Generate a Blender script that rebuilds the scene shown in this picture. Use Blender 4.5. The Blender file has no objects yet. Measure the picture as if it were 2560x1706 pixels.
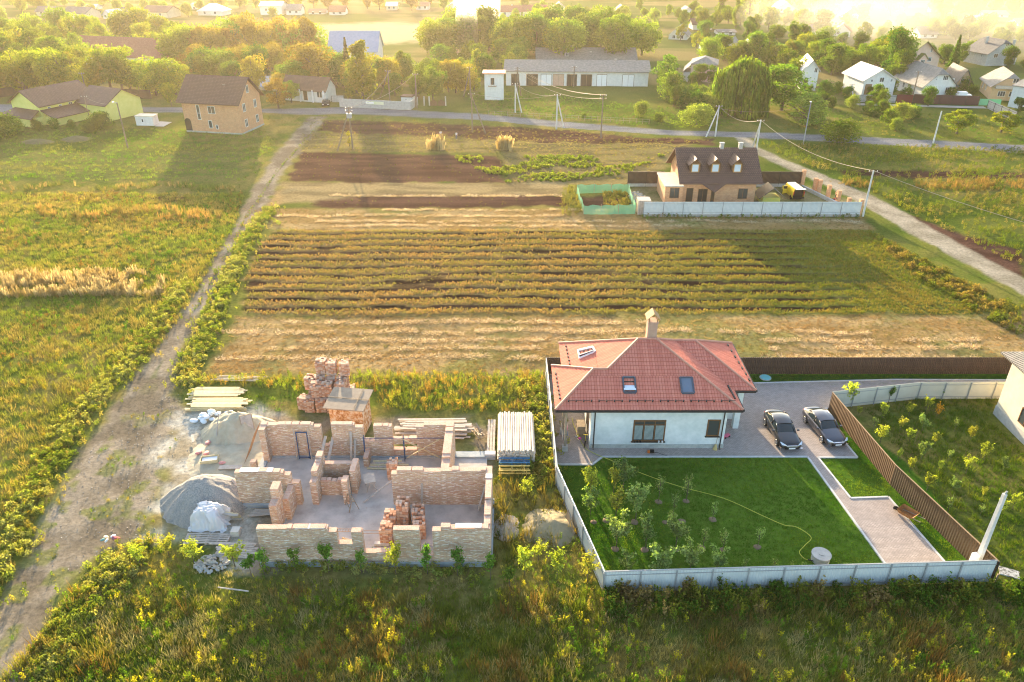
import bpy, math, random
import numpy as np
from mathutils import Vector, Matrix
R = math.radians
random.seed(7); rng = np.random.default_rng(11)
scene = bpy.context.scene
C = scene.collection

# ---------------------------------------------------------------- camera
FPX, PITCH, CAMH = 1900.0, R(29), 40.0
cd = bpy.data.cameras.new('camera'); cam = bpy.data.objects.new('camera', cd); C.objects.link(cam)
cam.location = (0, 0, CAMH); cam.rotation_euler = (R(90) - PITCH, 0, 0)
cd.sensor_width = 36; cd.lens = 36 * FPX / 2560; cd.clip_start = 0.5; cd.clip_end = 5000
scene.camera = cam
scene.render.resolution_x = 1024; scene.render.resolution_y = 682
# ---------------------------------------------------------------- world, sun, exposure
SUN_AZ, SUN_EL = R(-13.7), R(11.2)          # azimuth measured from +Y towards +X
w = bpy.data.worlds.new('World'); scene.world = w; w.use_nodes = True
nt = w.node_tree; bg = nt.nodes['Background']
sky = nt.nodes.new('ShaderNodeTexSky'); sky.sky_type = 'NISHITA'; sky.sun_disc = False
sky.sun_elevation = SUN_EL; sky.sun_rotation = SUN_AZ; sky.air_density = 1.0; sky.dust_density = 2.0; sky.ozone_density = 1.0
nt.links.new(sky.outputs[0], bg.inputs[0]); bg.inputs[1].default_value = 0.15
sl = bpy.data.lights.new('sun', 'SUN'); sl.energy = 4.3; sl.angle = R(0.53); sl.color = (1.0, 0.77, 0.48)
so = bpy.data.objects.new('sun', sl); C.objects.link(so)
sd = Vector((math.sin(SUN_AZ) * math.cos(SUN_EL), math.cos(SUN_AZ) * math.cos(SUN_EL), math.sin(SUN_EL)))
so.rotation_euler = sd.to_track_quat('Z', 'Y').to_euler(); so.location = (0, 0, 60)
vs = scene.view_settings; vs.view_transform = 'Standard'; vs.look = 'None'; vs.gamma = 1; vs.exposure = 2.15
scene.cycles.use_denoising = True; scene.cycles.filter_width = 1.1
scene.cycles.volume_bounces = 2; scene.cycles.max_bounces = 6; scene.cycles.diffuse_bounces = 3
scene.cycles.glossy_bounces = 2; scene.cycles.transmission_bounces = 3; scene.cycles.transparent_max_bounces = 8
scene.cycles.caustics_reflective = False; scene.cycles.caustics_refractive = False
scene.cycles.sample_clamp_indirect = 6

# ---------------------------------------------------------------- measuring: a point of the photograph's ground plane in metres
CT, ST = math.cos(PITCH), math.sin(PITCH)
def P(x, y, z=0.0):
    u, v = x - 1280, y - 853
    t = (z - CAMH) / (-FPX * ST - v * CT)
    return (u * t, (FPX * CT - v * ST) * t)
def P3(x, y, z=0.0):
    a = P(x, y, z); return (a[0], a[1], z)
def HT(x, y, ty):
    X, Y = P(x, y); lo, hi = 0.0, 60.0
    for _ in range(40):
        m = (lo + hi) / 2
        zc = Y * CT - (m - CAMH) * ST; yc = Y * ST + (m - CAMH) * CT
        if 853 - FPX * yc / zc > ty: lo = m
        else: hi = m
    return lo

# ---------------------------------------------------------------- mesh helpers
class MB:
    def __init__(s): s.v = []; s.f = []; s.m = []; s.mi = 0
    def add(s, vs, fs, mi=None):
        b = len(s.v); s.v += [tuple(p) for p in vs]
        for f in fs: s.f.append(tuple(b + i for i in f)); s.m.append(s.mi if mi is None else mi)
        return s
    def poly(s, pts, mi=None): return s.add(pts, [tuple(range(len(pts)))], mi)
    def box(s, x0, x1, y0, y1, z0, z1, mi=None):
        if x0 > x1: x0, x1 = x1, x0
        if y0 > y1: y0, y1 = y1, y0
        if z0 > z1: z0, z1 = z1, z0
        return s.add([(x0,y0,z0),(x1,y0,z0),(x1,y1,z0),(x0,y1,z0),(x0,y0,z1),(x1,y0,z1),(x1,y1,z1),(x0,y1,z1)],
                     [(0,3,2,1),(4,5,6,7),(0,1,5,4),(1,2,6,5),(2,3,7,6),(3,0,4,7)], mi)
    def xf(s, M, k=0):
        for i in range(k, len(s.v)): s.v[i] = tuple(M @ Vector(s.v[i]))
        return s
    def obox(s, c, sz, rot=(0,0,0), mi=None):
        k = len(s.v); a, b, d = sz[0]/2, sz[1]/2, sz[2]/2
        s.box(-a, a, -b, b, -d, d, mi)
        from mathutils import Euler
        return s.xf(Matrix.Translation(c) @ Euler(rot).to_matrix().to_4x4(), k)
    def bar(s, p0, p1, w, h=None, mi=None):
        p0, p1 = Vector(p0), Vector(p1); d = p1 - p0; L = d.length
        if L < 1e-6: return s
        h = h or w; z = d / L; up = Vector((0,0,1)) if abs(z.z) < 0.95 else Vector((0,1,0))
        x = z.cross(up).normalized(); y = x.cross(z)
        vs = [p + x * a * w/2 + y * b * h/2 for p in (p0, p1) for a, b in ((-1,-1),(1,-1),(1,1),(-1,1))]
        return s.add(vs, [(0,3,2,1),(4,5,6,7),(0,1,5,4),(1,2,6,5),(2,3,7,6),(3,0,4,7)], mi)
    def tube(s, p0, p1, r0, r1=None, n=8, mi=None, cap=True):
        r1 = r0 if r1 is None else r1; p0, p1 = Vector(p0), Vector(p1); z = (p1 - p0).normalized()
        up = Vector((0,0,1)) if abs(z.z) < 0.95 else Vector((0,1,0)); x = z.cross(up).normalized(); y = x.cross(z)
        vs = [p + (x * math.cos(6.2832*i/n) + y * math.sin(6.2832*i/n)) * r for p, r in ((p0, r0), (p1, r1)) for i in range(n)]
        fs = [(i, (i+1) % n, n + (i+1) % n, n + i) for i in range(n)]
        if cap: fs += [tuple(range(n))[::-1], tuple(range(n, 2*n))]
        return s.add(vs, fs, mi)
    def path(s, pts, r, n=5, mi=None):
        pts = [Vector(p) for p in pts]; k = len(pts); vs = []
        for j, p in enumerate(pts):
            d = (pts[min(j+1, k-1)] - pts[max(j-1, 0)]).normalized()
            up = Vector((0,0,1)) if abs(d.z) < 0.95 else Vector((0,1,0)); x = d.cross(up).normalized(); y = x.cross(d)
            rr = r[j] if isinstance(r, (list, tuple)) else r
            vs += [p + (x * math.cos(6.2832*i/n) + y * math.sin(6.2832*i/n)) * rr for i in range(n)]
        fs = [(j*n+i, j*n+(i+1) % n, (j+1)*n+(i+1) % n, (j+1)*n+i) for j in range(k-1) for i in range(n)]
        fs += [tuple(range(n))[::-1], tuple(range((k-1)*n, k*n))]
        return s.add(vs, fs, mi)
    def prism(s, pts, z0, z1, mi=None):
        n = len(pts); vs = [(p[0], p[1], z0) for p in pts] + [(p[0], p[1], z1) for p in pts]
        return s.add(vs, [tuple(range(n))[::-1], tuple(range(n, 2*n))] + [(i, (i+1) % n, n+(i+1) % n, n+i) for i in range(n)], mi)
    def mesh(s, name, mats, smooth=False):
        me = bpy.data.meshes.new(name); me.from_pydata(s.v, [], s.f)
        for m in (mats if isinstance(mats, (list, tuple)) else [mats]): me.materials.append(m)
        if any(s.m): me.polygons.foreach_set('material_index', s.m)
        if smooth: me.polygons.foreach_set('use_smooth', [True] * len(s.f))
        me.update(); return me
    def build(s, name, mats, parent=None, smooth=False):
        o = bpy.data.objects.new(name, s.mesh(name, mats, smooth)); C.objects.link(o)
        if parent is not None: o.parent = parent
        return o
def tag(o, label=None, cat=None, group=None, kind=None):
    if label: o['label'] = label
    if cat: o['category'] = cat
    if group: o['group'] = group
    if kind: o['kind'] = kind
    return o
def thing(name, label, cat, loc=(0,0,0), rz=0.0, group=None):
    o = bpy.data.objects.new(name, None); C.objects.link(o); o.empty_display_size = 0.3
    o.location = loc if len(loc) == 3 else (loc[0], loc[1], 0); o.rotation_euler = (0, 0, rz)
    return tag(o, label, cat, group)
def dup(root, loc=None, rz=None, label=None, group=None, scale=None):
    r = root.copy(); C.objects.link(r)
    if loc is not None: r.location = loc if len(loc) == 3 else (loc[0], loc[1], root.location.z)
    if rz is not None: r.rotation_euler = (r.rotation_euler.x, r.rotation_euler.y, rz)
    if scale is not None: r.scale = scale if isinstance(scale, tuple) else (scale,)*3
    if label: r['label'] = label
    if group: r['group'] = group
    for ch in KIDS(root):
        c = ch.copy(); C.objects.link(c); c.parent = r
        for g in KIDS(ch):
            d = g.copy(); C.objects.link(d); d.parent = c
    return r
def KIDS(o):
    return [c for c in o.children]
def bevel(o, w=0.02, seg=2):
    m = o.modifiers.new('bevel', 'BEVEL'); m.width = w; m.segments = seg; m.limit_method = 'ANGLE'; return o

# ---------------------------------------------------------------- materials
def lin(c): return tuple(((x/255/12.92) if x/255 <= .04045 else ((x/255+.055)/1.055)**2.4) for x in c)
def newmat(name):
    m = bpy.data.materials.new(name); m.use_nodes = True; return m, m.node_tree, m.node_tree.nodes['Principled BSDF']
def N(nt, t, **kw):
    n = nt.nodes.new(t)
    for k, v in kw.items(): setattr(n, k, v)
    return n
def ramp(nt, stops):
    r = N(nt, 'ShaderNodeValToRGB'); e = r.color_ramp.elements
    while len(e) < len(stops): e.new(0.5)
    for i, (p, c) in enumerate(stops): e[i].position = p; e[i].color = (*c, 1)
    return r
def mat(name, cols, scale=3.0, rough=0.8, bump=0.0, bscale=None, detail=6, metal=0.0, spec=0.3, stretch=(1,1,1), contrast=(0.3, 0.7)):
    """noise-mottled surface in object coordinates"""
    m, nt, b = newmat(name); L = nt.links.new
    if not isinstance(cols[0], (tuple, list)): cols = [cols, tuple(min(1, c*1.12) for c in cols)]
    tc = N(nt, 'ShaderNodeTexCoord'); mp = N(nt, 'ShaderNodeMapping'); mp.inputs['Scale'].default_value = stretch
    L(tc.outputs['Object'], mp.inputs[0])
    no = N(nt, 'ShaderNodeTexNoise'); no.inputs['Scale'].default_value = scale; no.inputs['Detail'].default_value = detail; no.inputs['Roughness'].default_value = 0.65
    L(mp.outputs[0], no.inputs[0]); k = len(cols)
    rp = ramp(nt, [(contrast[0] + (contrast[1]-contrast[0]) * i / (k-1), c) for i, c in enumerate(cols)])
    L(no.outputs[0], rp.inputs[0]); L(rp.outputs[0], b.inputs['Base Color'])
    b.inputs['Roughness'].default_value = rough; b.inputs['Metallic'].default_value = metal; b.inputs['Specular IOR Level'].default_value = spec
    if bump:
        n2 = N(nt, 'ShaderNodeTexNoise'); n2.inputs['Scale'].default_value = bscale or scale*4; n2.inputs['Detail'].default_value = 8
        L(mp.outputs[0], n2.inputs[0]); bu = N(nt, 'ShaderNodeBump'); bu.inputs['Strength'].default_value = bump; bu.inputs['Distance'].default_value = 0.05
        L(n2.outputs[0], bu.inputs['Height']); L(bu.outputs[0], b.inputs['Normal'])
    return m
def facecoord(nt):
    """(along the face, up the face) coordinates from object position and normal"""
    L = nt.links.new; tc = N(nt, 'ShaderNodeTexCoord')
    cr = N(nt, 'ShaderNodeVectorMath', operation='CROSS_PRODUCT'); L(tc.outputs['Normal'], cr.inputs[0]); cr.inputs[1].default_value = (0, 0.0001, 1)
    nm = N(nt, 'ShaderNodeVectorMath', operation='NORMALIZE'); L(cr.outputs[0], nm.inputs[0])
    du = N(nt, 'ShaderNodeVectorMath', operation='DOT_PRODUCT'); L(nm.outputs[0], du.inputs[0]); L(tc.outputs['Object'], du.inputs[1])
    c2 = N(nt, 'ShaderNodeVectorMath', operation='CROSS_PRODUCT'); L(nm.outputs[0], c2.inputs[0]); L(tc.outputs['Normal'], c2.inputs[1])
    dv = N(nt, 'ShaderNodeVectorMath', operation='DOT_PRODUCT'); L(c2.outputs[0], dv.inputs[0]); L(tc.outputs['Object'], dv.inputs[1])
    cb = N(nt, 'ShaderNodeCombineXYZ'); L(du.outputs['Value'], cb.inputs[0]); L(dv.outputs['Value'], cb.inputs[1])
    return cb.outputs[0], tc
def brickmat(name, c1, c2, mortar, bw=0.27, bh=0.085, ms=0.012, patch=None, rough=0.9, bump=0.4, vary=0.35, patch_amt=(0.5, 0.62)):
    m, nt, b = newmat(name); L = nt.links.new; uv, tc = facecoord(nt)
    br = N(nt, 'ShaderNodeTexBrick'); br.inputs['Scale'].default_value = 1; br.inputs['Brick Width'].default_value = bw; br.inputs['Row Height'].default_value = bh
    br.inputs['Mortar Size'].default_value = ms; br.inputs['Bias'].default_value = 0.0
    br.inputs['Color1'].default_value = (*c1, 1); br.inputs['Color2'].default_value = (*c2, 1); br.inputs['Mortar'].default_value = (*mortar, 1)
    L(uv, br.inputs['Vector']); col = br.outputs[0]
    no = N(nt, 'ShaderNodeTexNoise'); no.inputs['Scale'].default_value = 1.3; no.inputs['Detail'].default_value = 8; no.inputs['Roughness'].default_value = .7; L(tc.outputs['Object'], no.inputs[0])
    hs = N(nt, 'ShaderNodeMixRGB', blend_type='MULTIPLY'); hs.inputs[0].default_value = vary
    rp = ramp(nt, [(0.3, (0.45, 0.42, 0.40)), (0.7, (1.15, 1.1, 1.05))]); L(no.outputs[0], rp.inputs[0])
    L(col, hs.inputs[1]); L(rp.outputs[0], hs.inputs[2]); col = hs.outputs[0]
    if patch:
        mp = N(nt, 'ShaderNodeMapping'); mp.inputs['Scale'].default_value = (2.2, 13, 1); L(uv, mp.inputs[0])
        n2 = N(nt, 'ShaderNodeTexNoise'); n2.inputs['Scale'].default_value = 1.0; n2.inputs['Detail'].default_value = 4; L(mp.outputs[0], n2.inputs[0])
        r2 = ramp(nt, [(patch_amt[0], (0,0,0)), (patch_amt[1], (1,1,1))]); L(n2.outputs[0], r2.inputs[0])
        mx = N(nt, 'ShaderNodeMixRGB'); L(r2.outputs[0], mx.inputs[0]); L(col, mx.inputs[1]); mx.inputs[2].default_value = (*patch, 1); col = mx.outputs[0]
    L(col, b.inputs['Base Color']); b.inputs['Roughness'].default_value = rough; b.inputs['Specular IOR Level'].default_value = 0.2
    bu = N(nt, 'ShaderNodeBump'); bu.inputs['Strength'].default_value = bump; bu.inputs['Distance'].default_value = 0.02; bu.invert = True
    L(br.outputs['Fac'], bu.inputs['Height']); L(bu.outputs[0], b.inputs['Normal'])
    return m
def wavemat(name, c1, c2, period=0.2, rough=0.5, strength=0.5, metal=0.0, vertical=False, spec=0.4, vary=0.25):
    """ribbed sheet: real bump ribs running up the face, mottled colour"""
    m, nt, b = newmat(name); L = nt.links.new; uv, tc = facecoord(nt)
    sp = N(nt, 'ShaderNodeSeparateXYZ'); L(uv, sp.inputs[0])
    mu = N(nt, 'ShaderNodeMath', operation='MULTIPLY'); mu.inputs[1].default_value = 6.2832/period; L(sp.outputs[1 if vertical else 0], mu.inputs[0])
    si = N(nt, 'ShaderNodeMath', operation='SINE'); L(mu.outputs[0], si.inputs[0])
    no = N(nt, 'ShaderNodeTexNoise'); no.inputs['Scale'].default_value = 1.7; no.inputs['Detail'].default_value = 7; L(tc.outputs['Object'], no.inputs[0])
    rp = ramp(nt, [(0.3, c1), (0.7, c2)]); L(no.outputs[0], rp.inputs[0]); L(rp.outputs[0], b.inputs['Base Color'])
    bu = N(nt, 'ShaderNodeBump'); bu.inputs['Strength'].default_value = strength; bu.inputs['Distance'].default_value = period*0.25
    L(si.outputs[0], bu.inputs['Height']); L(bu.outputs[0], b.inputs['Normal'])
    b.inputs['Roughness'].default_value = rough; b.inputs['Metallic'].default_value = metal; b.inputs['Specular IOR Level'].default_value = spec
    return m
def leafmat(name, col=None, trans=0.5, tcol=(1.5, 1.35, 0.5), vary=True):
    """leaf surface: colour from the 'tint' attribute (or col), part of the light passes through"""
    m, nt, b = newmat(name); L = nt.links.new; nt.nodes.remove(b); out = nt.nodes['Material Output']
    if col is None:
        at = N(nt, 'ShaderNodeAttribute'); at.attribute_name = 'tint'; c = at.outputs['Color']
    else:
        oi = N(nt, 'ShaderNodeObjectInfo'); hs = N(nt, 'ShaderNodeHueSaturation'); at = N(nt, 'ShaderNodeAttribute'); at.attribute_name = 'tint'
        mr = N(nt, 'ShaderNodeMapRange'); mr.inputs[3].default_value = 0.475; mr.inputs[4].default_value = 0.52; L(oi.outputs['Random'], mr.inputs[0]); L(mr.outputs[0], hs.inputs['Hue'])
        m2 = N(nt, 'ShaderNodeMath', operation='MULTIPLY'); m2.inputs[1].default_value = 7.31; L(oi.outputs['Random'], m2.inputs[0])
        fr = N(nt, 'ShaderNodeMath', operation='FRACT'); L(m2.outputs[0], fr.inputs[0])
        mv = N(nt, 'ShaderNodeMapRange'); mv.inputs[3].default_value = 0.75; mv.inputs[4].default_value = 1.3; L(fr.outputs[0], mv.inputs[0]); L(mv.outputs[0], hs.inputs['Value'])
        L(at.outputs['Color'], hs.inputs['Color']); c = hs.outputs[0]
    d = N(nt, 'ShaderNodeBsdfDiffuse'); t = N(nt, 'ShaderNodeBsdfTranslucent'); L(c, d.inputs[0])
    tm = N(nt, 'ShaderNodeMixRGB', blend_type='MULTIPLY'); tm.inputs[0].default_value = 1; tm.inputs[2].default_value = (*tcol, 1); L(c, tm.inputs[1]); L(tm.outputs[0], t.inputs[0])
    mx = N(nt, 'ShaderNodeMixShader'); mx.inputs[0].default_value = trans; L(d.outputs[0], mx.inputs[1]); L(t.outputs[0], mx.inputs[2]); L(mx.outputs[0], out.inputs[0])
    return m
# ---------------------------------------------------------------- value noise and polygons (numpy)
def vnoise(x, y, sc, seed=0, oct=3):
    tot = 0; amp = 1; nrm = 0
    for o in range(oct):
        r = np.random.default_rng(seed*17+o); T = r.random((256, 256))
        a = x/sc*2**o + 91.3*o + 500; b = y/sc*2**o + 37.7*o + 500
        i = np.floor(a).astype(int); j = np.floor(b).astype(int); f = a-i; g = b-j; f = f*f*(3-2*f); g = g*g*(3-2*g); i &= 255; j &= 255; i1 = (i+1) & 255; j1 = (j+1) & 255
        tot = tot + amp*((T[i, j]*(1-f)+T[i1, j]*f)*(1-g)+(T[i, j1]*(1-f)+T[i1, j1]*f)*g); nrm += amp; amp *= .5
    return tot/nrm
def VP(pts, z=0.0): return [P(x*1.088, y*1.088, z) for x, y in pts]     # outlines measured on the 2353 px wide view
def sdf(poly, X, Y):
    d = np.full(X.shape, 1e9); ins = np.zeros(X.shape, bool); n = len(poly)
    for i in range(n):
        x0, y0 = poly[i]; x1, y1 = poly[(i+1) % n]; ex, ey = x1-x0, y1-y0; L2 = ex*ex+ey*ey+1e-9
        t = np.clip(((X-x0)*ex+(Y-y0)*ey)/L2, 0, 1); d = np.minimum(d, (X-x0-t*ex)**2+(Y-y0-t*ey)**2)
        c = ((y0 > Y) != (y1 > Y)); ins ^= c & (X < (x1-x0)*(Y-y0)/((y1-y0) if y1 != y0 else 1e-9)+x0)
    d = np.sqrt(d); return np.where(ins, -d, d)
def inside(poly, X, Y): return sdf(poly, X, Y) < 0

TRACK = VP([(712,268),(640,345),(590,420),(548,500),(500,580),(440,690),(390,760),(340,830),(290,890),(230,980),(160,1090),(110,1180),(40,1330),(-60,1480),(-160,1700),(60,1640),(110,1400),(180,1310),(262,1252),(335,1212),(385,1110),(395,1010),(432,950),(398,905),(400,850),(430,780),(480,690),(530,590),(575,520),(615,470),(650,400),(700,330),(748,268)])
YARD = VP([(400,960),(470,925),(560,940),(640,950),(620,1290),(560,1300),(520,1240),(360,1220),(350,1150),(372,1080),(345,1060)])
ROADP = VP([(-300,235),(630,251),(800,247),(1100,262),(1300,281),(1545,300),(1800,306),(2353,334),(2600,350),(2600,366),(2353,352),(1800,320),(1545,311),(1300,295),(1100,276),(800,262),(700,264),(600,259),(-300,258)])
LANE = VP([(1650,308),(1690,318),(1720,345),(1760,365),(1850,405),(1950,452),(2050,512),(2150,570),(2250,622),(2353,680),(2500,760),(2500,720),(2353,640),(2260,592),(2160,535),(2060,478),(1980,440),(1900,405),(1800,366),(1745,340),(1725,320),(1700,308)])
LAWN = VP([(1262,1040),(1275,1068),(1400,1352),(2290,1335),(2240,1250),(2080,1060),(1940,960),(1900,935),(1870,945),(1290,940)])
LAWNB = VP([(1700,830),(2330,830),(2330,880),(1700,890)])
SOIL = [VP(p) for p in ([(745,276),(900,281),(1180,292),(1330,302),(1480,318),(1640,320),(1640,333),(1330,329),(1100,320),(960,313),(800,308),(735,300)],
        [(693,351),(900,353),(1150,358),(1160,420),(900,420),(655,419)], [(735,462),(880,449),(1290,450),(1300,472),(1100,478),(760,481),(700,475)],
        [(0,447),(200,449),(420,452),(430,461),(200,460),(0,460)], [(1930,390),(2060,392),(2353,398),(2353,410),(2100,410),(1940,402)], [(2030,480),(2110,500),(2220,540),(2353,575),(2353,640),(2260,600),(2120,530)],
        [(1320,455),(1440,447),(1455,480),(1345,490)])]
MOWN = VP([(-200,345),(560,350),(560,418),(-200,416)])
BANK = [VP(p) for p in ([(630,280),(750,276),(735,300),(690,345),(650,345)],)]
ROWS = VP([(640,530),(2000,530),(2130,600),(2290,690),(2300,722),(700,727),(560,722),(560,650),(600,560)])
STUB = [VP(p) for p in ([(560,480),(1320,480),(1500,495),(1980,500),(2010,530),(640,534),(560,510)], [(540,728),(2400,720),(2400,826),(1250,830),(1250,858),(470,860),(520,800)], [(650,419),(1290,424),(1290,450),(900,449),(700,462),(600,480)])]
SITE = VP([(600,960),(1130,960),(1130,1310),(590,1310)])
YARDB = VP([(1440,425),(1850,425),(1975,470),(1970,490),(1480,492)])

def smooth(a, b, x): t = np.clip((x-a)/(b-a), 0, 1); return t*t*(3-2*t)
NR, NC = 760, 900
ys = 20*np.exp(np.linspace(0, math.log(760/20), NR)); ss = np.linspace(-1, 1, NC)
Y = np.repeat(ys[:, None], NC, 1); X = (Y*.59+13)*1.28*ss[None, :]
n1 = vnoise(X, Y, 9, 1); n2 = vnoise(X, Y, 2.2, 2); n3 = vnoise(X, Y, 26, 3); n4 = vnoise(X*.22, Y, 1.5, 4)
col = np.zeros((NR, NC, 3)); zone = np.zeros((NR, NC), int)
def A(c): return np.array(c)[None, None, :]
def mixc(c1, c2, t): return c1*(1-t[..., None])+c2*t[..., None]
g = smooth(.35, .65, n1); h = smooth(.3, .7, n2)
col[:] = mixc(mixc(A((.060, .095, .014)), A((.12, .135, .028)), g), mixc(A((.10, .13, .022)), A((.20, .165, .05)), h), smooth(.35, .7, n3))
# far side of the road: fields in pale bands among the houses
far = smooth(185, 230, Y); col[:] = mixc(col, mixc(A((.085, .115, .03)), A((.20, .17, .075)), smooth(.4, .6, vnoise(X*.35, Y, 14, 5))), far)
def paint(poly, c, soft=.5, warp=.8, zid=None, amt=1.0, wsc=None):
    d = sdf(poly, X, Y)+(n2-.5)*2*warp+(n4-.5)*warp
    t = smooth(soft, -soft, d)*amt
    col[:] = mixc(col, c if isinstance(c, np.ndarray) else A(c), t)
    if zid is not None: zone[d < 0] = zid
    return d
paint(MOWN, mixc(A((.09, .115, .030)), A((.13, .135, .040)), smooth(.4, .6, n4)), 1.5, 1, amt=.9)
stubc = mixc(A((.25, .165, .065)), A((.33, .235, .11)), smooth(.3, .7, n4)); stubc = mixc(stubc, A((.16, .17, .05)), smooth(.55, .75, n1)*.7)
for p in STUB: paint(p, stubc, 1.0, 1.0, 6)
soilc = mixc(A((.019, .011, .009)), A((.046, .027, .020)), smooth(.3, .7, n4)); soilc = mixc(soilc, A((.16, .13, .06)), smooth(.66, .78, n2)*.4)
paint(VP([(690,305),(1100,310),(1600,330),(1480,425),(1170,425),(1150,352),(690,350)]), mixc(A((.20, .16, .065)), A((.12, .10, .045)), smooth(.4, .65, n4)), 1.2, 1.2)
paint(VP([(650,418),(1300,420),(1300,452),(640,470)]), mixc(A((.26, .20, .10)), A((.17, .13, .065)), smooth(.4, .65, n4)), 1.2, 1.2)
redsoil = mixc(A((.050, .026, .020)), A((.095, .052, .038)), smooth(.3, .7, n4))
for i, p in enumerate(SOIL): paint(p, redsoil, .7, 1.0 if i else 1.6, 5)
# strips: soil between green crop rows, rows run left to right
rowp = (Y-80.1+(vnoise(X, Y, 7, 8)-.5)*1.1+(vnoise(X, Y*0, 22, 9)-.5)*1.2)/2.41
rowt = smooth(.50, .62, np.abs((rowp % 1)-.5)*2+(n2-.5)*.5)          # 1 = soil
patchy = smooth(.70, .78, vnoise(X*.5, Y*1.3, 6, 10)); rowt = np.clip(rowt*(.8+.4*n2)+patchy*.8, 0, 1)
edge = smooth(34, 46, X+(n1-.5)*12); rowt *= (1-edge*.75)
paint(ROWS, mixc(mixc(A((.24, .17, .07)), A((.15, .16, .035)), smooth(-10, 40, X)*np.ones_like(X)), soilc, rowt), .8, 1.0, 4)
dirt = mixc(A((.15, .125, .09)), A((.26, .22, .165)), smooth(.3, .7, n2)); dirt = mixc(dirt, A((.34, .30, .24)), smooth(.58, .75, n1)*.6)
dT = paint(TRACK, dirt, .6, .9, 1)
cx = sdf(TRACK, X, Y); mid = smooth(.65, .2, np.abs(-cx-2.0)/1.0)*smooth(60, 70, Y)*smooth(122, 104, Y)
col[:] = mixc(col, A((.12, .14, .035)), mid*smooth(.25, .45, n2))
col[:] = mixc(col, A((.15, .16, .05)), smooth(.50, .62, vnoise(X, Y, 1.6, 12))*(cx < .2)*smooth(66, 50, Y)*.75)
paint(YARD, mixc(A((.42, .40, .34)), A((.26, .22, .15)), smooth(.4, .75, n2)), 1.2, 1.4, 7)
paint(SITE, mixc(A((.24, .19, .13)), A((.13, .14, .05)), smooth(.4, .6, n2)), 1.0, 1.0)
paint(YARDB, mixc(A((.20, .18, .09)), A((.13, .14, .05)), smooth(.4, .6, n2)), 1.0, .5)
paint(LANE, mixc(A((.22, .195, .145)), A((.32, .285, .22)), h), .35, .5, 2)
paint(ROADP, mixc(A((.155, .16, .17)), A((.21, .21, .215)), smooth(.35, .65, n4)), .35, .25, 3)
paint(LAWN, mixc(A((.032, .10, .008)), A((.085, .15, .018)), smooth(.3, .7, n1)), .1, .05, 8); paint(LAWNB, A((.030, .085, .012)), .3, .1, 8)
# pale bare patch of meadow between the far fields
paint(VP([(560,62),(900,52),(1060,62),(1060,92),(880,100),(640,92)]), A((.42, .34, .20)), 8, 5)
Z = ((n2-.5)*.16+(n1-.5)*.3)*np.isin(zone, (0, 4, 6, 7))+((n2-.5)*.10)*np.isin(zone, (1, 5))
Z = Z*smooth(0, 1.5, np.abs(sdf(LAWN, X, Y)))
Zs = Z.copy(); Zs[1:-1, 1:-1] = (Z[1:-1, 1:-1]*2+Z[:-2, 1:-1]+Z[2:, 1:-1]+Z[1:-1, :-2]+Z[1:-1, 2:])/6
flat = np.zeros_like(Z)
for q in (VP([(590,950),(1135,950),(1135,1312),(590,1312)]), VP([(1240,820),(2353,820),(2353,1360),(1240,1360)]), VP([(1440,425),(1990,425),(1990,500),(1440,500)])):
    flat = np.maximum(flat, smooth(1, -1, sdf(q, X, Y)))
Z = Zs*(1-flat)-.02*flat
m_ground, gnt, gb = newmat('soil_and_turf'); L = gnt.links.new
at = N(gnt, 'ShaderNodeAttribute'); at.attribute_name = 'tint'; tc = N(gnt, 'ShaderNodeTexCoord')
no = N(gnt, 'ShaderNodeTexNoise'); no.inputs['Scale'].default_value = 2.6; no.inputs['Detail'].default_value = 9; no.inputs['Roughness'].default_value = .75; L(tc.outputs['Object'], no.inputs[0])
rp = ramp(gnt, [(.25, (.45, .45, .45)), (.75, (1.5, 1.5, 1.5))]); L(no.outputs[0], rp.inputs[0])
mx = N(gnt, 'ShaderNodeMixRGB', blend_type='MULTIPLY'); mx.inputs[0].default_value = 1; L(at.outputs['Color'], mx.inputs[1]); L(rp.outputs[0], mx.inputs[2]); L(mx.outputs[0], gb.inputs['Base Color'])
bu = N(gnt, 'ShaderNodeBump'); bu.inputs['Strength'].default_value = 0.7; bu.inputs['Distance'].default_value = 0.08; L(no.outputs[0], bu.inputs['Height']); L(bu.outputs[0], gb.inputs['Normal'])
gb.inputs['Roughness'].default_value = .95; gb.inputs['Specular IOR Level'].default_value = .0

def fastmesh(name, verts, faces, mats, tint=None, smooth_=False):
    """verts (n,3), faces (m,k) arrays"""
    me = bpy.data.meshes.new(name); n, (m, k) = len(verts), faces.shape
    me.vertices.add(n); me.vertices.foreach_set('co', verts.astype(np.float32).ravel())
    me.loops.add(m*k); me.loops.foreach_set('vertex_index', faces.astype(np.int32).ravel())
    me.polygons.add(m); me.polygons.foreach_set('loop_start', np.arange(0, m*k, k, dtype=np.int32)); me.polygons.foreach_set('loop_total', np.full(m, k, dtype=np.int32))
    if smooth_: me.polygons.foreach_set('use_smooth', np.ones(m, bool))
    if tint is not None:
        a = me.color_attributes.new('tint', 'FLOAT_COLOR', 'POINT'); c = np.ones((n, 4), np.float32); c[:, :3] = tint; a.data.foreach_set('color', c.ravel())
    for q in (mats if isinstance(mats, (list, tuple)) else [mats]): me.materials.append(q)
    me.update(calc_edges=True); me.validate(); return me
V = np.stack([X, Y, Z], -1).reshape(-1, 3); T = col.reshape(-1, 3)
idx = np.arange(NR*NC).reshape(NR, NC); F = np.stack([idx[:-1, :-1], idx[:-1, 1:], idx[1:, 1:], idx[1:, :-1]], -1).reshape(-1, 4)
zf = zone[:-1, :-1].reshape(-1)
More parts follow.
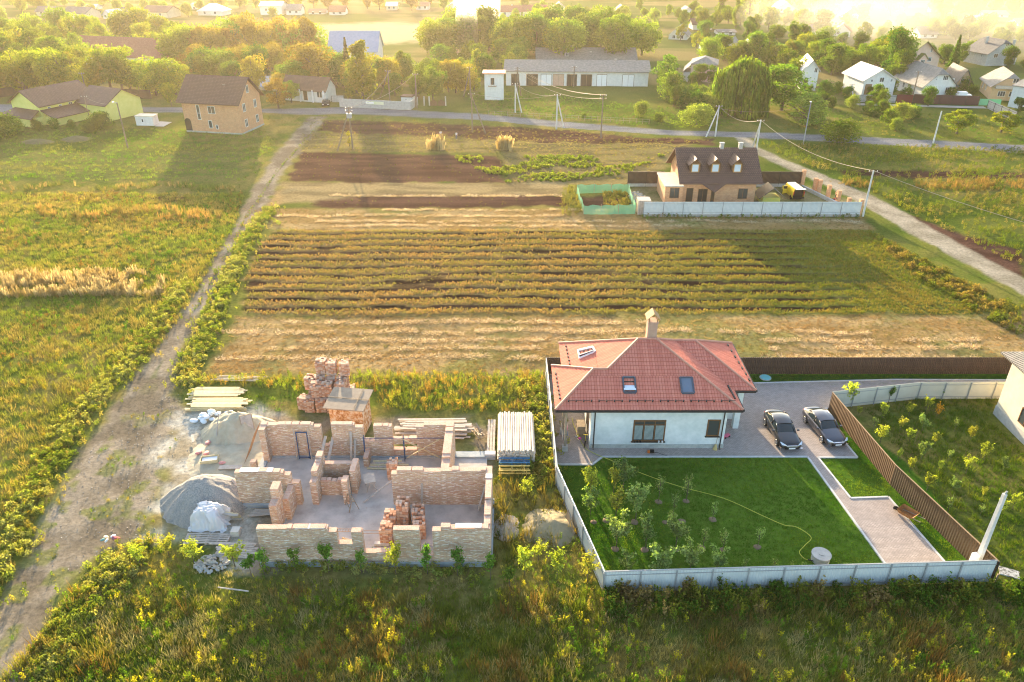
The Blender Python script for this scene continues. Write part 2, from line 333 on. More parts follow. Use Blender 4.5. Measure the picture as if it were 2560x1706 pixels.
for zid, nm in enumerate(('ground', 'dirt_track', 'farm_lane', 'road', 'strip_field', 'ploughed_soil', 'stubble_field', 'building_yard', 'lawn')):
    f = F[zf == zid]
    if not len(f): continue
    u, inv = np.unique(f, return_inverse=True)
    me = fastmesh(nm, V[u], inv.reshape(f.shape), m_ground, T[u], True)
    o = bpy.data.objects.new(nm, me); C.objects.link(o); o['kind'] = 'structure'
mb = MB(); mb.box(-3000, 3000, -300, 3000, -1.2, -.6); apron = mb.build('outer_ground', mat('far_soil', [(.12, .14, .05), (.24, .2, .1)], .02)); apron['kind'] = 'structure'
def groundz(x, y):
    x = np.asarray(x, float); y = np.asarray(y, float)
    i = np.clip(np.log(np.maximum(y, 20.1)/20)/math.log(760/20)*(NR-1), 0, NR-1).astype(int)
    j = np.clip((x/((y*.59+13)*1.28)+1)/2*(NC-1), 0, NC-1).astype(int)
    return Z[i, j]
def groundzone(x, y):
    i = np.clip(np.log(np.maximum(y, 20.1)/20)/math.log(760/20)*(NR-1), 0, NR-1).astype(int)
    j = np.clip((x/((y*.59+13)*1.28)+1)/2*(NC-1), 0, NC-1).astype(int)
    return zone[i, j], rowt[i, j]
# ---------------------------------------------------------------- plants: leaf and blade shapes as numpy quads
m_leaf = leafmat('leaf_tinted', None, .42, (1.4, 1.35, .4)); m_dry = leafmat('dry_blades', None, .4, (1.25, 1.1, .7))
m_tree = leafmat('tree_leaves', (1,1,1), .45, (1.25, 1.45, .35))
def blades(n, h, spread, w, lean=.35, seed=0, tipw=.3, tip=None):
    r = np.random.default_rng(seed); a = r.random(n)*6.283; d = np.sqrt(r.random(n))*spread; hh = h*(.55+.45*r.random(n)); la = a+r.normal(0, .8, n); ll = hh*lean*r.random(n)*1.6
    o = r.random(n)*6.283; wx, wy = np.cos(o)*w/2, np.sin(o)*w/2; bx, by = np.cos(a)*d, np.sin(a)*d; tx, ty = bx+np.cos(la)*ll, by+np.sin(la)*ll
    v = np.zeros((n, 4, 3)); v[:, 0] = np.stack([bx-wx, by-wy, 0*hh-.03], -1); v[:, 1] = np.stack([bx+wx, by+wy, 0*hh-.03], -1)
    v[:, 2] = np.stack([tx+wx*tipw, ty+wy*tipw, hh], -1); v[:, 3] = np.stack([tx-wx*tipw, ty-wy*tipw, hh], -1)
    t = np.repeat((.75+.5*r.random(n))[:, None], 4, 1)
    return v.reshape(-1, 3), t.ravel()
def leaves(cent, size, seed=0, up=.25, jit=.35):
    """a quad at each centre, random orientation biased to face sideways"""
    r = np.random.default_rng(seed); n = len(cent); nrm = r.normal(0, 1, (n, 3)); nrm[:, 2] = nrm[:, 2]*.6+up; nrm /= np.linalg.norm(nrm, axis=1)[:, None]
    t = np.cross(nrm, r.normal(0, 1, (n, 3))); t /= np.linalg.norm(t, axis=1)[:, None]; b = np.cross(nrm, t); s = size*(1-jit+2*jit*r.random(n))[:, None]
    v = np.stack([cent-t*s*.5-b*s*.15, cent+b*s*.38-t*s*.05, cent+t*s*.55, cent-b*s*.36+t*s*.05], 1)
    t2 = np.repeat((.65+.7*r.random(n))[:, None], 4, 1)
    return v.reshape(-1, 3), t2.ravel()
def weed(h, r0, n, size, seed=0, cone=.5):
    r = np.random.default_rng(seed); k = max(3, n//9); cs = []
    for i in range(k):
        a = r.random()*6.28; l = r0*(.2+.8*r.random()); hh = h*(.6+.4*r.random()); m = n//k
        t = r.random(m)**.7; cs.append(np.stack([math.cos(a)*l*t+r.normal(0, size*.6*(1.2-t*cone), m), math.sin(a)*l*t+r.normal(0, size*.6*(1.2-t*cone), m), hh*t+.03], -1))
    return leaves(np.concatenate(cs), size, seed+1)
def dome(rx, rz, n, size, seed=0, lumps=5):
    r = np.random.default_rng(seed); cs = []
    for i in range(lumps):
        a = r.random()*6.28; d = rx*.55*math.sqrt(r.random()); c = np.array([math.cos(a)*d, math.sin(a)*d, rz*(.25+.4*r.random())]); q = r.normal(0, 1, (n//lumps, 3)); q /= np.linalg.norm(q, axis=1)[:, None]
        q *= (.55+.45*r.random((n//lumps, 1))**.5)*np.array([rx*.55, rx*.55, rz*.5]); cs.append(c+q)
    c = np.concatenate(cs); c[:, 2] = np.abs(c[:, 2]); return leaves(c, size, seed+1)
class Stuff:
    def __init__(s): s.v = []; s.t = []
    def add(s, var, xy, sc, tint, rng_=rng, zs=None):
        n = len(xy)
        if not n: return
        xy = np.asarray(xy); sc = np.broadcast_to(np.asarray(sc, float), (n,)); vi = rng_.integers(0, len(var), n); tint = np.broadcast_to(np.asarray(tint, float), (n, 3)); a = rng_.random(n)*6.283; gz = groundz(xy[:, 0], xy[:, 1])
        if zs is not None: gz = gz+zs
        for k, (v, t) in enumerate(var):
            q = vi == k; m = q.sum()
            if not m: continue
            ca, sa = np.cos(a[q])[:, None], np.sin(a[q])[:, None]; s_ = sc[q][:, None]
            x = (v[None, :, 0]*ca-v[None, :, 1]*sa)*s_+xy[q, 0][:, None]; y = (v[None, :, 0]*sa+v[None, :, 1]*ca)*s_+xy[q, 1][:, None]; z = v[None, :, 2]*s_+gz[q][:, None]
            s.v.append(np.stack([x, y, z], -1).reshape(-1, 3)); s.t.append((tint[q][:, None, :]*t[None, :, None]).reshape(-1, 3))
    def done(s, name, label, m=None, kind='stuff'):
        v = np.concatenate(s.v); t = np.concatenate(s.t); me = fastmesh(name, v, np.arange(len(v)).reshape(-1, 4), m or m_leaf, np.clip(t, 0, .95))
        o = bpy.data.objects.new(name, me); C.objects.link(o); o['kind'] = kind; o['label'] = label; return o
def scatter(poly, dens, thin=None):
    p = np.array(poly); x0, y0 = p.min(0); x1, y1 = p.max(0); y0 = max(y0, 24); n = int((x1-x0)*(y1-y0)*dens)
    x = x0+(x1-x0)*rng.random(n); y = y0+(y1-y0)*rng.random(n); k = inside([tuple(q) for q in poly], x, y) & (np.abs(x) < (y*.59+13)*1.12)
    x, y = x[k], y[k]
    if thin is not None: k = rng.random(len(x)) < thin(x, y); x, y = x[k], y[k]
    return np.stack([x, y], -1)
def pal(n, cols, seed_noise=None):
    c = np.array(cols); i = rng.integers(0, len(c), n); return c[i]*(.8+.4*rng.random((n, 1)))
def palxy(xy, cols, sc=5, seed=20, jit=.5):
    """colour picked by smooth patches plus a little randomness"""
    c = np.array(cols); t = (vnoise(xy[:, 0], xy[:, 1], sc, seed)-.25)/.5*len(c)+rng.normal(0, jit, len(xy)); return c[np.clip(t.astype(int), 0, len(c)-1)]*(.8+.4*rng.random((len(xy), 1)))
def alongline(pts, n, width):
    pts = np.array(pts); seg = np.linalg.norm(np.diff(pts, axis=0), axis=1); cum = np.concatenate([[0], np.cumsum(seg)]); t = rng.random(n)*cum[-1]; i = np.clip(np.searchsorted(cum, t)-1, 0, len(seg)-1)
    f = ((t-cum[i])/seg[i])[:, None]; p = pts[i]*(1-f)+pts[i+1]*f; return p+rng.normal(0, 1, (n, 2))*width*.5
GR = [blades(16, .45, .28, .035, .5, 100+i) for i in range(6)]; GRT = [blades(18, .95, .30, .04, .35, 110+i) for i in range(6)]
REED = [blades(20, 1.7, .35, .05, .22, 120+i, tipw=1.6) for i in range(6)]; SHORT = [blades(9, .16, .2, .045, .6, 130+i) for i in range(5)]
WEED = [weed(.8, .30, 54, .11, 140+i) for i in range(6)]; WTALL = [weed(1.3, .30, 70, .12, 150+i, .8) for i in range(6)]; DOME = [dome(.55, .75, 130, .15, 160+i) for i in range(6)]
STRAW = [blades(22, .16, .42, .05, 2.6, 170+i, 1.0) for i in range(5)]; CORN = [blades(9, 1.6, .25, .10, .3, 180+i, .6) for i in range(5)]; POT = [dome(.30, .30, 36, .15, 190+i, 3) for i in range(4)]
OLIVE = [(.09, .13, .02), (.14, .17, .03), (.21, .19, .05), (.26, .20, .07)]; GREEN = [(.06, .15, .015), (.10, .20, .02), (.16, .25, .025)]; GOLD = [(.30, .24, .04), (.34, .30, .06), (.22, .22, .04)]
RUST = [(.22, .12, .04), (.28, .17, .06), (.17, .12, .05), (.13, .12, .03)]; PALE = [(.42, .34, .18), (.50, .42, .24), (.36, .28, .13)]
LEFTF = VP([(-200,445),(560,445),(540,520),(480,620),(420,720),(350,820),(240,900),(140,1060),(40,1290),(-80,1480),(-600,1600)])
FRONT = VP([(-60,1640),(60,1500),(190,1330),(330,1250),(520,1290),(600,1330),(1140,1335),(1230,1200),(1275,1120),(1400,1372),(2353,1355),(2600,1300),(2900,1800),(-400,1900)])

# long grass and weeds in front of the two plots
s = Stuff(); xy = scatter(FRONT, 10); s.add(GR, xy, (.7+.6*rng.random(len(xy)))*(1-.45*smooth(35.5, 37.5, xy[:, 1])), palxy(xy, [(.36,.30,.14), (.27,.24,.09), (.15,.19,.03), (.44,.38,.22), (.16,.20,.03)], 4)); xy = scatter(FRONT, 3.0, lambda x, y: smooth(.42, .6, vnoise(x, y, 3.2, 41))*(y < 37)); s.add(GRT, xy, .6+.6*rng.random(len(xy)), palxy(xy, OLIVE+RUST, 3))
s.done('long_grass', 'tangled olive and brown long grass across the foreground meadow')
s = Stuff(); xy = scatter(FRONT, 5.0, lambda x, y: smooth(.42, .58, vnoise(x, y, 4, 42)+.10*smooth(-5, 12, x))); s.add(WEED+WTALL, xy, (.35+.5*rng.random(len(xy)))*(1-.4*smooth(35.5, 37.5, xy[:, 1])), palxy(xy, [(.09,.18,.02), (.12,.22,.02), (.21,.27,.03), (.50,.45,.04), (.28,.23,.07), (.16,.25,.04)], 3.2, 47, .9)); xy = scatter(VP([(1390,1362),(2353,1350),(2353,1395),(1390,1430)]), 5); s.add(WTALL+DOME, xy, .7+.6*rng.random(len(xy)), palxy(xy, [(.06,.12,.015), (.08,.14,.02), (.19,.20,.03), (.26,.19,.08)], 2))
s.done('meadow_weeds', 'leafy dark green and yellow weeds mixed through the foreground grass')
s = Stuff()
for line, n, wd in (([(625,480),(598,510),(555,570),(527,640),(495,720),(462,800),(432,850),(440,890)], 620, 1.3), ([(430,650),(390,710),(345,775),(290,845),(235,900),(175,965),(110,1080),(45,1210),(-15,1330),(-60,1420)], 620, 1.3), ([(345,1245),(280,1300),(215,1370),(150,1450),(110,1540)], 200, 1.3), ([(1200,880),(1240,930),(1245,1050),(1262,1110)], 150, 1.3), ([(610,1300),(1130,1318)], 90, .8)):
    xy = alongline(VP(line), n, wd); s.add(DOME, xy, .35+.55*rng.random(len(xy)), palxy(xy, [(.32,.34,.11), (.38,.38,.14), (.24,.29,.07), (.17,.24,.04)], 4)); xy = alongline(VP(line), n, wd*1.6); s.add(WEED, xy, .5+.5*rng.random(len(xy)), pal(len(xy), [(.28,.30,.05), (.19,.24,.03), (.38,.32,.10)]))
s.done('trackside_weeds', 'pale feathery flowering weeds lining both sides of the dirt track')
# left fields
s = Stuff(); xy = scatter(LEFTF, 4.2); yy = xy[:, 1]; s.add(GR, xy, .7+.6*rng.random(len(xy)), palxy(xy, [(.15,.21,.04), (.22,.25,.05), (.30,.26,.09), (.36,.27,.11), (.20,.21,.05)], 6, 46, .9)); s.add(WEED, *(lambda q: (q, .5+.5*rng.random(len(q)), palxy(q, GREEN+RUST+GOLD, 5)))(scatter(LEFTF, 1.1, lambda x, y: smooth(.40, .6, vnoise(x, y, 6, 44)))))
s.done('fallow_grass', 'mixed green and rusty fallow grass in the field left of the dirt track')
s = Stuff(); xy = scatter(VP([(-120,633),(330,628),(385,655),(375,680),(-120,690)]), 8, lambda x, y: smooth(.28, .45, vnoise(x, y, 2.5, 55))); s.add(REED+GRT, xy, .35+.5*rng.random(len(xy)), palxy(xy, PALE, 2)); s.done('reeds', 'pale straw-coloured reed belt standing left of the dirt track', m_dry)
s = Stuff(); xy = scatter(VP([(90,478),(380,482),(520,490),(500,505),(300,508),(90,500)]), 3.5, lambda x, y: smooth(.30, .5, vnoise(x, y, 3, 56))); s.add(CORN+GRT, xy, .45+.4*rng.random(len(xy)), palxy(xy, [(.42,.26,.08), (.34,.24,.07), (.24,.20,.06)], 4)); xy = scatter(VP([(-60,422),(220,424),(430,424),(560,428),(540,440),(200,440),(-60,440)]), 3, lambda x, y: smooth(.35, .55, vnoise(x, y, 4, 57))); s.add(CORN+GRT, xy, .4+.35*rng.random(len(xy)), palxy(xy, [(.12,.17,.03), (.34,.26,.10), (.16,.18,.04)], 9)); xy = scatter(VP([(1900,418),(2353,415),(2353,438),(2200,440),(1960,432)]), 2.6, lambda x, y: smooth(.3, .5, vnoise(x, y, 4, 58))); s.add(CORN+GRT, xy, .4+.4*rng.random(len(xy)), palxy(xy, [(.30,.20,.06), (.22,.17,.05)], 4)); s.done('maize', 'dry golden maize left standing in narrow strips', m_dry)
s = Stuff(); xy = scatter(VP([(-200,250),(400,300),(600,300),(640,330),(590,400),(560,418),(-200,418)]), 1.1); s.add(SHORT+GR, xy, .8+.5*rng.random(len(xy)), palxy(xy, GREEN+[(.17,.18,.05)], 6)); s.done('pasture_grass', 'short green pasture grass before the brick house on the left')
# crop strips between ploughed bands
def strip(x, y): z, r_ = groundzone(x, y); return (z == 4)*np.clip(1.0-r_*1.6, 0.015, 1)
s = Stuff(); xy = scatter(ROWS, 12, strip); e = smooth(0, 40, xy[:, 0]+rng.normal(0, 8, len(xy)))[:, None]; s.add(GR, xy, .36+.24*rng.random(len(xy)), palxy(xy, [(.34,.22,.13), (.31,.23,.12), (.25,.23,.09), (.20,.20,.06)], 4, 71, .9)*(1-e)+palxy(xy, [(.17,.19,.035), (.22,.22,.05), (.28,.21,.07)], 4, 72, .9)*e); xy = scatter(ROWS, 13, strip); e = smooth(0, 40, xy[:, 0]+rng.normal(0, 8, len(xy)))[:, None]; s.add(WEED, xy, .28+.22*rng.random(len(xy)), palxy(xy, [(.36,.23,.14), (.31,.23,.13), (.24,.22,.09)], 4, 73, .9)*(1-e)+palxy(xy, [(.13,.17,.03), (.18,.19,.04), (.24,.19,.06)], 4, 74, .9)*e); s.done('crop_strips', 'rows of drying green and rust crop between bare soil bands')
s = Stuff(); xy = np.concatenate([scatter(q, 3.0) for q in STUB[:2]]+[scatter(STUB[1], 3)]); s.add(SHORT, xy, .6+.4*rng.random(len(xy)), palxy(xy, [(.28,.18,.08), (.24,.17,.07), (.15,.16,.05), (.32,.23,.11)], 4)); s.done('stubble', 'short golden cut stubble across the harvested field', m_dry)
s = Stuff()
for x0, x1, yv in [(650,1500,742),(500,2000,763),(700,2300,783),(620,2250,801),(500,2250,822),(640,1300,497),(700,1980,510),(640,1650,520),(880,1500,484),(760,1300,451)]:
    a, b_ = P(x0*1.088, yv*1.088), P(x1*1.088, yv*1.088); n = int((b_[0]-a[0])*7.5); x = a[0]+(b_[0]-a[0])*rng.random(n); keep = vnoise(x, x*0+yv, 1.7, 50)+rng.normal(0, .06, n) > .38; x = x[keep]
    y = a[1]+rng.normal(0, .16, len(x))+(vnoise(x, x*0+yv, 6, 51)-.5)*1.0; xy = np.stack([x, y], -1); xy = xy[~inside(VP([(1240,780),(1750,780),(1750,900),(1240,900)]), x, y)]; s.add(STRAW, xy, .4+.65*rng.random(len(xy)), pal(len(xy), [(.62,.51,.35), (.50,.39,.24), (.70,.60,.44)]))
s.done('straw_rows', 'pale windrows of cut straw lying in broken lines on the stubble', m_dry)
# weeds behind the building site, right-hand fields, verge
s = Stuff(); q = VP([(480,870),(700,865),(1250,855),(1245,905),(1225,945),(1140,950),(880,945),(860,905),(720,905),(560,890),(470,885)]); xy = scatter(q, 6); s.add(WEED+GR+GRT+WTALL, xy, .4+.5*rng.random(len(xy)), palxy(xy, [(.20,.26,.04), (.34,.22,.07), (.28,.25,.06), (.24,.26,.05), (.13,.18,.03)], 2.5, 48, .9)); q = VP([(1130,1110),(1270,1040),(1310,1180),(1330,1240),(1130,1310)]); xy = scatter(q, 4); s.add(WEED+GR+GRT, xy, .6+.5*rng.random(len(xy)), palxy(xy, [(.13,.14,.04), (.22,.17,.05), (.08,.10,.02)], 2)); q = VP([(400,900),(720,905),(720,945),(470,950)]); xy = scatter(q, 2.5); s.add(SHORT+GR, xy, .8, pal(len(xy), GREEN)); xy = scatter(VP([(1120,960),(1240,940),(1270,1110),(1135,1110)]), 2.2); s.add(GR+SHORT, xy, .8, pal(len(xy), OLIVE+GREEN)); s.done('plot_weeds', 'rusty and yellow weeds around the unfinished brick building')
s = Stuff(); q = VP([(1745,330),(2353,345),(2700,350),(2700,640),(2353,620),(2200,545),(2000,440),(1900,400),(1800,360)]); xy = scatter(q, 2.0, lambda x, y: .25+.75*smooth(.4, .55, vnoise(x*.5, y, 5, 52))); s.add(GR+WEED, xy, .7+.6*rng.random(len(xy)), palxy(xy, [(.12,.17,.025), (.16,.18,.03), (.22,.19,.07), (.09,.13,.02)], 7)); q = VP([(1040,362),(1530,358),(1440,400),(1300,418),(1160,420)]); xy = scatter(q, 2.6, lambda x, y: smooth(.40, .55, vnoise(x*.4, y, 4, 53))); s.add(POT, xy, 1+.8*rng.random(len(xy)), palxy(xy, [(.14,.20,.025), (.20,.24,.03)], 5)); q = VP([(2000,540),(2130,600),(2290,690),(2353,700),(2353,780),(2250,725),(2100,640)]); xy = scatter(q, 3.2); s.add(GR+WEED+DOME, xy, .6+.5*rng.random(len(xy)), palxy(xy, [(.12,.16,.03), (.17,.17,.04), (.25,.19,.07)], 4)); s.done('field_weeds', 'bright green crop leaves and weeds in the fields right of the farm lane')
s = Stuff()
for p in SOIL[1:3]: xy = scatter(p, .3); s.add(POT, xy, .25+.3*rng.random(len(xy)), pal(len(xy), [(.13,.16,.04), (.18,.14,.06)]))
q = VP([(400,240),(620,262),(1100,282),(1545,318),(1640,322),(1530,345),(740,345),(735,300)]); xy = scatter(q, .5); s.add(GR, xy, .7, palxy(xy, [(.24,.20,.07), (.14,.16,.04)], 5)); xy = scatter(VP([(1060,215),(1200,210),(1640,260),(1700,290),(1560,296),(1120,265)]), 1.0); s.add(GR, xy, .8, palxy(xy, GREEN, 5)); q = VP([(1800,250),(2353,270),(2353,330),(1800,300)]); xy = scatter(q, .7); s.add(GR, xy, .8, palxy(xy, GREEN+OLIVE, 5))
xy = alongline(VP([(1480,500),(1980,500)]), 220, .9); s.add(GR+WEED, xy, .6+.4*rng.random(len(xy)), pal(len(xy), OLIVE+GREEN)); xy = scatter(VP([(690,308),(1100,312),(1560,332),(1470,415),(1170,420),(1150,352),(690,350)]), 1.6); s.add(GR+SHORT, xy, .6, palxy(xy, [(.30,.24,.09), (.22,.20,.06), (.17,.19,.04), (.26,.18,.07)], 3)); s.done('verge_grass', 'tufty grass along the road verges and field edges')
# mown lawn and the neighbouring orchard grass
s = Stuff(); LP = [(3.9, 50.5), (6.8, 50.5), (7.7, 51.6), (25.0, 51.6), (26.3, 39.0), (26.3, 37.8), (6.4, 37.1), (3.8, 47.8)]; LQ = [(26.2, 51.6), (29.3, 51.6), (28.7, 58.8), (29.5, 58.8), (30.5, 48.3), (32.7, 38.0), (31.0, 38.0), (29.9, 46.8), (26.8, 46.7)]
xy = scatter(LP, 26); xy = np.concatenate([xy, scatter(LQ, 26), scatter(LAWNB, 14)]); s.add([blades(10, .085, .16, .03, .7, 200+i) for i in range(5)], xy, .8+.5*rng.random(len(xy)), palxy(xy, [(.045,.14,.010), (.065,.17,.012), (.11,.22,.02), (.17,.26,.03)], 3.5, 59, .5)); s.done('lawn_grass', 'close-mown dark green lawn grass in the fenced garden')
s = Stuff(); ORCH = VP([(1985,940),(2110,918),(2290,918),(2270,960),(2353,1040),(2600,1200),(2600,1340),(2353,1345),(2290,1310),(2150,1140)]); xy = scatter(ORCH, 9); s.add(GR, xy, .45+.45*rng.random(len(xy)), palxy(xy, [(.07,.14,.012), (.10,.18,.015), (.17,.21,.03), (.07,.13,.012)], 2, 49, .9)); s.done('orchard_grass', 'rough tussocky grass in the fenced orchard on the right')

s = Stuff(); xy = alongline(VP([(722,300),(640,390),(560,510),(520,590),(480,660),(430,740)]), 380, .35); s.add(GR+WEED, xy, .25+.25*rng.random(len(xy)), pal(len(xy), GREEN+OLIVE)); q = VP([(400,880),(430,950),(390,1060),(330,1210),(180,1330),(40,1560),(-60,1560),(60,1290),(170,1080),(300,890)]); xy = scatter(q, 2.6, lambda x, y: smooth(.50, .62, vnoise(x, y, 1.6, 12))); s.add(GR+SHORT+WEED, xy, .3+.3*rng.random(len(xy)), pal(len(xy), GREEN+OLIVE+GOLD)); s.done('track_grass', 'thin grass growing along the middle and edges of the dirt track')
# ---------------------------------------------------------------- trees: tapered trunk with limbs, crown of leaf clumps
m_bark = mat('bark', [(.10, .075, .05), (.17, .13, .09)], 6, .9, .5)
def crown_pts(kind, r, n):
    """leaf centres of a crown about 8 m tall"""
    cs = []
    if kind == 'spruce':
        for i in range(n):
            z = 1+7.2*r.random()**1.4; lay = math.floor(z*2.2)/2.2; rad = (8.4-z)*.24*(.65+.35*math.sin((z-lay)*9))*(.6+.4*r.random()); a = r.random()*6.283; k = .75+.25*math.sin(a*7+lay*5)
            cs.append((math.cos(a)*rad*k, math.sin(a)*rad*k, z-rad*.25))
        return np.array(cs)
    if kind == 'willow':
        m = n//34
        for i in range(m):
            a = r.random()*6.283; rr = 3.5*r.random()**.4*(1+.16*math.sin(3*a+1)+.10*math.sin(7*a)); top = 7.9-.17*rr*rr+r.normal(0, .3)+.35*math.sin(4*a+rr*2); L_ = (2.6+rr*1.9)*(.38+.62*r.random()); out = 1+.05*rr
            t = r.random(34); cs.append(np.stack([math.cos(a)*rr*(out+t*.06)+r.normal(0, .07, 34), math.sin(a)*rr*(out+t*.06)+r.normal(0, .07, 34), np.maximum(.5, top-t*L_)], -1))
        return np.concatenate(cs)
    spec = {'round': (20, 2.9, 3.0, 4.1, 1.3), 'broad': (26, 3.5, 2.7, 3.8, 1.4), 'tall': (20, 2.0, 3.6, 4.3, 1.05), 'poplar': (14, 1.05, 3.6, 4.5, .75), 'birch': (28, 2.1, 3.7, 4.0, .8), 'bush': (16, 2.5, 2.1, 2.5, 1.5), 'airy': (20, 2.6, 3.2, 4.1, .85)}[kind]
    k, rx, rz, cz, lr = spec; w_ = []
    for i in range(k):
        a = r.random()*6.283; u = r.random()**.45; z = r.uniform(-1, 1); q = math.sqrt(max(0, 1-z*z*.92))*u
        if kind == 'birch': q *= .55+.45*(1-(z+1)/2)
        c = np.array([math.cos(a)*q*rx*.78, math.sin(a)*q*rx*.78, cz+z*rz*.80]); lobe = lr*(.65+.7*r.random()); m = int(n/k); d = r.normal(0, 1, (m, 3)); d /= np.linalg.norm(d, axis=1)[:, None]
        rad = lobe*(.62+.38*r.random((m, 1))**.6); rad *= 1+.28*np.sin(d[:, :1]*5+i)*np.sin(d[:, 1:2]*6+2*i)
        p = c+d*rad*np.array([1, 1, .78]); cs.append(p)
    p = np.concatenate(cs); p[:, 2] = np.maximum(p[:, 2], .15)
    return p
def make_crown(kind, n, size, base, seed):
    r = np.random.default_rng(seed); c = crown_pts(kind, r, n)
    if kind == 'willow':                                     # long hanging slips instead of single leaves
        m = len(c); a = r.random(m)*3.14; w_ = .055+.04*r.random(m); hh = .18+.22*r.random(m); dx, dy = np.cos(a)*w_, np.sin(a)*w_; sw = r.normal(0, .04, (m, 2))
        v = np.stack([np.stack([c[:, 0]-dx, c[:, 1]-dy, c[:, 2]+hh], -1), np.stack([c[:, 0]+dx, c[:, 1]+dy, c[:, 2]+hh], -1), np.stack([c[:, 0]+dx*.6+sw[:, 0], c[:, 1]+dy*.6+sw[:, 1], c[:, 2]-hh], -1), np.stack([c[:, 0]-dx*.6+sw[:, 0], c[:, 1]-dy*.6+sw[:, 1], c[:, 2]-hh], -1)], 1).reshape(-1, 3); v[:, 2] = np.maximum(v[:, 2], .1)
        t = np.repeat(np.repeat(.55+.9*r.random(m//34+1), 34)[:m]*(.85+.3*r.random(m)), 4)
    else: v, t = leaves(c, size, seed, up=.3)
    cl = vnoise(c[:, 0]+c[:, 2]*.7+50, c[:, 1]-c[:, 2]*.5+50, 1.1, seed % 97); mixv = np.repeat(np.clip((cl-.35)/.3, 0, 1), 4)[:, None]
    tint = (np.array(base[0])*(1-mixv)+np.array(base[1])*mixv)*t[:, None]
    return fastmesh('crown', v, np.arange(len(v)).reshape(-1, 4), m_tree, tint)
def make_trunk(kind, seed):
    r = random.Random(seed); mb = MB(); h = {'willow': 6.5, 'spruce': 7.5, 'poplar': 7.2, 'bush': 1.4}.get(kind, 5.2); rad = .22 if kind != 'bush' else .10
    mb.path([(0, 0, -.2), (.05, .03, h*.35), (-.06, .08, h*.7), (.04, 0, h)], [rad, rad*.75, rad*.5, rad*.15], 7)
    for i in range(5 if kind not in ('spruce', 'poplar') else 0):
        a = r.random()*6.28; z0 = h*(.3+.12*i); l = 1.2+r.random(); mb.path([(0, 0, z0), (math.cos(a)*l*.5, math.sin(a)*l*.5, z0+l*.5), (math.cos(a)*l, math.sin(a)*l, z0+l*1.2)], [rad*.45, rad*.3, rad*.08], 5)
    return mb.mesh('trunk', m_bark)
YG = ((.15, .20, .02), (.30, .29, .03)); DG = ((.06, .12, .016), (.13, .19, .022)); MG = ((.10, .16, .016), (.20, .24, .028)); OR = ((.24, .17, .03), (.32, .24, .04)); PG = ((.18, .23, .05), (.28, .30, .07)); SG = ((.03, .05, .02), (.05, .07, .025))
PROTO = {}
def proto(kind, tone):
    key = (kind, tone)
    if key not in PROTO:
        base = {'YG': YG, 'DG': DG, 'MG': MG, 'OR': OR, 'PG': PG, 'SG': SG}[tone]; k = len(PROTO); n = {'willow': 22000, 'spruce': 4200, 'birch': 5200, 'bush': 4200, 'poplar': 3800, 'airy': 4600}.get(kind, 8000); size = {'willow': .19, 'birch': .24, 'spruce': .30, 'bush': .26}.get(kind, .25)
        PROTO[key] = [(make_crown(kind, n, size, base, 300+k*9+i), make_trunk(kind, 40+k*9+i)) for i in range(1 if kind in ('willow',) else 2)]
    return PROTO[key]
NAMES = {'round': 'broadleaf_tree', 'broad': 'broadleaf_tree', 'tall': 'tall_tree', 'poplar': 'poplar_tree', 'birch': 'birch_tree', 'bush': 'bush', 'willow': 'willow_tree', 'spruce': 'spruce_tree', 'airy': 'young_tree'}
def tree_at(kind, tone, x, y, h, label, group=None, wide=1.0, name=None):
    cm, tm = random.choice(proto(kind, tone)); top = {'willow': 8.1, 'spruce': 8.3, 'poplar': 8.1, 'bush': 5.0, 'birch': 7.7, 'tall': 7.8, 'broad': 7.0, 'round': 7.4, 'airy': 7.3}[kind]; s_ = h/top
    t = thing(name or NAMES[kind], label, 'bush' if kind == 'bush' else 'tree', (x, y, float(groundz(x, y))-.02), random.random()*6.28, group); t.scale = (s_*wide, s_*wide, s_)
    for me, nm in ((cm, 'crown'), (tm, 'trunk')): o = bpy.data.objects.new(nm, me); C.objects.link(o); o.parent = t
    return t
def tree_v(kind, tone, xv, yb, yt, label, group=None, wide=1.0, name=None):
    """trunk foot at (xv, yb), top at yt on the 2353 px wide view"""
    x, y = P(xv*1.088, yb*1.088); return tree_at(kind, tone, x, y, HT(xv*1.088, yb*1.088, yt*1.088), label, group, wide, name)
def grove(pts, kinds, hr, label, group, wide=1.0):
    for xv, yb in pts:
        x, y = P(xv*1.088, yb*1.088); k, tn = random.choice(kinds); tree_at(k, tn, x, y, random.uniform(*hr), label, group, wide*random.uniform(.9, 1.15), NAMES[kinds[0][0]])
def fillpts(x0, x1, yb0, yb1, n, seed=1):
    r = random.Random(seed); out = []
    for i in range(n): out.append((x0+(x1-x0)*(i+.5+r.uniform(-.4, .4))/n, r.uniform(yb0, yb1)))
    return out
# ---------------------------------------------------------------- village buildings
def HTw(X, Y_, ty):
    lo, hi = 0.0, 60.0
    for _ in range(40):
        m = (lo+hi)/2; zc = Y_*CT-(m-CAMH)*ST; yc = Y_*ST+(m-CAMH)*CT
        if 853-FPX*yc/zc > ty: lo = m
        else: hi = m
    return lo
M = {}
M['white'] = mat('white_plaster', [(.60, .60, .57), (.74, .74, .71)], 1.2, .85, .15)
M['cream'] = mat('cream_plaster', [(.52, .47, .36), (.64, .58, .46)], 1.0, .85, .15)
M['pink'] = mat('pink_plaster', [(.60, .42, .33), (.68, .50, .40)], 1.0, .85, .1)
M['tan'] = mat('tan_plaster', [(.50, .36, .22), (.60, .45, .28)], 1.0, .85, .1)
M['yellow'] = mat('yellow_plaster', [(.62, .62, .16), (.72, .70, .24)], 1.0, .85, .1)
M['silicate'] = brickmat('pale_silicate_brick', (.62, .62, .60), (.52, .52, .50), (.42, .42, .40), .30, .10)
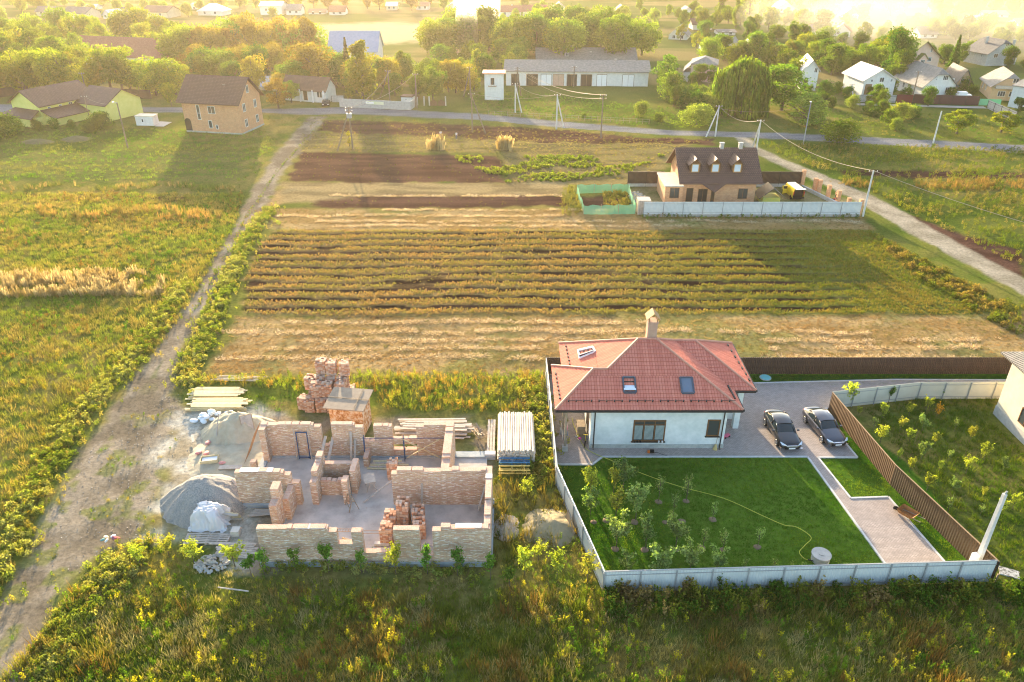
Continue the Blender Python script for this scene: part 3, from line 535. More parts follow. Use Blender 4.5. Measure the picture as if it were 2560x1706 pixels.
M['greyroof'] = wavemat('corrugated_grey_roof', (.17, .165, .155), (.27, .26, .24), .22, .8, .6)
M['darkroof'] = wavemat('dark_grey_roof', (.09, .09, .09), (.15, .145, .14), .22, .7, .6)
M['brownroof'] = brickmat('brown_tile_roof', (.13, .075, .062), (.17, .10, .08), (.05, .03, .025), .33, .36, .03, rough=.6, bump=.6, vary=.3)
M['redroof'] = brickmat('red_tile_roof', (.34, .13, .08), (.42, .18, .11), (.15, .05, .04), .33, .36, .03, rough=.6, bump=.6, vary=.3)
M['metalroof'] = wavemat('pale_metal_roof', (.50, .51, .53), (.62, .62, .64), .30, .38, .5, .35)
M['blueroof'] = wavemat('blue_grey_metal_roof', (.26, .33, .45), (.34, .40, .52), .30, .4, .5, .3)
M['mossroof'] = wavemat('mossy_green_roof', (.15, .18, .05), (.22, .23, .08), .3, .8, .5)
M['frame'] = mat('white_window_frame', (.72, .72, .70), 3, .5); M['woodframe'] = mat('brown_window_frame', [(.12, .055, .025), (.20, .10, .04)], 5, .5)
M['concrete'] = mat('concrete', [(.34, .33, .31), (.48, .47, .44)], 2, .9, .2); M['wood'] = mat('weathered_wood', [(.22, .17, .12), (.38, .30, .21)], 4, .85, .2, stretch=(1, 1, 1))
M['darkmetal'] = mat('dark_metal', (.03, .028, .027), 3, .5); M['door'] = mat('brown_door', [(.10, .055, .035), (.16, .09, .05)], 3, .6); M['whitepaint'] = mat('white_paint', (.75, .75, .74), 2, .5)
m, nt, b = newmat('window_glass'); b.inputs['Base Color'].default_value = (.05, .06, .065, 1); b.inputs['Roughness'].default_value = .08; b.inputs['Specular IOR Level'].default_value = .8; M['glass'] = m
m, nt, b = newmat('window_dark'); b.inputs['Base Color'].default_value = (.02, .018, .016, 1); b.inputs['Roughness'].default_value = .8; M['dark'] = m
M['shutterwood'] = mat('board_shutter', [(.22, .14, .07), (.32, .22, .11)], 4, .8)
def slab(mb, pts, t=.16, mi=None):
    n = len(pts); return mb.add(list(pts)+[(p[0], p[1], p[2]-t) for p in pts], [tuple(range(n)), tuple(range(n, 2*n))[::-1]]+[(i, n+i, n+(i+1) % n, (i+1) % n) for i in range(n)], mi)
def swapf(axis, W, D):
    """maps (along ridge, across ridge, z) to house coordinates"""
    return (lambda a, b, z: (a, b, z), W, D) if axis != 'y' else (lambda a, b, z: (b, a, z), D, W)
def roof_mb(W, D, e, r, axis, over=.5, clip=0.0, t=.16):
    f, La, Lb = swapf(axis, W, D); mb = MB(); s_ = (r-e)/(Lb/2); ez = e-s_*over; a0, a1 = -over, La+over; m_ = Lb/2
    if axis == 'h':
        k = min(Lb, La)/2+over; s_ = (r-e)/(min(La, Lb)/2); ez = e-s_*over
        if La >= Lb: R0, R1 = (a0+k, m_, r), (a1-k, m_, r)
        else: R0, R1 = (La/2, -over+k, r), (La/2, Lb+over-k, r)
        c = [(a0, -over, ez), (a1, -over, ez), (a1, Lb+over, ez), (a0, Lb+over, ez)]
        if La >= Lb: ps = [[c[0], c[1], R1, R0], [c[1], c[2], R1], [c[2], c[3], R0, R1], [c[3], c[0], R0]]
        else: ps = [[c[0], c[1], R0], [c[1], c[2], R1, R0], [c[2], c[3], R1], [c[3], c[0], R0, R1]]
        for p in ps: slab(mb, p, t)
        return mb
    if clip:
        q = 1-clip; cz = ez+(r-ez)*q; cb = (Lb/2+over)*q-over; ins = (r-cz)/s_*.8
        P1 = [(a0, -over, ez), (a1, -over, ez), (a1, cb, cz), (a1-ins, m_, r), (a0+ins, m_, r), (a0, cb, cz)]
        P2 = [(a, Lb-bb, z) for a, bb, z in P1]
        for p in (P1, P2, [(a0, cb, cz), (a0+ins, m_, r), (a0, Lb-cb, cz)], [(a1, cb, cz), (a1-ins, m_, r), (a1, Lb-cb, cz)]): slab(mb, [f(*x) for x in p], t)
        return mb
    for sgn in (0, 1):
        p = [(a0, -over, ez), (a1, -over, ez), (a1, m_, r), (a0, m_, r)]
        if sgn: p = [(a, Lb-bb, z) for a, bb, z in p]
        slab(mb, [f(*x) for x in p], t)
    return mb
def walls_mb(W, D, e, r, axis, clip=0.0):
    f, La, Lb = swapf(axis, W, D); mb = MB(); dz = .12
    if axis in ('h', 'flat'): return mb.box(0, W, 0, D, -.3, e-dz)
    if clip:
        q = 1-clip; cz = e+(r-e)*q-dz; cb = Lb/2*q; sec = [(0, -.3), (Lb, -.3), (Lb, e-dz), (Lb-cb, cz), (cb, cz), (0, e-dz)]
    else: sec = [(0, -.3), (Lb, -.3), (Lb, e-dz), (Lb/2, r-dz), (0, e-dz)]
    n = len(sec); v = [f(0, y, z) for y, z in sec]+[f(La, y, z) for y, z in sec]
    return mb.add(v, [tuple(range(n)), tuple(range(n, 2*n))[::-1]]+[(i, n+i, n+(i+1) % n, (i+1) % n) for i in range(n)])
def side(s, W, D, x0=0, y0=0):
    """(origin, direction along, outward normal)"""
    return {'F': (Vector((x0, y0, 0)), Vector((1, 0, 0)), Vector((0, -1, 0))), 'R': (Vector((x0+W, y0, 0)), Vector((0, 1, 0)), Vector((1, 0, 0))), 'L': (Vector((x0, y0+D, 0)), Vector((0, -1, 0)), Vector((-1, 0, 0))), 'B': (Vector((x0+W, y0+D, 0)), Vector((-1, 0, 0)), Vector((0, 1, 0)))}[s]
def window(parent, sd_, u, z, w_, h_, frame='frame', mull=1, pane='glass', name='window', trans=0, sill=False, fw=.08, panename='pane'):
    o, d, n = sd_; mb = MB(); up = Vector((0, 0, 1)); c = o+d*u+up*z
    def bx(a0, a1, z0, z1, d0, d1, m_=mb):
        vs = [c+d*a+up*zz+n*q for q in (d0, d1) for a, zz in ((a0, z0), (a1, z0), (a1, z1), (a0, z1))]
        m_.add(vs, [(0, 1, 2, 3), (4, 7, 6, 5), (0, 4, 5, 1), (1, 5, 6, 2), (2, 6, 7, 3), (3, 7, 4, 0)])
    a, hh = w_/2, h_/2
    bx(-a, a, hh-fw, hh, -.02, .06); bx(-a, a, -hh, -hh+fw, -.02, .06); bx(-a, -a+fw, -hh+fw, hh-fw, -.02, .058); bx(a-fw, a, -hh+fw, hh-fw, -.02, .058)
    for k in range(mull): x = -a+w_*(k+1)/(mull+1); bx(x-fw*.4, x+fw*.4, -hh+fw, hh-fw, -.02, .054)
    if trans: bx(-a+fw, a-fw, hh-h_*trans-fw*.4, hh-h_*trans+fw*.4, -.02, .05)
    fo = mb.build(name, M[frame], parent); pb = MB(); bx(-a+fw, a-fw, -hh+fw, hh-fw, -.02, .022, pb); pb.build(panename, M[pane], fo)
    if sill: sb = MB(); bx(-a-.08, a+.08, -hh-.07, -hh, 0, .16, sb); sb.build('sill', M['darkmetal'] if frame == 'woodframe' else M['frame'], fo)
    return fo
def house(name, label, cat, fl, fr, depth, ye, yr, axis, wall, roof, wins=(), over=.5, clip=0.0, chim=(), group=None, extra=(), frame='frame', pane='glass'):
    a, b = P(*fl), P(*fr); W = math.dist(a, b); an = math.atan2(b[1]-a[1], b[0]-a[0]); D = depth
    e = HTw(*b, ye); mid = Vector((math.cos(an), math.sin(an)))*W/2; back = Vector((-math.sin(an), math.cos(an)))*D/2
    if axis == 'flat': r = e
    else: q = Vector(a)+mid+(back if axis != 'y' else Vector((0, 0))); r = max(HTw(q.x, q.y, yr), e+.6)
    t = thing(name, label, cat, (a[0], a[1], 0), an, group); bodies = [(0, 0, W, D, e, r, axis, clip)]+[tuple(x)+(0.0,)*(8-len(x)) for x in extra]
    rf = None
    for i, (x0, y0, w_, d_, e_, r_, ax, cl) in enumerate(bodies):
        wb = walls_mb(w_, d_, e_, r_, ax, cl); wb.xf(Matrix.Translation((x0, y0, 0)))
        wb.build('wall', M[wall], t)
        rm = MB().box(-over, w_+over, -over, d_+over, e_-.1, e_+.12) if ax == 'flat' else roof_mb(w_, d_, e_, r_, ax, over, cl)
        rm.xf(Matrix.Translation((x0, y0, 0))); ro = rm.build('roof', M[roof], t); rf = rf or ro
    for (cx_, cy_, hh) in chim:
        mb = MB(); cx2, cy2 = cx_*W, cy_*D; mb.box(cx2-.3, cx2+.3, cy2-.3, cy2+.3, e, r+hh); mb.box(cx2-.37, cx2+.37, cy2-.37, cy2+.37, r+hh, r+hh+.1); mb.build('chimney', M['concrete'], rf)
    for wn in wins:
        s_, u, z, w_, h_ = wn[:5]; k = wn[5] if len(wn) > 5 else {}
        bi = k.pop('body', 0); x0, y0, bw, bd = bodies[bi][:4]
        window(t, side(s_, bw, bd, x0, y0), u*(bw if s_ in 'FB' else bd), z*bodies[bi][4] if z < 1 else z, w_, h_, **{**dict(frame=frame, pane=pane), **k})
    return t, W, D, e, r
def cr(ox, oy, s_): return lambda x, y: (ox+x*s_, oy+y*s_)
ZA = cr(0, 60, .204); ZB = cr(1700, 120, 430/2353); ZC = cr(2100, 80, 460/2353); Z1 = cr(0, 0, .3655); Z2 = cr(800, 0, .3825); Z3 = cr(1660, 0, .3825)
ZD = cr(0, 0, 620/2353); ZE = cr(600, 0, 700/2353); ZF = cr(1200, 0, 700/2353); ZG = cr(1860, 0, 700/2353)
# yellow house on the far left with brown roofs
t, W, D, e, r = house('yellow_house', 'bright yellow house with several brown tiled roofs, at the left edge', 'house', (42, 303), (112, 314), 13.5, 262, 226, 'y', 'yellow', 'brownroof',
    wins=[('R', .16, 3.1, .7, 1.1), ('R', .36, 3.1, .7, 1.1), ('R', .55, 3.1, .9, 1.3), ('R', .74, 3.1, .7, 1.1)], over=.7)
for (x0, y0, w_, d_, e_, r_, ax) in ((W+.02, 9.0, 9.5, 9.5, 3.8, 6.4, 'x'), (W+.03, 0.5, 3.4, 8.4, 1.9, 1.9, 'flat')):
    if ax != 'flat': walls_mb(w_, d_, e_, r_, ax).xf(Matrix.Translation((x0, y0, 0))).build('wall', M['yellow'], t); roof_mb(w_, d_, e_, r_, ax, .6).xf(Matrix.Translation((x0, y0, 0))).build('roof', M['brownroof'], t)
    else:
        MB().box(x0, x0+w_, y0, y0+d_, -.2, 1.9).build('wall', M['yellow'], t); mb = MB(); slab(mb, [(x0, y0-.6, 3.3), (x0, y0+d_, 3.3), (x0+w_+.7, y0+d_, 1.9), (x0+w_+.7, y0-.6, 1.9)]); mb.build('roof', M['brownroof'], t)
mb = MB(); slab(mb, [(-.6, -3.2, 2.0), (W+.7, -3.2, 2.0), (W-.5, -.02, 3.2), (1.0, -.02, 3.2)]); mb.build('roof', M['brownroof'], t); mb = MB(); mb.box(0, W, -2.8, -.03, -.2, 1.9); mb.build('wall', M['yellow'], t)
# brick house, upper left
m_ob = M['orangebrick'] = brickmat('orange_brick', (.58, .27, .13), (.68, .37, .20), (.52, .40, .28), .30, .10, .012, vary=.4)
t, W, D, e, r = house('brick_house', 'unplastered two-storey brick house with a plain dark roof, beside the dirt track and the road', 'house', (468, 330), (606, 338), 9.4, 253, 189, 'x', 'orangebrick', 'brownroof',
    wins=[('F', .28, 4.3, .8, 3.1, dict(mull=0, trans=.55)), ('F', .52, 4.9, 1.7, 1.6), ('F', .46, 1.9, .9, 1.6, dict(mull=0)), ('F', .57, 1.4, .6, .9, dict(mull=0)), ('R', .25, 5.2, 1.1, 1.7), ('R', .74, 5.2, 1.1, 1.7), ('R', .25, 2.0, 1.1, 1.6), ('R', .74, 2.0, 1.1, 1.6), ('R', .5, 8.6, 1.0, 1.6)], over=.8, chim=((.68, .35, -1.6),))
mb = MB(); mb.poly([(.7+.75*math.cos(a), -.03, 2.2+.75*math.sin(a)) for a in np.linspace(0, math.pi, 9)]+[(-.05, -.03, 0.2), (1.45, -.03, 0.2)]); mb.build('doorway', M['dark'], t); MB().box(-.06, W+.06, -.06, D+.06, -.3, .35).build('plinth', M['concrete'], t)
# long building with red-brown roof half hidden by trees
house('long_house', 'long white building under a rust-red ridge roof behind the yellow-green grove', 'building', (180, 160), (430, 172), 12, 143, 93, 'x', 'white', 'redroof', wins=[('R', .45, 4.6, .5, 1.4, dict(mull=0)), ('F', .9, 2.2, 1.2, 1.4)], over=.6)
house('outbuilding', 'small pale outbuilding with two dark windows and a grey-pink roof behind the brick house', 'building', (530, 155), (594, 157), 6, 137, 113, 'x', 'white', 'greyroof', wins=[('F', .3, 1.4, 1.3, .9, dict(mull=0)), ('F', .7, 1.4, 1.3, .9, dict(mull=0)), ('R', .5, 2.4, .5, .8, dict(mull=0))])
house('garden_shed', 'low shed with a pale sheet roof between the brick house and the roadside tree', 'shed', (632, 226), (705, 226), 7, 215, 190, 'x', 'white', 'metalroof', wins=[('F', .6, 1.1, .8, .8)])
t, W, D, e, r = house('roadside_house', 'single-storey white house with an open porch and brown roof beside the far road', 'house', (712, 250), (816, 258), 5, 224, 190, 'x', 'white', 'brownroof', wins=[('F', .86, 1.9, 1.5, 1.5), ('F', .52, 1.5, 1.1, 2.4, dict(frame='woodframe', mull=0, pane='dark', name='door', panename='door_leaf')), ('F', .2, 1.8, 1.3, 1.3)])
for x in (.42, .72, .98): MB().box(x*W-.12, x*W+.12, -.75, -.5, 0, e-.25).build('post', M['whitepaint'], t)
house('barn', 'tall barn with a big lavender-grey sheet roof behind the birch tree', 'barn', (827, 170), (945, 170), 12, 126, 77, 'x', 'white', 'blueroof', wins=[('F', .2, 2.4, 1, 1), ('F', .8, 2.4, 1, 1)])
# garages and transformer tower
t, W, D, e, r = house('garage_block', 'long white garage block with a row of gates under a grey roof', 'garage', (1265, 214), (1619, 217), 13, 178, 150, 'x', 'white', 'greyroof', over=.7, chim=((.37, .25, -1.3), (.45, .25, -1.3), (.78, .5, .2)))
for i, (u, w_, c_) in enumerate(((.065, 2.0, 'dark'), (.185, 3.0, 'dark'), (.285, 2.8, 'whitepaint'), (.37, 2.9, 'pinkdoor'), (.465, 2.6, 'dark'), (.567, 2.9, 'dark'), (.675, 2.6, 'whitepaint'), (.86, 3.0, 'whitepaint'))):
    if c_ == 'pinkdoor': M[c_] = M.get(c_) or mat('faded_pink_gate', [(.48, .30, .22), (.56, .38, .28)], 2, .7)
    g_ = MB().box(u*W-w_/2, u*W+w_/2, -.05, .03, 0, 3.0).build('gate', M[c_], t)
    mb = MB(); x0, x1 = u*W-w_/2, u*W+w_/2; mb.box(x0-.12, x0, -.09, .02, 0, 3.12); mb.box(x1, x1+.12, -.09, .02, 0, 3.12); mb.box(x0, x1, -.09, .02, 3.0, 3.12); mb.box((x0+x1)/2-.03, (x0+x1)/2+.03, -.08, -.05, 0, 3.0); mb.build('gate_frame', M['wood'], g_)
house('workshop', 'grey-roofed workshop standing behind the long garage block', 'building', (1343, 153), (1590, 153), 12, 147, 119, 'x', 'white', 'greyroof', chim=((.55, .3, -1.0), (.35, .5, .5)), wins=[('F', .3, 2.0, 1.2, 1.0)])
t, W, D, e, r = house('transformer_tower', 'small square white tower with a flat reddish cap beside the garage block', 'tower', (1212, 250), (1259, 250), 4.0, 184, 184, 'flat', 'white', 'redroof', wins=[('F', .42, 4.5, .9, 1.6, dict(frame='woodframe'))], over=.5)
mb = MB(); mb.box(W*.42-1.1, W*.42+1.0, -.5, 0, 3.3, 3.42); [mb.box(W*.42-1.05+k*.4, W*.42-1.0+k*.4, -.5, -.45, 3.42, 3.7) for k in range(6)]; mb.build('insulator_shelf', M['wood'], t)
house('white_hut', 'tiny white hut with a dark slot window at the end of the roadside concrete wall', 'hut', (1003, 256), (1030, 257), 2.6, 243, 243, 'flat', 'white', 'brownroof', wins=[('F', .45, .55, .7, .25, dict(mull=0))], over=.15)
# right-hand village row
house('white_house', 'white two-storey gabled house with a bright sheet-metal roof behind a pale wall', 'house', ZC(265, 838), ZC(665, 832), 11, ZC(0, 600)[1], ZC(0, 470)[1], 'y', 'white', 'metalroof', wins=[('F', .55, 4.3, 1.2, 1.2), ('F', .24, 4.1, .6, .7), ('F', .86, 4.1, .6, .7), ('F', .68, 1.7, 2.4, 1.4, dict(mull=2)), ('F', .17, 1.8, 1.7, 2.9, dict(frame='woodframe', pane='shutterwood', mull=0))], over=.6)
house('white_house', 'white house with a clipped grey gable and three-part attic window behind the dark-red fence', 'house', ZC(1030, 848), ZC(1440, 838), 13, ZC(0, 670)[1], ZC(0, 470)[1], 'y', 'white', 'greyroof', wins=[('F', .62, 4.9, 1.4, 1.2, dict(mull=2)), ('F', .35, 4.5, .45, .5), ('F', .88, 4.5, .45, .5), ('F', .80, 1.9, 1.8, 1.4, dict(mull=2)), ('L', .35, 1.8, .9, 1.3)], over=.6, clip=.3)
t, W, D, e, r = house('tan_house', 'tan house with brown-framed windows and a balcony under a clipped grey roof, right edge', 'house', ZC(1905, 868), ZC(2353, 893), 12, ZC(0, 700)[1], ZC(0, 535)[1], 'y', 'tan', 'greyroof', wins=[('F', .30, 1.6, 1.7, 1.3, dict(mull=2)), ('F', .62, 1.6, 1.7, 1.3, dict(mull=2)), ('F', .6, 4.9, 1.3, 1.2), ('L', .2, 2.0, .9, 1.4), ('L', .5, 2.0, .9, 1.4)], over=.7, clip=.3)
mb = MB(); mb.box(.5, W+.3, -1.0, 0, 2.9, 3.05); mb.box(.5, W+.3, -1.0, -.95, 3.05, 3.7); mb.build('balcony', M['concrete'], t)
house('tan_house', 'smaller beige house with a dark roof just left of the balconied tan house', 'house', ZC(1480, 735), ZC(1650, 740), 11, ZC(0, 620)[1], ZC(0, 480)[1], 'y', 'tan', 'darkroof', wins=[('F', .3, 2.1, .8, 1.3), ('F', .75, 2.1, .8, 1.3)], over=.6)
t, W, D, e, r = house('pink_house', 'tall pink gabled house with a moss-green roof and a small gabled bay', 'house', ZC(775, 505), ZC(1238, 470), 12, ZC(0, 310)[1], ZC(0, 115)[1], 'y', 'pink', 'mossroof', wins=[('F', .22, 5.6, .8, 1.3), ('F', .72, 5.6, .8, 1.3), ('F', .72, 2.9, 1.5, 1.3, dict(mull=2))], over=.9)
walls_mb(3.2, 1.2, 3.6, 5.0, 'y').xf(Matrix.Translation((W*.34, -1.2, 0))).build('bay', M['pink'], t); rb = roof_mb(3.2, 1.2, 3.6, 5.0, 'y', .35).xf(Matrix.Translation((W*.34, -1.2, 0))).build('bay_roof', M['mossroof'], t); window(t, side('F', 3.2, 1.2, W*.34, -1.2), 1.6, 2.6, 1.6, 1.1, mull=2)
house('white_house', 'white block house with a dark grey roof and side chimney, alone at upper right', 'house', ZC(1850, 440), ZC(2235, 420), 9, ZC(0, 255)[1], ZC(0, 105)[1], 'y', 'silicate', 'darkroof', wins=[('F', .27, 3.0, 1.6, 1.3, dict(pane='shutterwood')), ('F', .72, 3.0, 1.6, 1.3, dict(pane='shutterwood')), ('F', .55, 6.2, 1.2, 1.1, dict(pane='shutterwood')), ('L', .2, 3.0, .6, 1.3), ('L', .45, 3.0, .6, 1.3), ('L', .75, 3.0, .6, 1.3)], over=.5, clip=.22, chim=((.30, .6, .4), (1.0, .3, -.5)))
house('white_house', 'white house almost swallowed by trees, bright roof corner showing right of the willow', 'house', ZB(1640, 580), ZB(1850, 588), 11, ZB(0, 290)[1], ZB(0, 165)[1], 'y', 'white', 'metalroof', wins=[('F', .25, 1.5, 1.2, 2.4, dict(frame='woodframe', mull=0, pane='dark')), ('F', .8, 5.2, .8, 1.2)])
t, W, D, e, r = house('mansard_house', 'half-plastered brick house with a curved grey mansard roof left of the willow', 'house', ZB(130, 462), ZB(482, 478), 9, ZB(0, 225)[1], ZB(0, 110)[1], 'h', 'pink', 'greyroof', wins=[('F', .33, 3.9, 1.2, 1.2), ('F', .82, 3.9, 1.2, 1.2), ('F', .30, 1.3, 1.2, 1.2), ('F', .78, 1.3, 1.2, 1.2)], over=.25, frame='woodframe', pane='shutterwood')
mb = MB(); slab(mb, [(-2.2, -.3, 2.6), (-.02, -.3, 4.7), (-.02, D+.3, 4.7), (-2.2, D+.3, 2.6)]); mb.build('roof', M['greyroof'], t); MB().box(-1.9, -.03, 0, D, -.2, 2.5).build('wall', M['silicate'], t)
t, W, D, e, r = house('green_shuttered_house', 'pale green-white house with green shutters cut by the right edge', 'house', (2518, 268), (2620, 285), 10, 228, 205, 'x', 'white', 'greyroof', wins=[], over=.3)
M['green'] = mat('green_paint', (.10, .34, .14), 3, .6)
for u in (.22, .55): window(t, side('F', W, D), u*W, 2.0, 1.2, 1.4, frame='green'); window(t, side('F', W, D), u*W, 4.4, 1.2, 1.4, frame='green') if e > 5.3 else None
# houses further off, front wall ends, depth, eave and ridge rows read on the photograph
for nm, lab, fl, fr, dp, ye, yr, ax, wl, rf, ch in (
 ('village_house', 'pale house with a blue sheet hip roof standing above the treeline right of centre', (1466, 80), (1550, 78), 9, 47, 33, 'h', 'cream', 'blueroof', ()),
 ('village_house', 'grey gabled cottage with a dark garden wall, above the mansard house', (1671, 99), (1717, 101), 9, 88, 66, 'y', 'white', 'greyroof', ()),
 ('village_house', 'pale house with a brown roof and two roof windows, upper right centre', (1731, 75), (1779, 75), 8, 60, 45, 'x', 'white', 'brownroof', ()),
 ('village_house', 'low cottage with a pale pink sheet roof among dense trees right of centre', (1880, 118), (1925, 118), 8, 106, 88, 'y', 'white', 'metalroof', ()),
 ('village_house', 'small white-fenced cottage with a pinkish grey roof end behind a round tree', (1806, 140), (1838, 142), 8, 118, 98, 'y', 'white', 'greyroof', ()),
 ('village_house', 'low grey hip-roofed house peeping over the willow crown', (1865, 158), (1900, 160), 7, 146, 133, 'h', 'cream', 'darkroof', ()),
 ('village_house', 'white cottage with a bright red roof among trees at upper right', (2082, 90), (2124, 92), 8, 78, 60, 'y', 'white', 'redroof', ((.3, .5, .3),)),
 ('village_house', 'dark blue-grey roofed cottage hidden left of the red-roofed one', (2008, 88), (2066, 88), 8, 76, 61, 'h', 'white', 'darkroof', ()),
 ('village_house', 'white house with a grey-green roof fading into smoke behind the pink house', (2300, 96), (2342, 96), 8, 84, 66, 'x', 'white', 'darkroof', ()),
 ('village_house', 'grey gable-roofed shed in smoke left of the bare tall trees, upper right', (2080, 62), (2112, 62), 8, 54, 40, 'x', 'white', 'darkroof', ()),
 ('village_house', 'large pale house with an arched attic lost in smoke at upper right', (2112, 64), (2150, 64), 9, 42, 22, 'y', 'white', 'metalroof', ()),
 ('village_house', 'white house with a dark roof at the top right beyond the smoke', (2340, 34), (2380, 34), 9, 22, 6, 'x', 'white', 'darkroof', ()),
 ('village_house', 'low white shed roof glinting beyond the smoke at upper right', (2428, 50), (2458, 50), 7, 44, 38, 'x', 'white', 'metalroof', ()),
 ('village_house', 'long pale cottage with a grey-green roof near the top right corner', (2462, 44), (2520, 44), 8, 36, 26, 'x', 'white', 'greyroof', ()),
 ('village_house', 'white cottage cut by the right edge below the top right corner', (2545, 66), (2590, 66), 8, 58, 46, 'x', 'white', 'greyroof', ()),
 ('village_house', 'tall white house in haze between the poplars at top right', (1940, 32), (1985, 32), 9, 20, 4, 'y', 'white', 'metalroof', ()),
 ('village_house', 'white villa with a red-brown roof and arched dormer right of the smoke plume', (1246, 42), (1302, 42), 9, 28, 14, 'x', 'white', 'redroof', ((.6, .5, .4),)),
 ('village_house', 'white villa with a wide red-brown roof next to the arched-dormer villa', (1308, 42), (1366, 42), 9, 27, 12, 'x', 'white', 'redroof', ()),
 ('village_house', 'small white gable cottage right of the two red-roofed villas', (1386, 25), (1412, 25), 8, 18, 7, 'y', 'white', 'greyroof', ()),
 ('village_house', 'beige gabled house above the blue-roofed one', (1537, 42), (1572, 42), 8, 30, 14, 'y', 'cream', 'greyroof', ()),
 ('village_house', 'white gable cottage at the top left of the poplar row', (1704, 36), (1736, 36), 8, 29, 18, 'y', 'white', 'greyroof', ()),
 ('village_house', 'beige gabled house with a dark green roof, first of the row at upper left', (157, 48), (215, 50), 10, 34, 17, 'x', 'cream', 'darkroof', ()),
 ('village_house', 'pale blue sheet-roofed house behind the dark-roofed one at upper left', (200, 26), (236, 26), 9, 20, 11, 'x', 'white', 'blueroof', ()),
 ('village_house', 'white gable house with a dark square window in the upper left row', (259, 47), (279, 48), 8, 37, 25, 'y', 'white', 'blueroof', ()),
 ('village_house', 'grey-green hip-roofed house behind the white gable at upper left', (284, 40), (314, 41), 8, 30, 17, 'h', 'white', 'darkroof', ()),
 ('village_house', 'low white building with a small brown roof in the upper left row', (332, 47), (362, 47), 7, 37, 29, 'x', 'white', 'brownroof', ()),
 ('village_house', 'big pale grey gabled house with a brown roof in the upper left row', (358, 44), (420, 46), 10, 30, 14, 'x', 'cream', 'brownroof', ()),
 ('village_house', 'white house under a bright hipped sheet roof left of the sun glare', (496, 39), (556, 40), 9, 27, 8, 'h', 'white', 'metalroof', ()),
 ('village_house', 'small white gable peeping left of the bright sheet-roofed house', (470, 24), (492, 24), 7, 17, 8, 'y', 'white', 'greyroof', ()),
 ('village_house', 'grey roofed house with skylights at the far upper left', (92, 40), (138, 40), 8, 28, 15, 'x', 'cream', 'darkroof', ()),
 ('village_house', 'two-storey white house washed out by the sun glare, top left of centre', (652, 38), (706, 38), 9, 14, 4, 'x', 'white', 'metalroof', ()),
 ('village_house', 'low sun-bleached house beside the two-storey one in the glare', (716, 38), (752, 38), 8, 24, 10, 'x', 'white', 'greyroof', ()),
 ('village_house', 'low brown-roofed house in the glare at the edge of the far meadow', (772, 36), (812, 36), 8, 30, 22, 'x', 'white', 'brownroof', ()),
 ('village_house', 'reddish gabled house with white windows in the glare left of the far meadow', (824, 38), (862, 38), 8, 28, 14, 'x', 'white', 'redroof', ()),
 ('village_house', 'small house with a white sheet roof at the upper edge of the far meadow', (966, 26), (992, 26), 7, 14, 5, 'x', 'pink', 'metalroof', ()),
 ('village_house', 'brown-roofed cottage at the top of the far meadow left of the smoke plume', (1040, 25), (1072, 25), 8, 14, 5, 'x', 'white', 'redroof', ()),
 ('village_house', 'cream gable house directly left of the white smoke plume', (1116, 28), (1144, 28), 8, 18, 8, 'y', 'cream', 'greyroof', ()),
 ('village_house', 'grey-roofed outbuilding below the brown house with roof windows', (1795, 88), (1838, 88), 7, 80, 73, 'x', 'white', 'darkroof', ())):
    zz = 0.55; house(nm, lab, 'house', fl, fr, dp, ye, yr, ax, wl, rf, wins=[('F', .28, zz, 1.1, 1.2), ('F', .72, zz, 1.1, 1.2), ('L', .5, zz, 1.0, 1.2)], chim=ch)
# hazy last rows of the village
# ---------------------------------------------------------------- trees of the village, (foot x, foot y, top y) on the 2353 px view
random.seed(21)
def tv(*a, **k): return tree_v(*a, **k)
tv('willow', 'MG', 1703, 262, 138, 'large weeping willow with long hanging branches beside the far road', wide=.98)
tv('birch', 'YG', 836, 232, 84, 'tall pale yellow birch rising in front of the lavender barn roof', wide=1.15)
tv('spruce', 'SG', 803, 205, 86, 'dark narrow spruce left of the pale yellow birch', wide=.9)
tv('spruce', 'SG', 1035, 195, 140, 'small dark conifer left of the transformer tower', wide=.8)
tv('broad', 'MG', 1474, 128, 28, 'largest round dark green tree above the right end of the workshop roof', wide=1.0)
tv('bush', 'MG', 1925, 327, 274, 'big round green bush standing alone on the near edge of the road', wide=1.6)
tv('birch', 'PG', 1852, 290, 204, 'pale golden bushy tree behind the concrete lamp pole by the road', wide=2.1)
tv('bush', 'PG', 1600, 288, 240, 'wide pale bush beside the road left of the willow', wide=1.5)
tv('bush', 'PG', 1473, 268, 233, 'round pale green bush alone on the pasture below the garages', wide=1.0)
tv('bush', 'DG', 1515, 278, 258, 'low dark bush to the right of the round pasture bush', wide=1.3)
tv('bush', 'DG', 1342, 272, 262, 'very low dark bush on the pasture under the power line', wide=1.5)
tv('round', 'DG', 1795, 255, 148, 'dense green tree between the willow and the half-hidden white house', wide=1.45)
tv('round', 'YG', 1830, 200, 128, 'yellow-green tree above the half-hidden white house')
tv('round', 'DG', 2042, 190, 68, 'dark green tree standing left of the pink house', wide=.85)
tv('round', 'DG', 2062, 200, 110, 'bushy dark tree in front of the pink house corner', wide=.9)
tv('spruce', 'DG', 2187, 160, 80, 'pointed green conifer right of the pink house', wide=1.2)
tv('round', 'DG', 2132, 245, 198, 'small round tree in front of the white clipped-gable house', wide=1.0)
tv('round', 'DG', 2010, 235, 192, 'rounded dark tree at the corner of the bright-roofed white house', wide=.9)
tv('bush', 'DG', 2025, 248, 205, 'dark bush before the lower windows of the bright-roofed white house', wide=.6)
tv('airy', 'YG', 2198, 308, 252, 'loose yellow-green young tree on the green beyond the road', wide=2.0)
tv('airy', 'YG', 2300, 305, 256, 'loose yellow-green tree near the right edge above the road', wide=2.0)
tv('airy', 'DG', 2335, 268, 222, 'dark shrubby tree beside the green-shuttered house', wide=1.0)
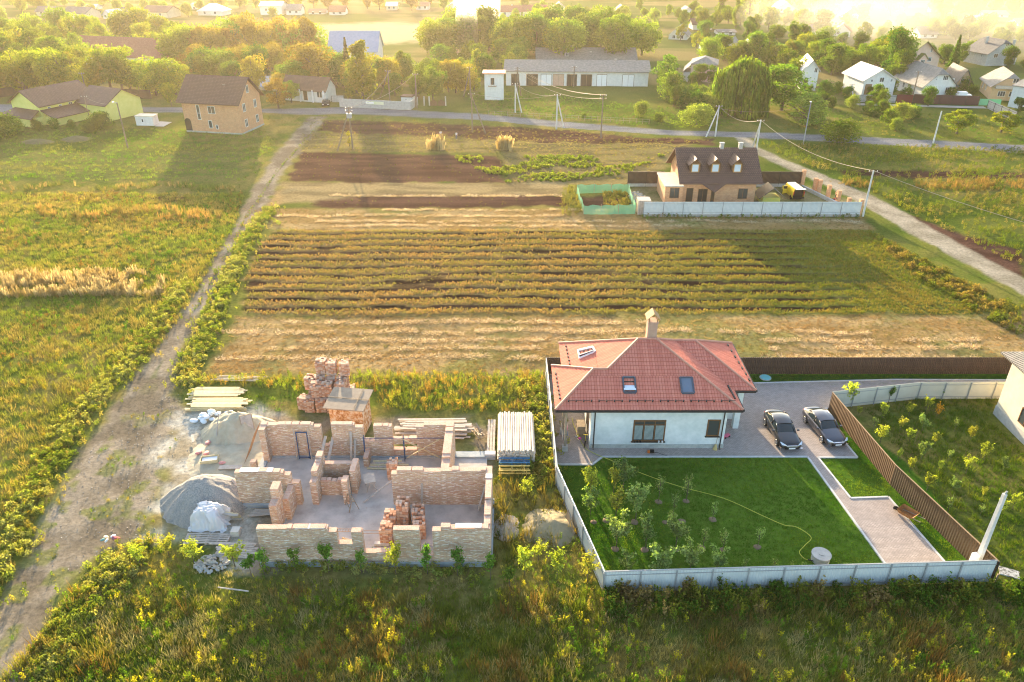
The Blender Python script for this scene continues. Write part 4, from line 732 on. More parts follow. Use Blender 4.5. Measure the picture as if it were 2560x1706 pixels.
tv('bush', 'DG', 235, 298, 258, 'round dark bush beside the yellow house', wide=1.2)
tv('bush', 'DG', 12, 315, 262, 'large dark bush at the left edge below the yellow house', wide=1.5)
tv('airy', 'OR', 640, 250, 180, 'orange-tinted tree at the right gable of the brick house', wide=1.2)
tv('round', 'YG', 395, 245, 190, 'bright fluffy tree at the left gable of the brick house', wide=.8)
tv('poplar', 'OR', 803, 336, 300, 'thin yellow shrub at the foot of the transformer poles', wide=.8, name='shrub')
tv('airy', 'DG', 1525, 205, 122, 'bright green tree at the right end of the garage block', wide=1.2)
tv('bush', 'DG', 1540, 232, 165, 'dark thicket beside the right end of the garages', wide=1.0)
tv('airy', 'DG', 1113, 178, 118, 'light green spiky tree left of the garage roof', wide=.9)
tv('round', 'MG', 1196, 150, 82, 'round green tree touching the left end of the workshop roof', wide=1.0)
G = grove
G([(x, y) for x, y in fillpts(-20, 420, 205, 222, 17, 3)], [('round', 'YG'), ('broad', 'YG')], (8.5, 11.5), 'yellow-green broadleaf tree in the dense front row of the grove behind the yellow house', 'front row of the yellow-green grove')
G([(x, y) for x, y in fillpts(-20, 190, 150, 190, 10, 4)], [('broad', 'YG'), ('round', 'MG')], (10, 13), 'tall sunlit tree in the second row of the grove at the left edge', 'second row of the left grove')
G([(x, y) for x, y in fillpts(-10, 420, 88, 130, 16, 5)], [('round', 'YG'), ('broad', 'MG')], (9, 13), 'hazy golden tree above the long rust-red roof', 'hazy trees above the rust-red roof')
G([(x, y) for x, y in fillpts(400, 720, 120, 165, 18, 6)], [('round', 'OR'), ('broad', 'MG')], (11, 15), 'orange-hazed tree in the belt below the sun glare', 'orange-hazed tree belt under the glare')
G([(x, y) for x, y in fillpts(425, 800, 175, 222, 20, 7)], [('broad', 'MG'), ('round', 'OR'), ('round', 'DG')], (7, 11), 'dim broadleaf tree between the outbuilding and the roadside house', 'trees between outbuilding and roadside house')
G([(x, y) for x, y in fillpts(800, 1110, 180, 230, 18, 8)], [('round', 'MG'), ('broad', 'OR'), ('birch', 'YG')], (6, 9.5), 'autumn-tinted tree in the thicket between the birch and the transformer tower', 'thicket between birch and tower')
G([(x, y) for x, y in fillpts(985, 1420, 112, 138, 24, 9)], [('round', 'DG'), ('broad', 'MG'), ('round', 'YG')], (10, 15), 'broadleaf tree in the green belt behind the garage block and workshop', 'green belt behind the workshop')
G([(x, y) for x, y in fillpts(1000, 1200, 150, 190, 9, 10)], [('round', 'MG'), ('round', 'DG')], (6, 9), 'lower tree in front of the green belt left of the garages', 'lower trees left of the garages')
G([(x, y) for x, y in fillpts(1540, 1650, 215, 270, 8, 11)], [('bush', 'DG'), ('bush', 'PG'), ('round', 'DG')], (3, 5), 'shrub in the thicket left of the willow', 'shrubs left of the willow')
G([(x, y) for x, y in fillpts(1620, 1800, 130, 160, 9, 12)], [('round', 'DG'), ('broad', 'MG')], (6, 10), 'garden tree behind the willow and the mansard house', 'garden trees behind the willow')
G([(x, y) for x, y in fillpts(1780, 2060, 130, 180, 20, 13)], [('round', 'DG'), ('broad', 'MG'), ('round', 'YG')], (6, 9.5), 'dense garden tree in the block left of the pink house', 'dense block of garden trees')
G([(x, y) for x, y in fillpts(1820, 2050, 205, 262, 14, 14)], [('round', 'DG'), ('bush', 'DG'), ('bush', 'PG')], (2, 3.6), 'shrub or small tree between the pale golden tree and the village wall', 'shrubs below the village wall')
G([(x, y) for x, y in fillpts(1980, 2110, 262, 300, 8, 15)], [('bush', 'PG'), ('bush', 'DG')], (2.2, 3.8), 'straggly bush on the green above the road, left of the leafless post', 'straggly bushes above the road')
G([(x, y) for x, y in fillpts(1560, 1980, 50, 82, 20, 16)], [('round', 'MG'), ('tall', 'MG')], (6, 10), 'village tree among the far cottages right of centre', 'trees among far cottages')
G([(x, y) for x, y in fillpts(1640, 2090, 20, 40, 15, 17)], [('tall', 'PG'), ('poplar', 'MG'), ('tall', 'MG')], (9, 15), 'tall hazy tree on the upper right skyline of the village', 'tall skyline trees upper right')
G([(x, y) for x, y in fillpts(2080, 2400, 130, 165, 9, 18)], [('round', 'DG'), ('broad', 'MG')], (4.5, 7), 'tree around the white block house at upper right', 'trees round the block house')
G([(x, y) for x, y in fillpts(2010, 2400, 60, 105, 22, 19)], [('round', 'PG'), ('broad', 'PG'), ('round', 'MG')], (5, 8), 'smoke-veiled tree at the upper right', 'smoke-veiled trees')
G([(x, y) for x, y in fillpts(2130, 2400, 18, 40, 14, 20)], [('round', 'PG'), ('broad', 'PG')], (5, 8), 'faint tree near the top right corner beyond the smoke', 'faint trees at the top right')
G([(x, y) for x, y in fillpts(1000, 1620, 18, 58, 26, 22)], [('round', 'MG'), ('round', 'PG')], (4, 7), 'small hazy tree around the villas at top centre', 'hazy trees round the villas')
G([(x, y) for x, y in fillpts(-20, 640, 10, 50, 24, 23)], [('round', 'PG'), ('broad', 'PG')], (4.5, 7.5), 'sun-bleached tree among the cottages along the top left', 'sun-bleached trees at the top left')
G([(x, y) for x, y in fillpts(640, 1000, 2, 26, 10, 24)], [('round', 'OR')], (6, 10), 'tree dissolving in the sun glare at the top', 'trees dissolving in glare')
G([(x, y) for x, y in fillpts(-40, 2400, -14, 2, 40, 25)], [('round', 'PG'), ('broad', 'PG')], (4, 7), 'tree in the last hazy line along the top of the view', 'last hazy line of trees')
G([(x, y) for x, y in fillpts(2140, 2240, 205, 232, 5, 26)], [('bush', 'DG')], (2.5, 3.6), 'clipped dark bush between the clipped-gable house and the tan house', 'bushes beside the tan house')
G([(x, y) for x, y in fillpts(30, 230, 292, 305, 7, 27)], [('bush', 'DG')], (1.6, 2.6), 'low dark shrub along the front of the yellow house', 'shrubs before the yellow house')

G([(x, y) for x, y in fillpts(1560, 2000, 92, 125, 16, 31)], [('round', 'DG'), ('broad', 'MG'), ('airy', 'YG')], (4.5, 7.5), 'orchard tree in the cottage gardens between the round tree and the pink house', 'orchard trees in the cottage gardens')
G([(x, y) for x, y in fillpts(1540, 1660, 180, 212, 6, 32)], [('round', 'DG'), ('airy', 'DG')], (4, 6.5), 'garden tree round the mansard house', 'garden trees round the mansard house')
G([(x, y) for x, y in fillpts(1880, 2110, 205, 238, 9, 33)], [('round', 'DG'), ('bush', 'DG')], (2.6, 4.2), 'dark garden tree between the white village houses', 'dark trees between the white houses')
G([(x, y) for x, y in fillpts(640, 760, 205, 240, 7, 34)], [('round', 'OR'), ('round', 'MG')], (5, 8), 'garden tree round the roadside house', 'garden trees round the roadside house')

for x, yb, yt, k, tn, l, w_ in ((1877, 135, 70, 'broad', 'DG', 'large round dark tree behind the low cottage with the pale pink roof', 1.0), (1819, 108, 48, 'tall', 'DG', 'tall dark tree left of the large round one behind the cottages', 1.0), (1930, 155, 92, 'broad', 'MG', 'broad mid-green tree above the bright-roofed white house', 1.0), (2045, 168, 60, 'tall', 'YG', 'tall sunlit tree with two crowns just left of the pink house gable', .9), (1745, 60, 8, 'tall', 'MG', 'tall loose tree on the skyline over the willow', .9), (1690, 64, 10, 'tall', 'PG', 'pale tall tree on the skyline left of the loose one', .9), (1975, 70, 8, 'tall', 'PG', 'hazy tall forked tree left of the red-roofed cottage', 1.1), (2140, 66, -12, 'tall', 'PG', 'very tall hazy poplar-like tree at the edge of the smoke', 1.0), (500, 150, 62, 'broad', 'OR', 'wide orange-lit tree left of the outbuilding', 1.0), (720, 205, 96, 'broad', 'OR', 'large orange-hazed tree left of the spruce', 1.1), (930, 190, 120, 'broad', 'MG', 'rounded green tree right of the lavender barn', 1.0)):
    tree_v(k, tn, x, yb, yt, l, None, w_)
# ---------------------------------------------------------------- red-roofed white house and its plot
m_paver = brickmat('block_paving', (.34, .295, .275), (.43, .375, .345), (.22, .19, .175), .22, .115, .012, bump=.3, vary=.35)
m_kerb = mat('kerb_stone', [(.42, .42, .41), (.56, .56, .55)], 3, .85); m_plaster = M['villaplaster'] = mat('villa_plaster', [(.58, .62, .60), (.76, .78, .76)], .8, .9, .25, contrast=(.35, .65))
PAVE = [(3.75, 66), (3.75, 50.75), (6.75, 50.75), (7.7, 51.8), (25.15, 51.8), (26.55, 38.75), (30.9, 38.9), (29.8, 46.65), (26.75, 46.5), (26.0, 51.7), (29.35, 51.7), (28.55, 58.95), (29.5, 59.1), (30.3, 59.6), (38.6, 61.2), (50, 61.2), (50, 64.1), (38, 64.2), (23, 63.5), (19, 66)]
o = MB().prism(PAVE[::-1], -.1, .03).build('paving', m_paver); o['kind'] = 'structure'
kb = MB()
for a, b in zip(PAVE[1:-1], PAVE[2:]):
    if a[0] > 29.4 and a[1] > 59 and b[1] < 62: continue
    kb.bar((*a, .02), (*b, .02), .16, .12)
o = kb.build('kerb', m_kerb); o['kind'] = 'structure'
# roof planes, laid as overlapping tile courses
m_tile = brickmat('terracotta_tiles', (.60, .195, .14), (.68, .25, .18), (.44, .13, .09), .24, 9.0, .02, rough=.85, bump=.8, vary=.25); m_tile.node_tree.nodes['Principled BSDF'].inputs['Specular IOR Level'].default_value = .03
def clip(pts, k, v0, keep_above):
    out = []
    for i in range(len(pts)):
        a, b = pts[i], pts[(i+1) % len(pts)]; ia, ib = (a[k] >= v0) == keep_above, (b[k] >= v0) == keep_above
        if ia: out.append(a)
        if ia != ib: t = (v0-a[k])/(b[k]-a[k]); out.append(tuple(a[j]+(b[j]-a[j])*t for j in range(len(a))))
    return out
def courses(mb, poly, step=.40, lip=.045, t=.12):
    """poly: roof plane corners; each course rises a little over the one below"""
    p = [Vector(q) for q in poly]; n = Vector((0, 0, 0))
    for i in range(len(p)): n += (p[i]-p[0]).cross(p[(i+1) % len(p)]-p[0])
    n.normalize(); n = n if n.z > 0 else -n; u = n.cross(Vector((0, 0, 1))); u = u.normalized(); v = n.cross(u); v = v if v.z > 0 else -v
    q = [((a-p[0]).dot(u), (a-p[0]).dot(v)) for a in p]; v0 = min(x[1] for x in q); v1 = max(x[1] for x in q); slab(mb, [a-n*.01 for a in p], t); k = 0
    while v0+k*step < v1-.02:
        lo, hi = v0+k*step, min(v0+(k+1)*step, v1); c = clip(clip(q, 1, lo, True), 1, hi, False); k += 1
        c = [x for i, x in enumerate(c) if math.dist(x, c[i-1]) > 1e-4]
        if len(c) < 3: continue
        off = lambda x: lip*(1-(x[1]-lo)/step)+.006
        top = [p[0]+u*x[0]+v*x[1]+n*off(x) for x in c]; mb.add([tuple(a) for a in top], [tuple(range(len(top)))])
        for i in range(len(c)):
            a, b = c[i], c[(i+1) % len(c)]
            if abs(a[1]-lo) < 1e-3 and abs(b[1]-lo) < 1e-3:
                A_, B_ = p[0]+u*a[0]+v*a[1], p[0]+u*b[0]+v*b[1]; mb.add([tuple(A_), tuple(B_), tuple(B_+n*(lip+.006)), tuple(A_+n*(lip+.006))], [(0, 1, 2, 3)])
    return mb
z0 = 4.4
SW, SE, B_, D_ = (3.6, 52.4, z0), (19.2, 52.4, z0), (11.15, 58.8, 7.6), (12.75, 58.8, 7.6); RW, RE, NWe, J = (7.0, 56.0, 6.2), (8.24, 56.0, 6.2), (3.6, 59.6, z0), (4.5, 59.6, z0)
NW_, V_, W_, VB, WSE, WNE = (4.5, 63.8, z0), (14.76, 60.36, 6.6), (16.6, 60.36, 6.6), (19.2, 55.4, z0), (21.1, 55.4, z0), (21.1, 63.8, z0)
villa = thing('red_roofed_house', 'white plastered house under a large terracotta hip roof with roof windows', 'house')
rb = MB()
for p in ([SW, SE, D_, B_, RE, RW], [SW, RW, NWe], [RW, RE, J, NWe], [J, RE, B_, NW_], [NW_, B_, D_, V_, W_, WNE], [SE, VB, V_, D_], [VB, WSE, W_, V_], [WSE, WNE, W_]): courses(rb, p)
roof = rb.build('roof', m_tile, villa)
rd = MB()
for a, b in ((SW, RW), (RW, RE), (RE, B_), (B_, D_), (D_, SE), (NW_, B_), (D_, V_), (V_, W_), (W_, WSE), (W_, WNE), (NWe, RW)): rd.tube((a[0], a[1], a[2]+.05), (b[0], b[1], b[2]+.05), .11, n=8)
rd.build('ridge_tiles', mat('ridge_tile', [(.46, .20, .14), (.58, .30, .22)], 5, .6), roof)
gt = MB()
for a, b in ((SW, SE), (SE, VB), (VB, WSE), (WSE, WNE), (SW, NWe), (J, NW_)):
    d = (Vector(b)-Vector(a)).normalized(); nrm = Vector((d.y, -d.x, 0)); o_ = nrm*.08+Vector((0, 0, -.09)); gt.bar(Vector(a)+o_, Vector(b)+o_, .13, .16)
gt.build('gutter', M['darkmetal'], roof)
sof = MB(); sof.prism([(3.75, 52.55), (19.1, 52.55), (19.1, 55.5), (21.0, 55.5), (21.0, 63.6), (4.6, 63.6), (4.6, 59.4), (3.75, 59.4)], z0-.22, z0-.14); sof.build('soffit', M['wood'], villa)
wl = MB(); wl.box(6.7, 18.2, 53.05, 62.9, -.1, z0-.2); wl.box(18.202, 20.3, 57.4, 62.9, -.1, z0-.2); wl.build('wall', m_plaster, villa)
MB().box(6.64, 18.26, 52.99, 62.96, -.1, .42).build('plinth', mat('weathered_plinth', [(.30, .32, .29), (.50, .50, .46)], 2.5, .95, .3), villa)
MB().box(19.8, 20.3, 55.9, 56.4, 0, z0-.2).build('pillar', m_plaster, villa)
for x, y in ((4.55, 52.75), (4.5, 55.2), (4.5, 58.9)):
    pb = MB().box(x-.09, x+.09, y-.09, y+.09, .5, z0-.2).build('porch_post', M['woodpost'] if 'woodpost' in M else M['wood'], villa); MB().box(x-.24, x+.24, y-.24, y+.24, 0, .5).build('post_base', M['concrete'], pb)
sdF = (Vector((6.7, 53.05, 0)), Vector((1, 0, 0)), Vector((0, -1, 0)))
w1 = window(villa, sdF, 5.0, 1.85, 2.75, 2.2, frame='woodframe', mull=2, trans=.22, sill=True, fw=.12); cu = MB()
for x0, x1 in ((3.72, 4.45), (4.62, 5.38), (5.55, 6.28)):
    for k in range(10): a = x0+(x1-x0)*k/10; cu.add([(6.7+a, 53.02, .95), (6.7+a+.04, 53.0, .95), (6.7+a+.04, 53.0, 2.4), (6.7+a, 53.02, 2.4)], [(0, 1, 2, 3)])
cu.build('curtain', mat('net_curtain', (.42, .50, .48), 3, .9), w1)
window(villa, sdF, 10.45, 2.15, 1.1, 1.7, frame='woodframe', mull=0, sill=True, fw=.11)
sdL = (Vector((6.7, 62.9, 0)), Vector((0, -1, 0)), Vector((-1, 0, 0))); window(villa, sdL, 7.6, 1.5, 1.8, 2.5, frame='woodframe', mull=1)
for x in (7.0, 17.9): MB().path([(x, 52.42, z0-.15), (x, 52.9, z0-.5), (x, 52.93, .15), (x, 52.75, .08)], .055, 6).build('downpipe', M['darkmetal'], villa)
fb = MB()
def planept(px, py, pl):
    lo, hi = 3.0, 9.0
    for _ in range(40):
        z = (lo+hi)/2; x, y = P(px, py, z); lo, hi = (z, hi) if pl(x, y) > z else (lo, z)
    return Vector((x, y, z))
front_pl = lambda x, y: z0+(y-52.4)*.5
Z3c = cr(1340, 780, .255)
def skylight(pts, pl, open_=0.0, fm=None):
    q = [planept(*Z3c(*p), pl) for p in pts]; c = sum(q, Vector())/4; n = (q[1]-q[0]).cross(q[3]-q[0]).normalized(); n = n if n.z > 0 else -n; mb = MB()
    for i in range(4): mb.bar(q[i]+n*.07, q[(i+1) % 4]+n*.07, .14, .16)
    s_ = mb.build('roof_window', fm or mat('roof_window_frame', (.07, .085, .11), 3, .4), roof); g = MB()
    if open_:
        m0, m1 = (q[0]+q[3])/2, (q[1]+q[2])/2; g.add([q[0]+n*.02, q[1]+n*.02, q[2]+n*.02, q[3]+n*.02], [(0, 1, 2, 3)]); g.build('opening', M['dark'], s_); g = MB(); sl_ = (q[3]-m0); a = m0-sl_*.75-n*open_*.8; b2 = m1-sl_*.75-n*open_*.8; c2 = m1+sl_*.75+n*open_; d2 = m0+sl_*.75+n*open_; slab(g, [a, b2, c2, d2], .05); g.build('sash', mat('bright_sash', (.55, .62, .70), 2, .2, spec=.8), s_)
    else: g.add([x+n*.09 for x in q], [(0, 1, 2, 3)]); g.build('pane', mat('sky_pane', (.12, .15, .20), 2, .08, spec=1.0), s_)
skylight([(850, 645), (965, 645), (980, 795), (862, 795)], front_pl, .22); skylight([(1410, 650), (1528, 650), (1548, 800), (1430, 800)], front_pl)
skylight([(415, 385), (560, 350), (580, 395), (430, 460)], lambda x, y: z0+(x-4.5)*.481, .3, M['whitepaint'])
sg = MB()
for k in range(22):
    p = planept(*Z3c(318+k*75, 884), front_pl)+Vector((0, -.02, .06)); sg.obox(p+Vector((0, 0, .06)), (.09, .16, .14)); sg.bar(p+Vector((0, 0, .10)), p+Vector((.52 if k % 4 != 3 else .1, 0, .10)), .03)
for (a, b, pl) in (((192, 612), (232, 850), lambda x, y: z0+(x-3.6)*.529), ((292, 340), (335, 550), lambda x, y: z0+(x-4.5)*.481), ((1885, 740), (1945, 850), lambda x, y: z0+(19.2-x)*.496), ((1880, 335), (2090, 675), lambda x, y: z0+(21.1-x)*.489)):
    for k in range(7): f = k/6; p = planept(*Z3c(a[0]+(b[0]-a[0])*f, a[1]+(b[1]-a[1])*f), pl)+Vector((0, 0, .1)); sg.obox(p, (.12, .30, .12))
sg.build('snow_guard', M['darkmetal'], roof)
ch = MB(); cx_, cy_ = 12.35, 59.3; ch.box(cx_-.42, cx_+.42, cy_-.42, cy_+.42, 6.8, 9.1); ch.box(cx_-.48, cx_+.48, cy_-.48, cy_+.48, 9.1, 9.25); chim = ch.build('chimney', mat('chimney_render', [(.40, .26, .19), (.48, .34, .26)], 3, .8), roof)
cb = MB(); [cb.box(cx_+a*.36-.05, cx_+a*.36+.05, cy_+b*.36-.05, cy_+b*.36+.05, 9.25, 9.6) for a in (-1, 1) for b in (-1, 1)]; rf_ = [(-.62, .0), (.62, .0)]
slab(cb, [(cx_-.6, cy_-.62, 9.55), (cx_, cy_-.62, 10.15), (cx_, cy_+.62, 10.15), (cx_-.6, cy_+.62, 9.55)], .06); slab(cb, [(cx_+.6, cy_-.62, 9.55), (cx_+.6, cy_+.62, 9.55), (cx_, cy_+.62, 10.15), (cx_, cy_-.62, 10.15)], .06); cb.build('chimney_cap', mat('copper_cap', [(.30, .19, .09), (.40, .27, .14)], 3, .8), chim)
# fences ------------------------------------------------------------------------------------------------
m_lightsheet = wavemat('pale_profiled_sheet', (.52, .56, .56), (.62, .65, .64), .2, .5, .35); m_brownsheet = wavemat('brown_profiled_sheet', (.08, .045, .024), (.11, .065, .035), .22, .6, .9); m_darksheet = wavemat('dark_brown_profiled_sheet', (.055, .033, .026), (.075, .046, .036), .2, .5, .7)
def fence(label, pts, h, m_, post=2.5, rail='back', cap=None, base=0.0, name='fence', postm=None, postw=.08, side_=1):
    t = thing(name, label, 'fence', (*pts[0], 0)); o0 = Vector((*pts[0], 0))
    for a, b in zip(pts[:-1], pts[1:]):
        A_, B2 = Vector((*a, 0))-o0, Vector((*b, 0))-o0; L_ = (B2-A_).length; n = max(1, round(L_/post)); d = (B2-A_)/L_; nn = Vector((d.y, -d.x, 0))*side_
        for k in range(n):
            p, q = A_+d*(L_*k/n+.002), A_+d*(L_*(k+1)/n-.002); mb = MB(); mb.bar(p+Vector((0, 0, (h+base)/2)), q+Vector((0, 0, (h+base)/2)), .03, h-base); mb.build('panel', m_, t)
            pm = MB(); pp = A_+d*(L_*k/n)+nn*.07; pm.box(pp.x-postw/2, pp.x+postw/2, pp.y-postw/2, pp.y+postw/2, -.2, h-.05); pm.build('post', postm or M['darkmetal'], t)
        rm = MB(); [rm.bar(A_+nn*.045+Vector((0, 0, z)), B2+nn*.045+Vector((0, 0, z)), .03, .05) for z in (base+.3, h-.3)]; rm.build('rail', postm or M['darkmetal'], t)
        if cap: cm = MB(); cm.bar(A_+Vector((0, 0, h+.02)), B2+Vector((0, 0, h+.02)), .09, .05); cm.build('cap', cap, t)
        if base: bm_ = MB(); bm_.bar(A_+Vector((0, 0, base/2-.1)), B2+Vector((0, 0, base/2-.1)), .22, base+.2); bm_.build('footing', M['concrete'], t)
    return t
m_gr = mat('grey_post', (.30, .31, .31), 3, .6)
fence('long pale sheet-metal fence across the front of the lawn', [(6.2, 36.9), (33.0, 37.9)], 1.95, m_lightsheet, 2.5, postm=m_gr, side_=1, cap=m_gr)
fence('pale sheet-metal fence between the building site and the lawn', [(6.2, 36.9), (3.6, 48.1), (3.4, 65.2)], 1.9, m_lightsheet, 2.5, postm=m_gr, side_=-1, cap=m_lightsheet)
fence('tall brown corrugated fence running diagonally beside the two cars', [(33.0, 37.8), (30.6, 48.2), (29.5, 58.9)], 1.95, m_brownsheet, 2.4, side_=1, cap=mat('fence_cap', (.30, .20, .11), 3, .5))
fence('long dark brown fence behind the terracotta-roofed house', [(3.4, 65.3), (50.5, 65.3)], 1.95, m_darksheet, 2.5, side_=-1)
fence('bent cream sheet fence along the back of the young orchard', [(29.6, 59.1), (38.6, 60.75), (50.5, 60.85)], 1.9, mat('cream_sheet', [(.52, .50, .42), (.60, .58, .50)], 1, .5), 2.5, postm=m_gr)
# house cut by the right edge
t = thing('cream_house', 'cream rendered house with a dark ribbed roof, cut by the right edge beside the orchard', 'house', (44.6, 46.5, 0))
MB().box(0, 11, 0, 11.8, -.1, 6.5).build('wall', M['cream'], t); MB().box(-.05, 11.05, -.05, 11.85, -.1, .95).build('plinth', M['concrete'], t); roof_mb(11, 11.8, 6.6, 9.6, 'h', .8).build('roof', M['darkroof'], t)
window(t, (Vector((0, 11.8, 0)), Vector((0, -1, 0)), Vector((-1, 0, 0))), 3.9, 2.1, 1.6, 1.5, frame='woodframe', mull=1); window(t, (Vector((0, 11.8, 0)), Vector((0, -1, 0)), Vector((-1, 0, 0))), 8.2, 2.1, 1.6, 1.5, frame='woodframe', mull=1)
# ---------------------------------------------------------------- two saloon cars
m_rub = mat('tyre_rubber', (.012, .012, .012), 4, .9); m_rim = mat('alloy_rim', (.45, .45, .46), 4, .3, metal=.9); m_chrome = mat('chrome', (.8, .8, .82), 4, .12, metal=1)
m, nt, b = newmat('head_lamp'); b.inputs['Base Color'].default_value = (.65, .68, .72, 1); b.inputs['Roughness'].default_value = .1; b.inputs['Specular IOR Level'].default_value = 1; m_lamp = m
m, nt, b = newmat('car_glass'); b.inputs['Base Color'].default_value = (.012, .02, .02, 1); b.inputs['Roughness'].default_value = .05; b.inputs['Specular IOR Level'].default_value = .9; m_cg = m
def paint_mat(name, c):
    m, nt, b = newmat(name); b.inputs['Base Color'].default_value = (*c, 1); b.inputs['Metallic'].default_value = .55; b.inputs['Roughness'].default_value = .28; b.inputs['Coat Weight'].default_value = 1; b.inputs['Coat Roughness'].default_value = .04; return m
def sedan(label, paint, loc, rz, sc=1.06):
    """front towards -y, 4.8 m long"""
    t = thing('saloon_car', label, 'car', loc, rz, None); t.scale = (sc,)*3
    st = [(-2.38, .62, .42, .34, .58), (-2.30, .80, .30, .52, .70), (-2.05, .90, .22, .66, .78), (-1.55, .92, .20, .74, .86), (-1.0, .93, .20, .80, .93), (-.6, .93, .20, .82, .97), (.2, .93, .20, .84, .98), (1.1, .93, .20, .86, 1.0), (1.6, .92, .22, .84, 1.02), (2.05, .88, .26, .78, 1.02), (2.34, .80, .36, .72, .98), (2.42, .66, .46, .62, .88)]
    mb = MB(); K = 12
    for y, hw, zb, zm, zt in st:
        ring = [(-hw*.80, zb), (-hw, zb+.10), (-hw*1.0, zm-.12), (-hw*.96, zm), (-hw*.80, zt-.02), (-hw*.35, zt+.015), (hw*.35, zt+.015), (hw*.80, zt-.02), (hw*.96, zm), (hw, zm-.12), (hw, zb+.10), (hw*.80, zb)]
        mb.v += [(x, y, z) for x, z in ring]
    for j in range(len(st)-1):
        for i in range(K): a = j*K+i; b2 = j*K+(i+1) % K; mb.f.append((a, b2, b2+K, a+K)); mb.m.append(0)
    mb.f.append(tuple(range(K))[::-1]); mb.f.append(tuple(range((len(st)-1)*K, len(st)*K))); mb.m += [0, 0]
    body = mb.build('body', paint, t, True); s_ = body.modifiers.new('sub', 'SUBSURF'); s_.levels = 1; s_.render_levels = 2
    def cab(zoff, sh, names, mt, glass):
        c = MB(); gs = [(-.95, .72, .93), (-.25, .66, 1.36), (.30, .66, 1.44), (.95, .64, 1.42), (1.35, .66, 1.30), (2.0, .66, 1.02)]
        for y, hw, z in gs: c.v += [(-.82, y, .90), (-hw-.07, y, .90+(z-.90)*.55), (-hw, y, z-.05), (-hw*.55, y, z), (hw*.55, y, z), (hw, y, z-.05), (hw+.07, y, .90+(z-.90)*.55), (.82, y, .90)]
        for j in range(len(gs)-1):
            for i in range(7): a = j*8+i; c.f.append((a, a+1, a+9, a+8)); c.m.append(0)
        return c
    cabin = cab(0, 0, 0, 0, 0).build('windows', m_cg, t, True)
    r = MB(); pts = [(-.30, .60, 1.375), (.25, .62, 1.455), (.90, .61, 1.445), (1.30, .60, 1.345)]
    for y, hw, z in pts: r.v += [(-hw-.05, y, z-.05), (-hw*.6, y, z+.005), (0, y, z+.02), (hw*.6, y, z+.005), (hw+.05, y, z-.05)]
    for j in range(3):
        for i in range(4): a = j*5+i; r.f.append((a, a+1, a+6, a+5)); r.m.append(0)
    for s2 in (-1, 1):
        for (a, b2) in (((s2*.76, -.98, .93), (s2*.68, -.28, 1.35)), ((s2*.68, 1.28, 1.32), (s2*.74, 2.0, 1.02)), ((s2*.84, .35, .95), (s2*.70, .35, 1.40)), ((s2*.68, -.28, 1.36), (s2*.68, 1.28, 1.38))): r.bar(a, b2, .05, .05)
    r.build('roof', paint, t, True)
    for s2 in (-1, 1):
        for y in (-1.45, 1.42):
            w = MB().tube((s2*.76, y, .34), (s2*.96, y, .34), .34, n=20).build('wheel', m_rub, t); rm = MB(); rm.tube((s2*.955, y, .34), (s2*.968, y, .34), .12, n=12)
            for k in range(5): a = k*1.2566; rm.bar((s2*.965, y, .34), (s2*.965, y+math.cos(a)*.24, .34+math.sin(a)*.24), .03, .07)
            rm.path([(s2*.965, y+math.cos(a)*.24, .34+math.sin(a)*.24) for a in np.linspace(0, 6.2832, 17)], .02, 4); rm.build('rim', m_rim, w)
        hl = MB(); hl.add([(s2*.45, -2.37, .62), (s2*.80, -2.28, .66), (s2*.90, -2.05, .76), (s2*.86, -2.0, .80), (s2*.50, -2.33, .70)], [(0, 1, 2, 3, 4)]); hl.v = [(x, y-.035, z+.02) for x, y, z in hl.v]; hl.add([(s2*.45, -2.30, .62), (s2*.80, -2.2, .66), (s2*.9, -2.0, .76)], []); hl.build('headlight', m_lamp, t)
        MB().obox((s2*.64, 2.31, .76), (.22, .08, .09)).build('tail_light', mat('tail_lamp', (.35, .02, .02), 3, .2), t)
        MB().obox((s2*1.02, -.72, .98), (.20, .12, .12)).build('mirror', paint, t); MB().obox((s2*.78, -2.36, .34), (.24, .08, .08)).build('fog_light', m_chrome, t)
        dh = MB(); [dh.obox((s2*.945, y, .74), (.03, .18, .03)) for y in (-.15, .95)]; dh.build('door_handle', m_chrome, t)
    MB().obox((0, -2.42, .62), (.95, .05, .05)).obox((0, -2.43, .53), (.80, .04, .03)).build('grille', m_chrome, t); MB().obox((0, -2.42, .42), (1.1, .04, .16)).build('air_intake', m_rub, t); MB().obox((0, -2.46, .42), (.52, .03, .12)).build('number_plate', M['whitepaint'], t)
    MB().obox((0, -2.41, .24), (1.3, .05, .05)).build('bumper_trim', m_chrome, t); return t
sedan('black saloon car parked on the block paving nearest the white house', paint_mat('black_paint', (.015, .017, .022)), (23.85, 54.95, .03), R(2))
sedan('dark grey saloon car parked on the paving nearest the brown fence', paint_mat('grey_paint', (.06, .06, .075)), (27.75, 55.45, .03), R(8))
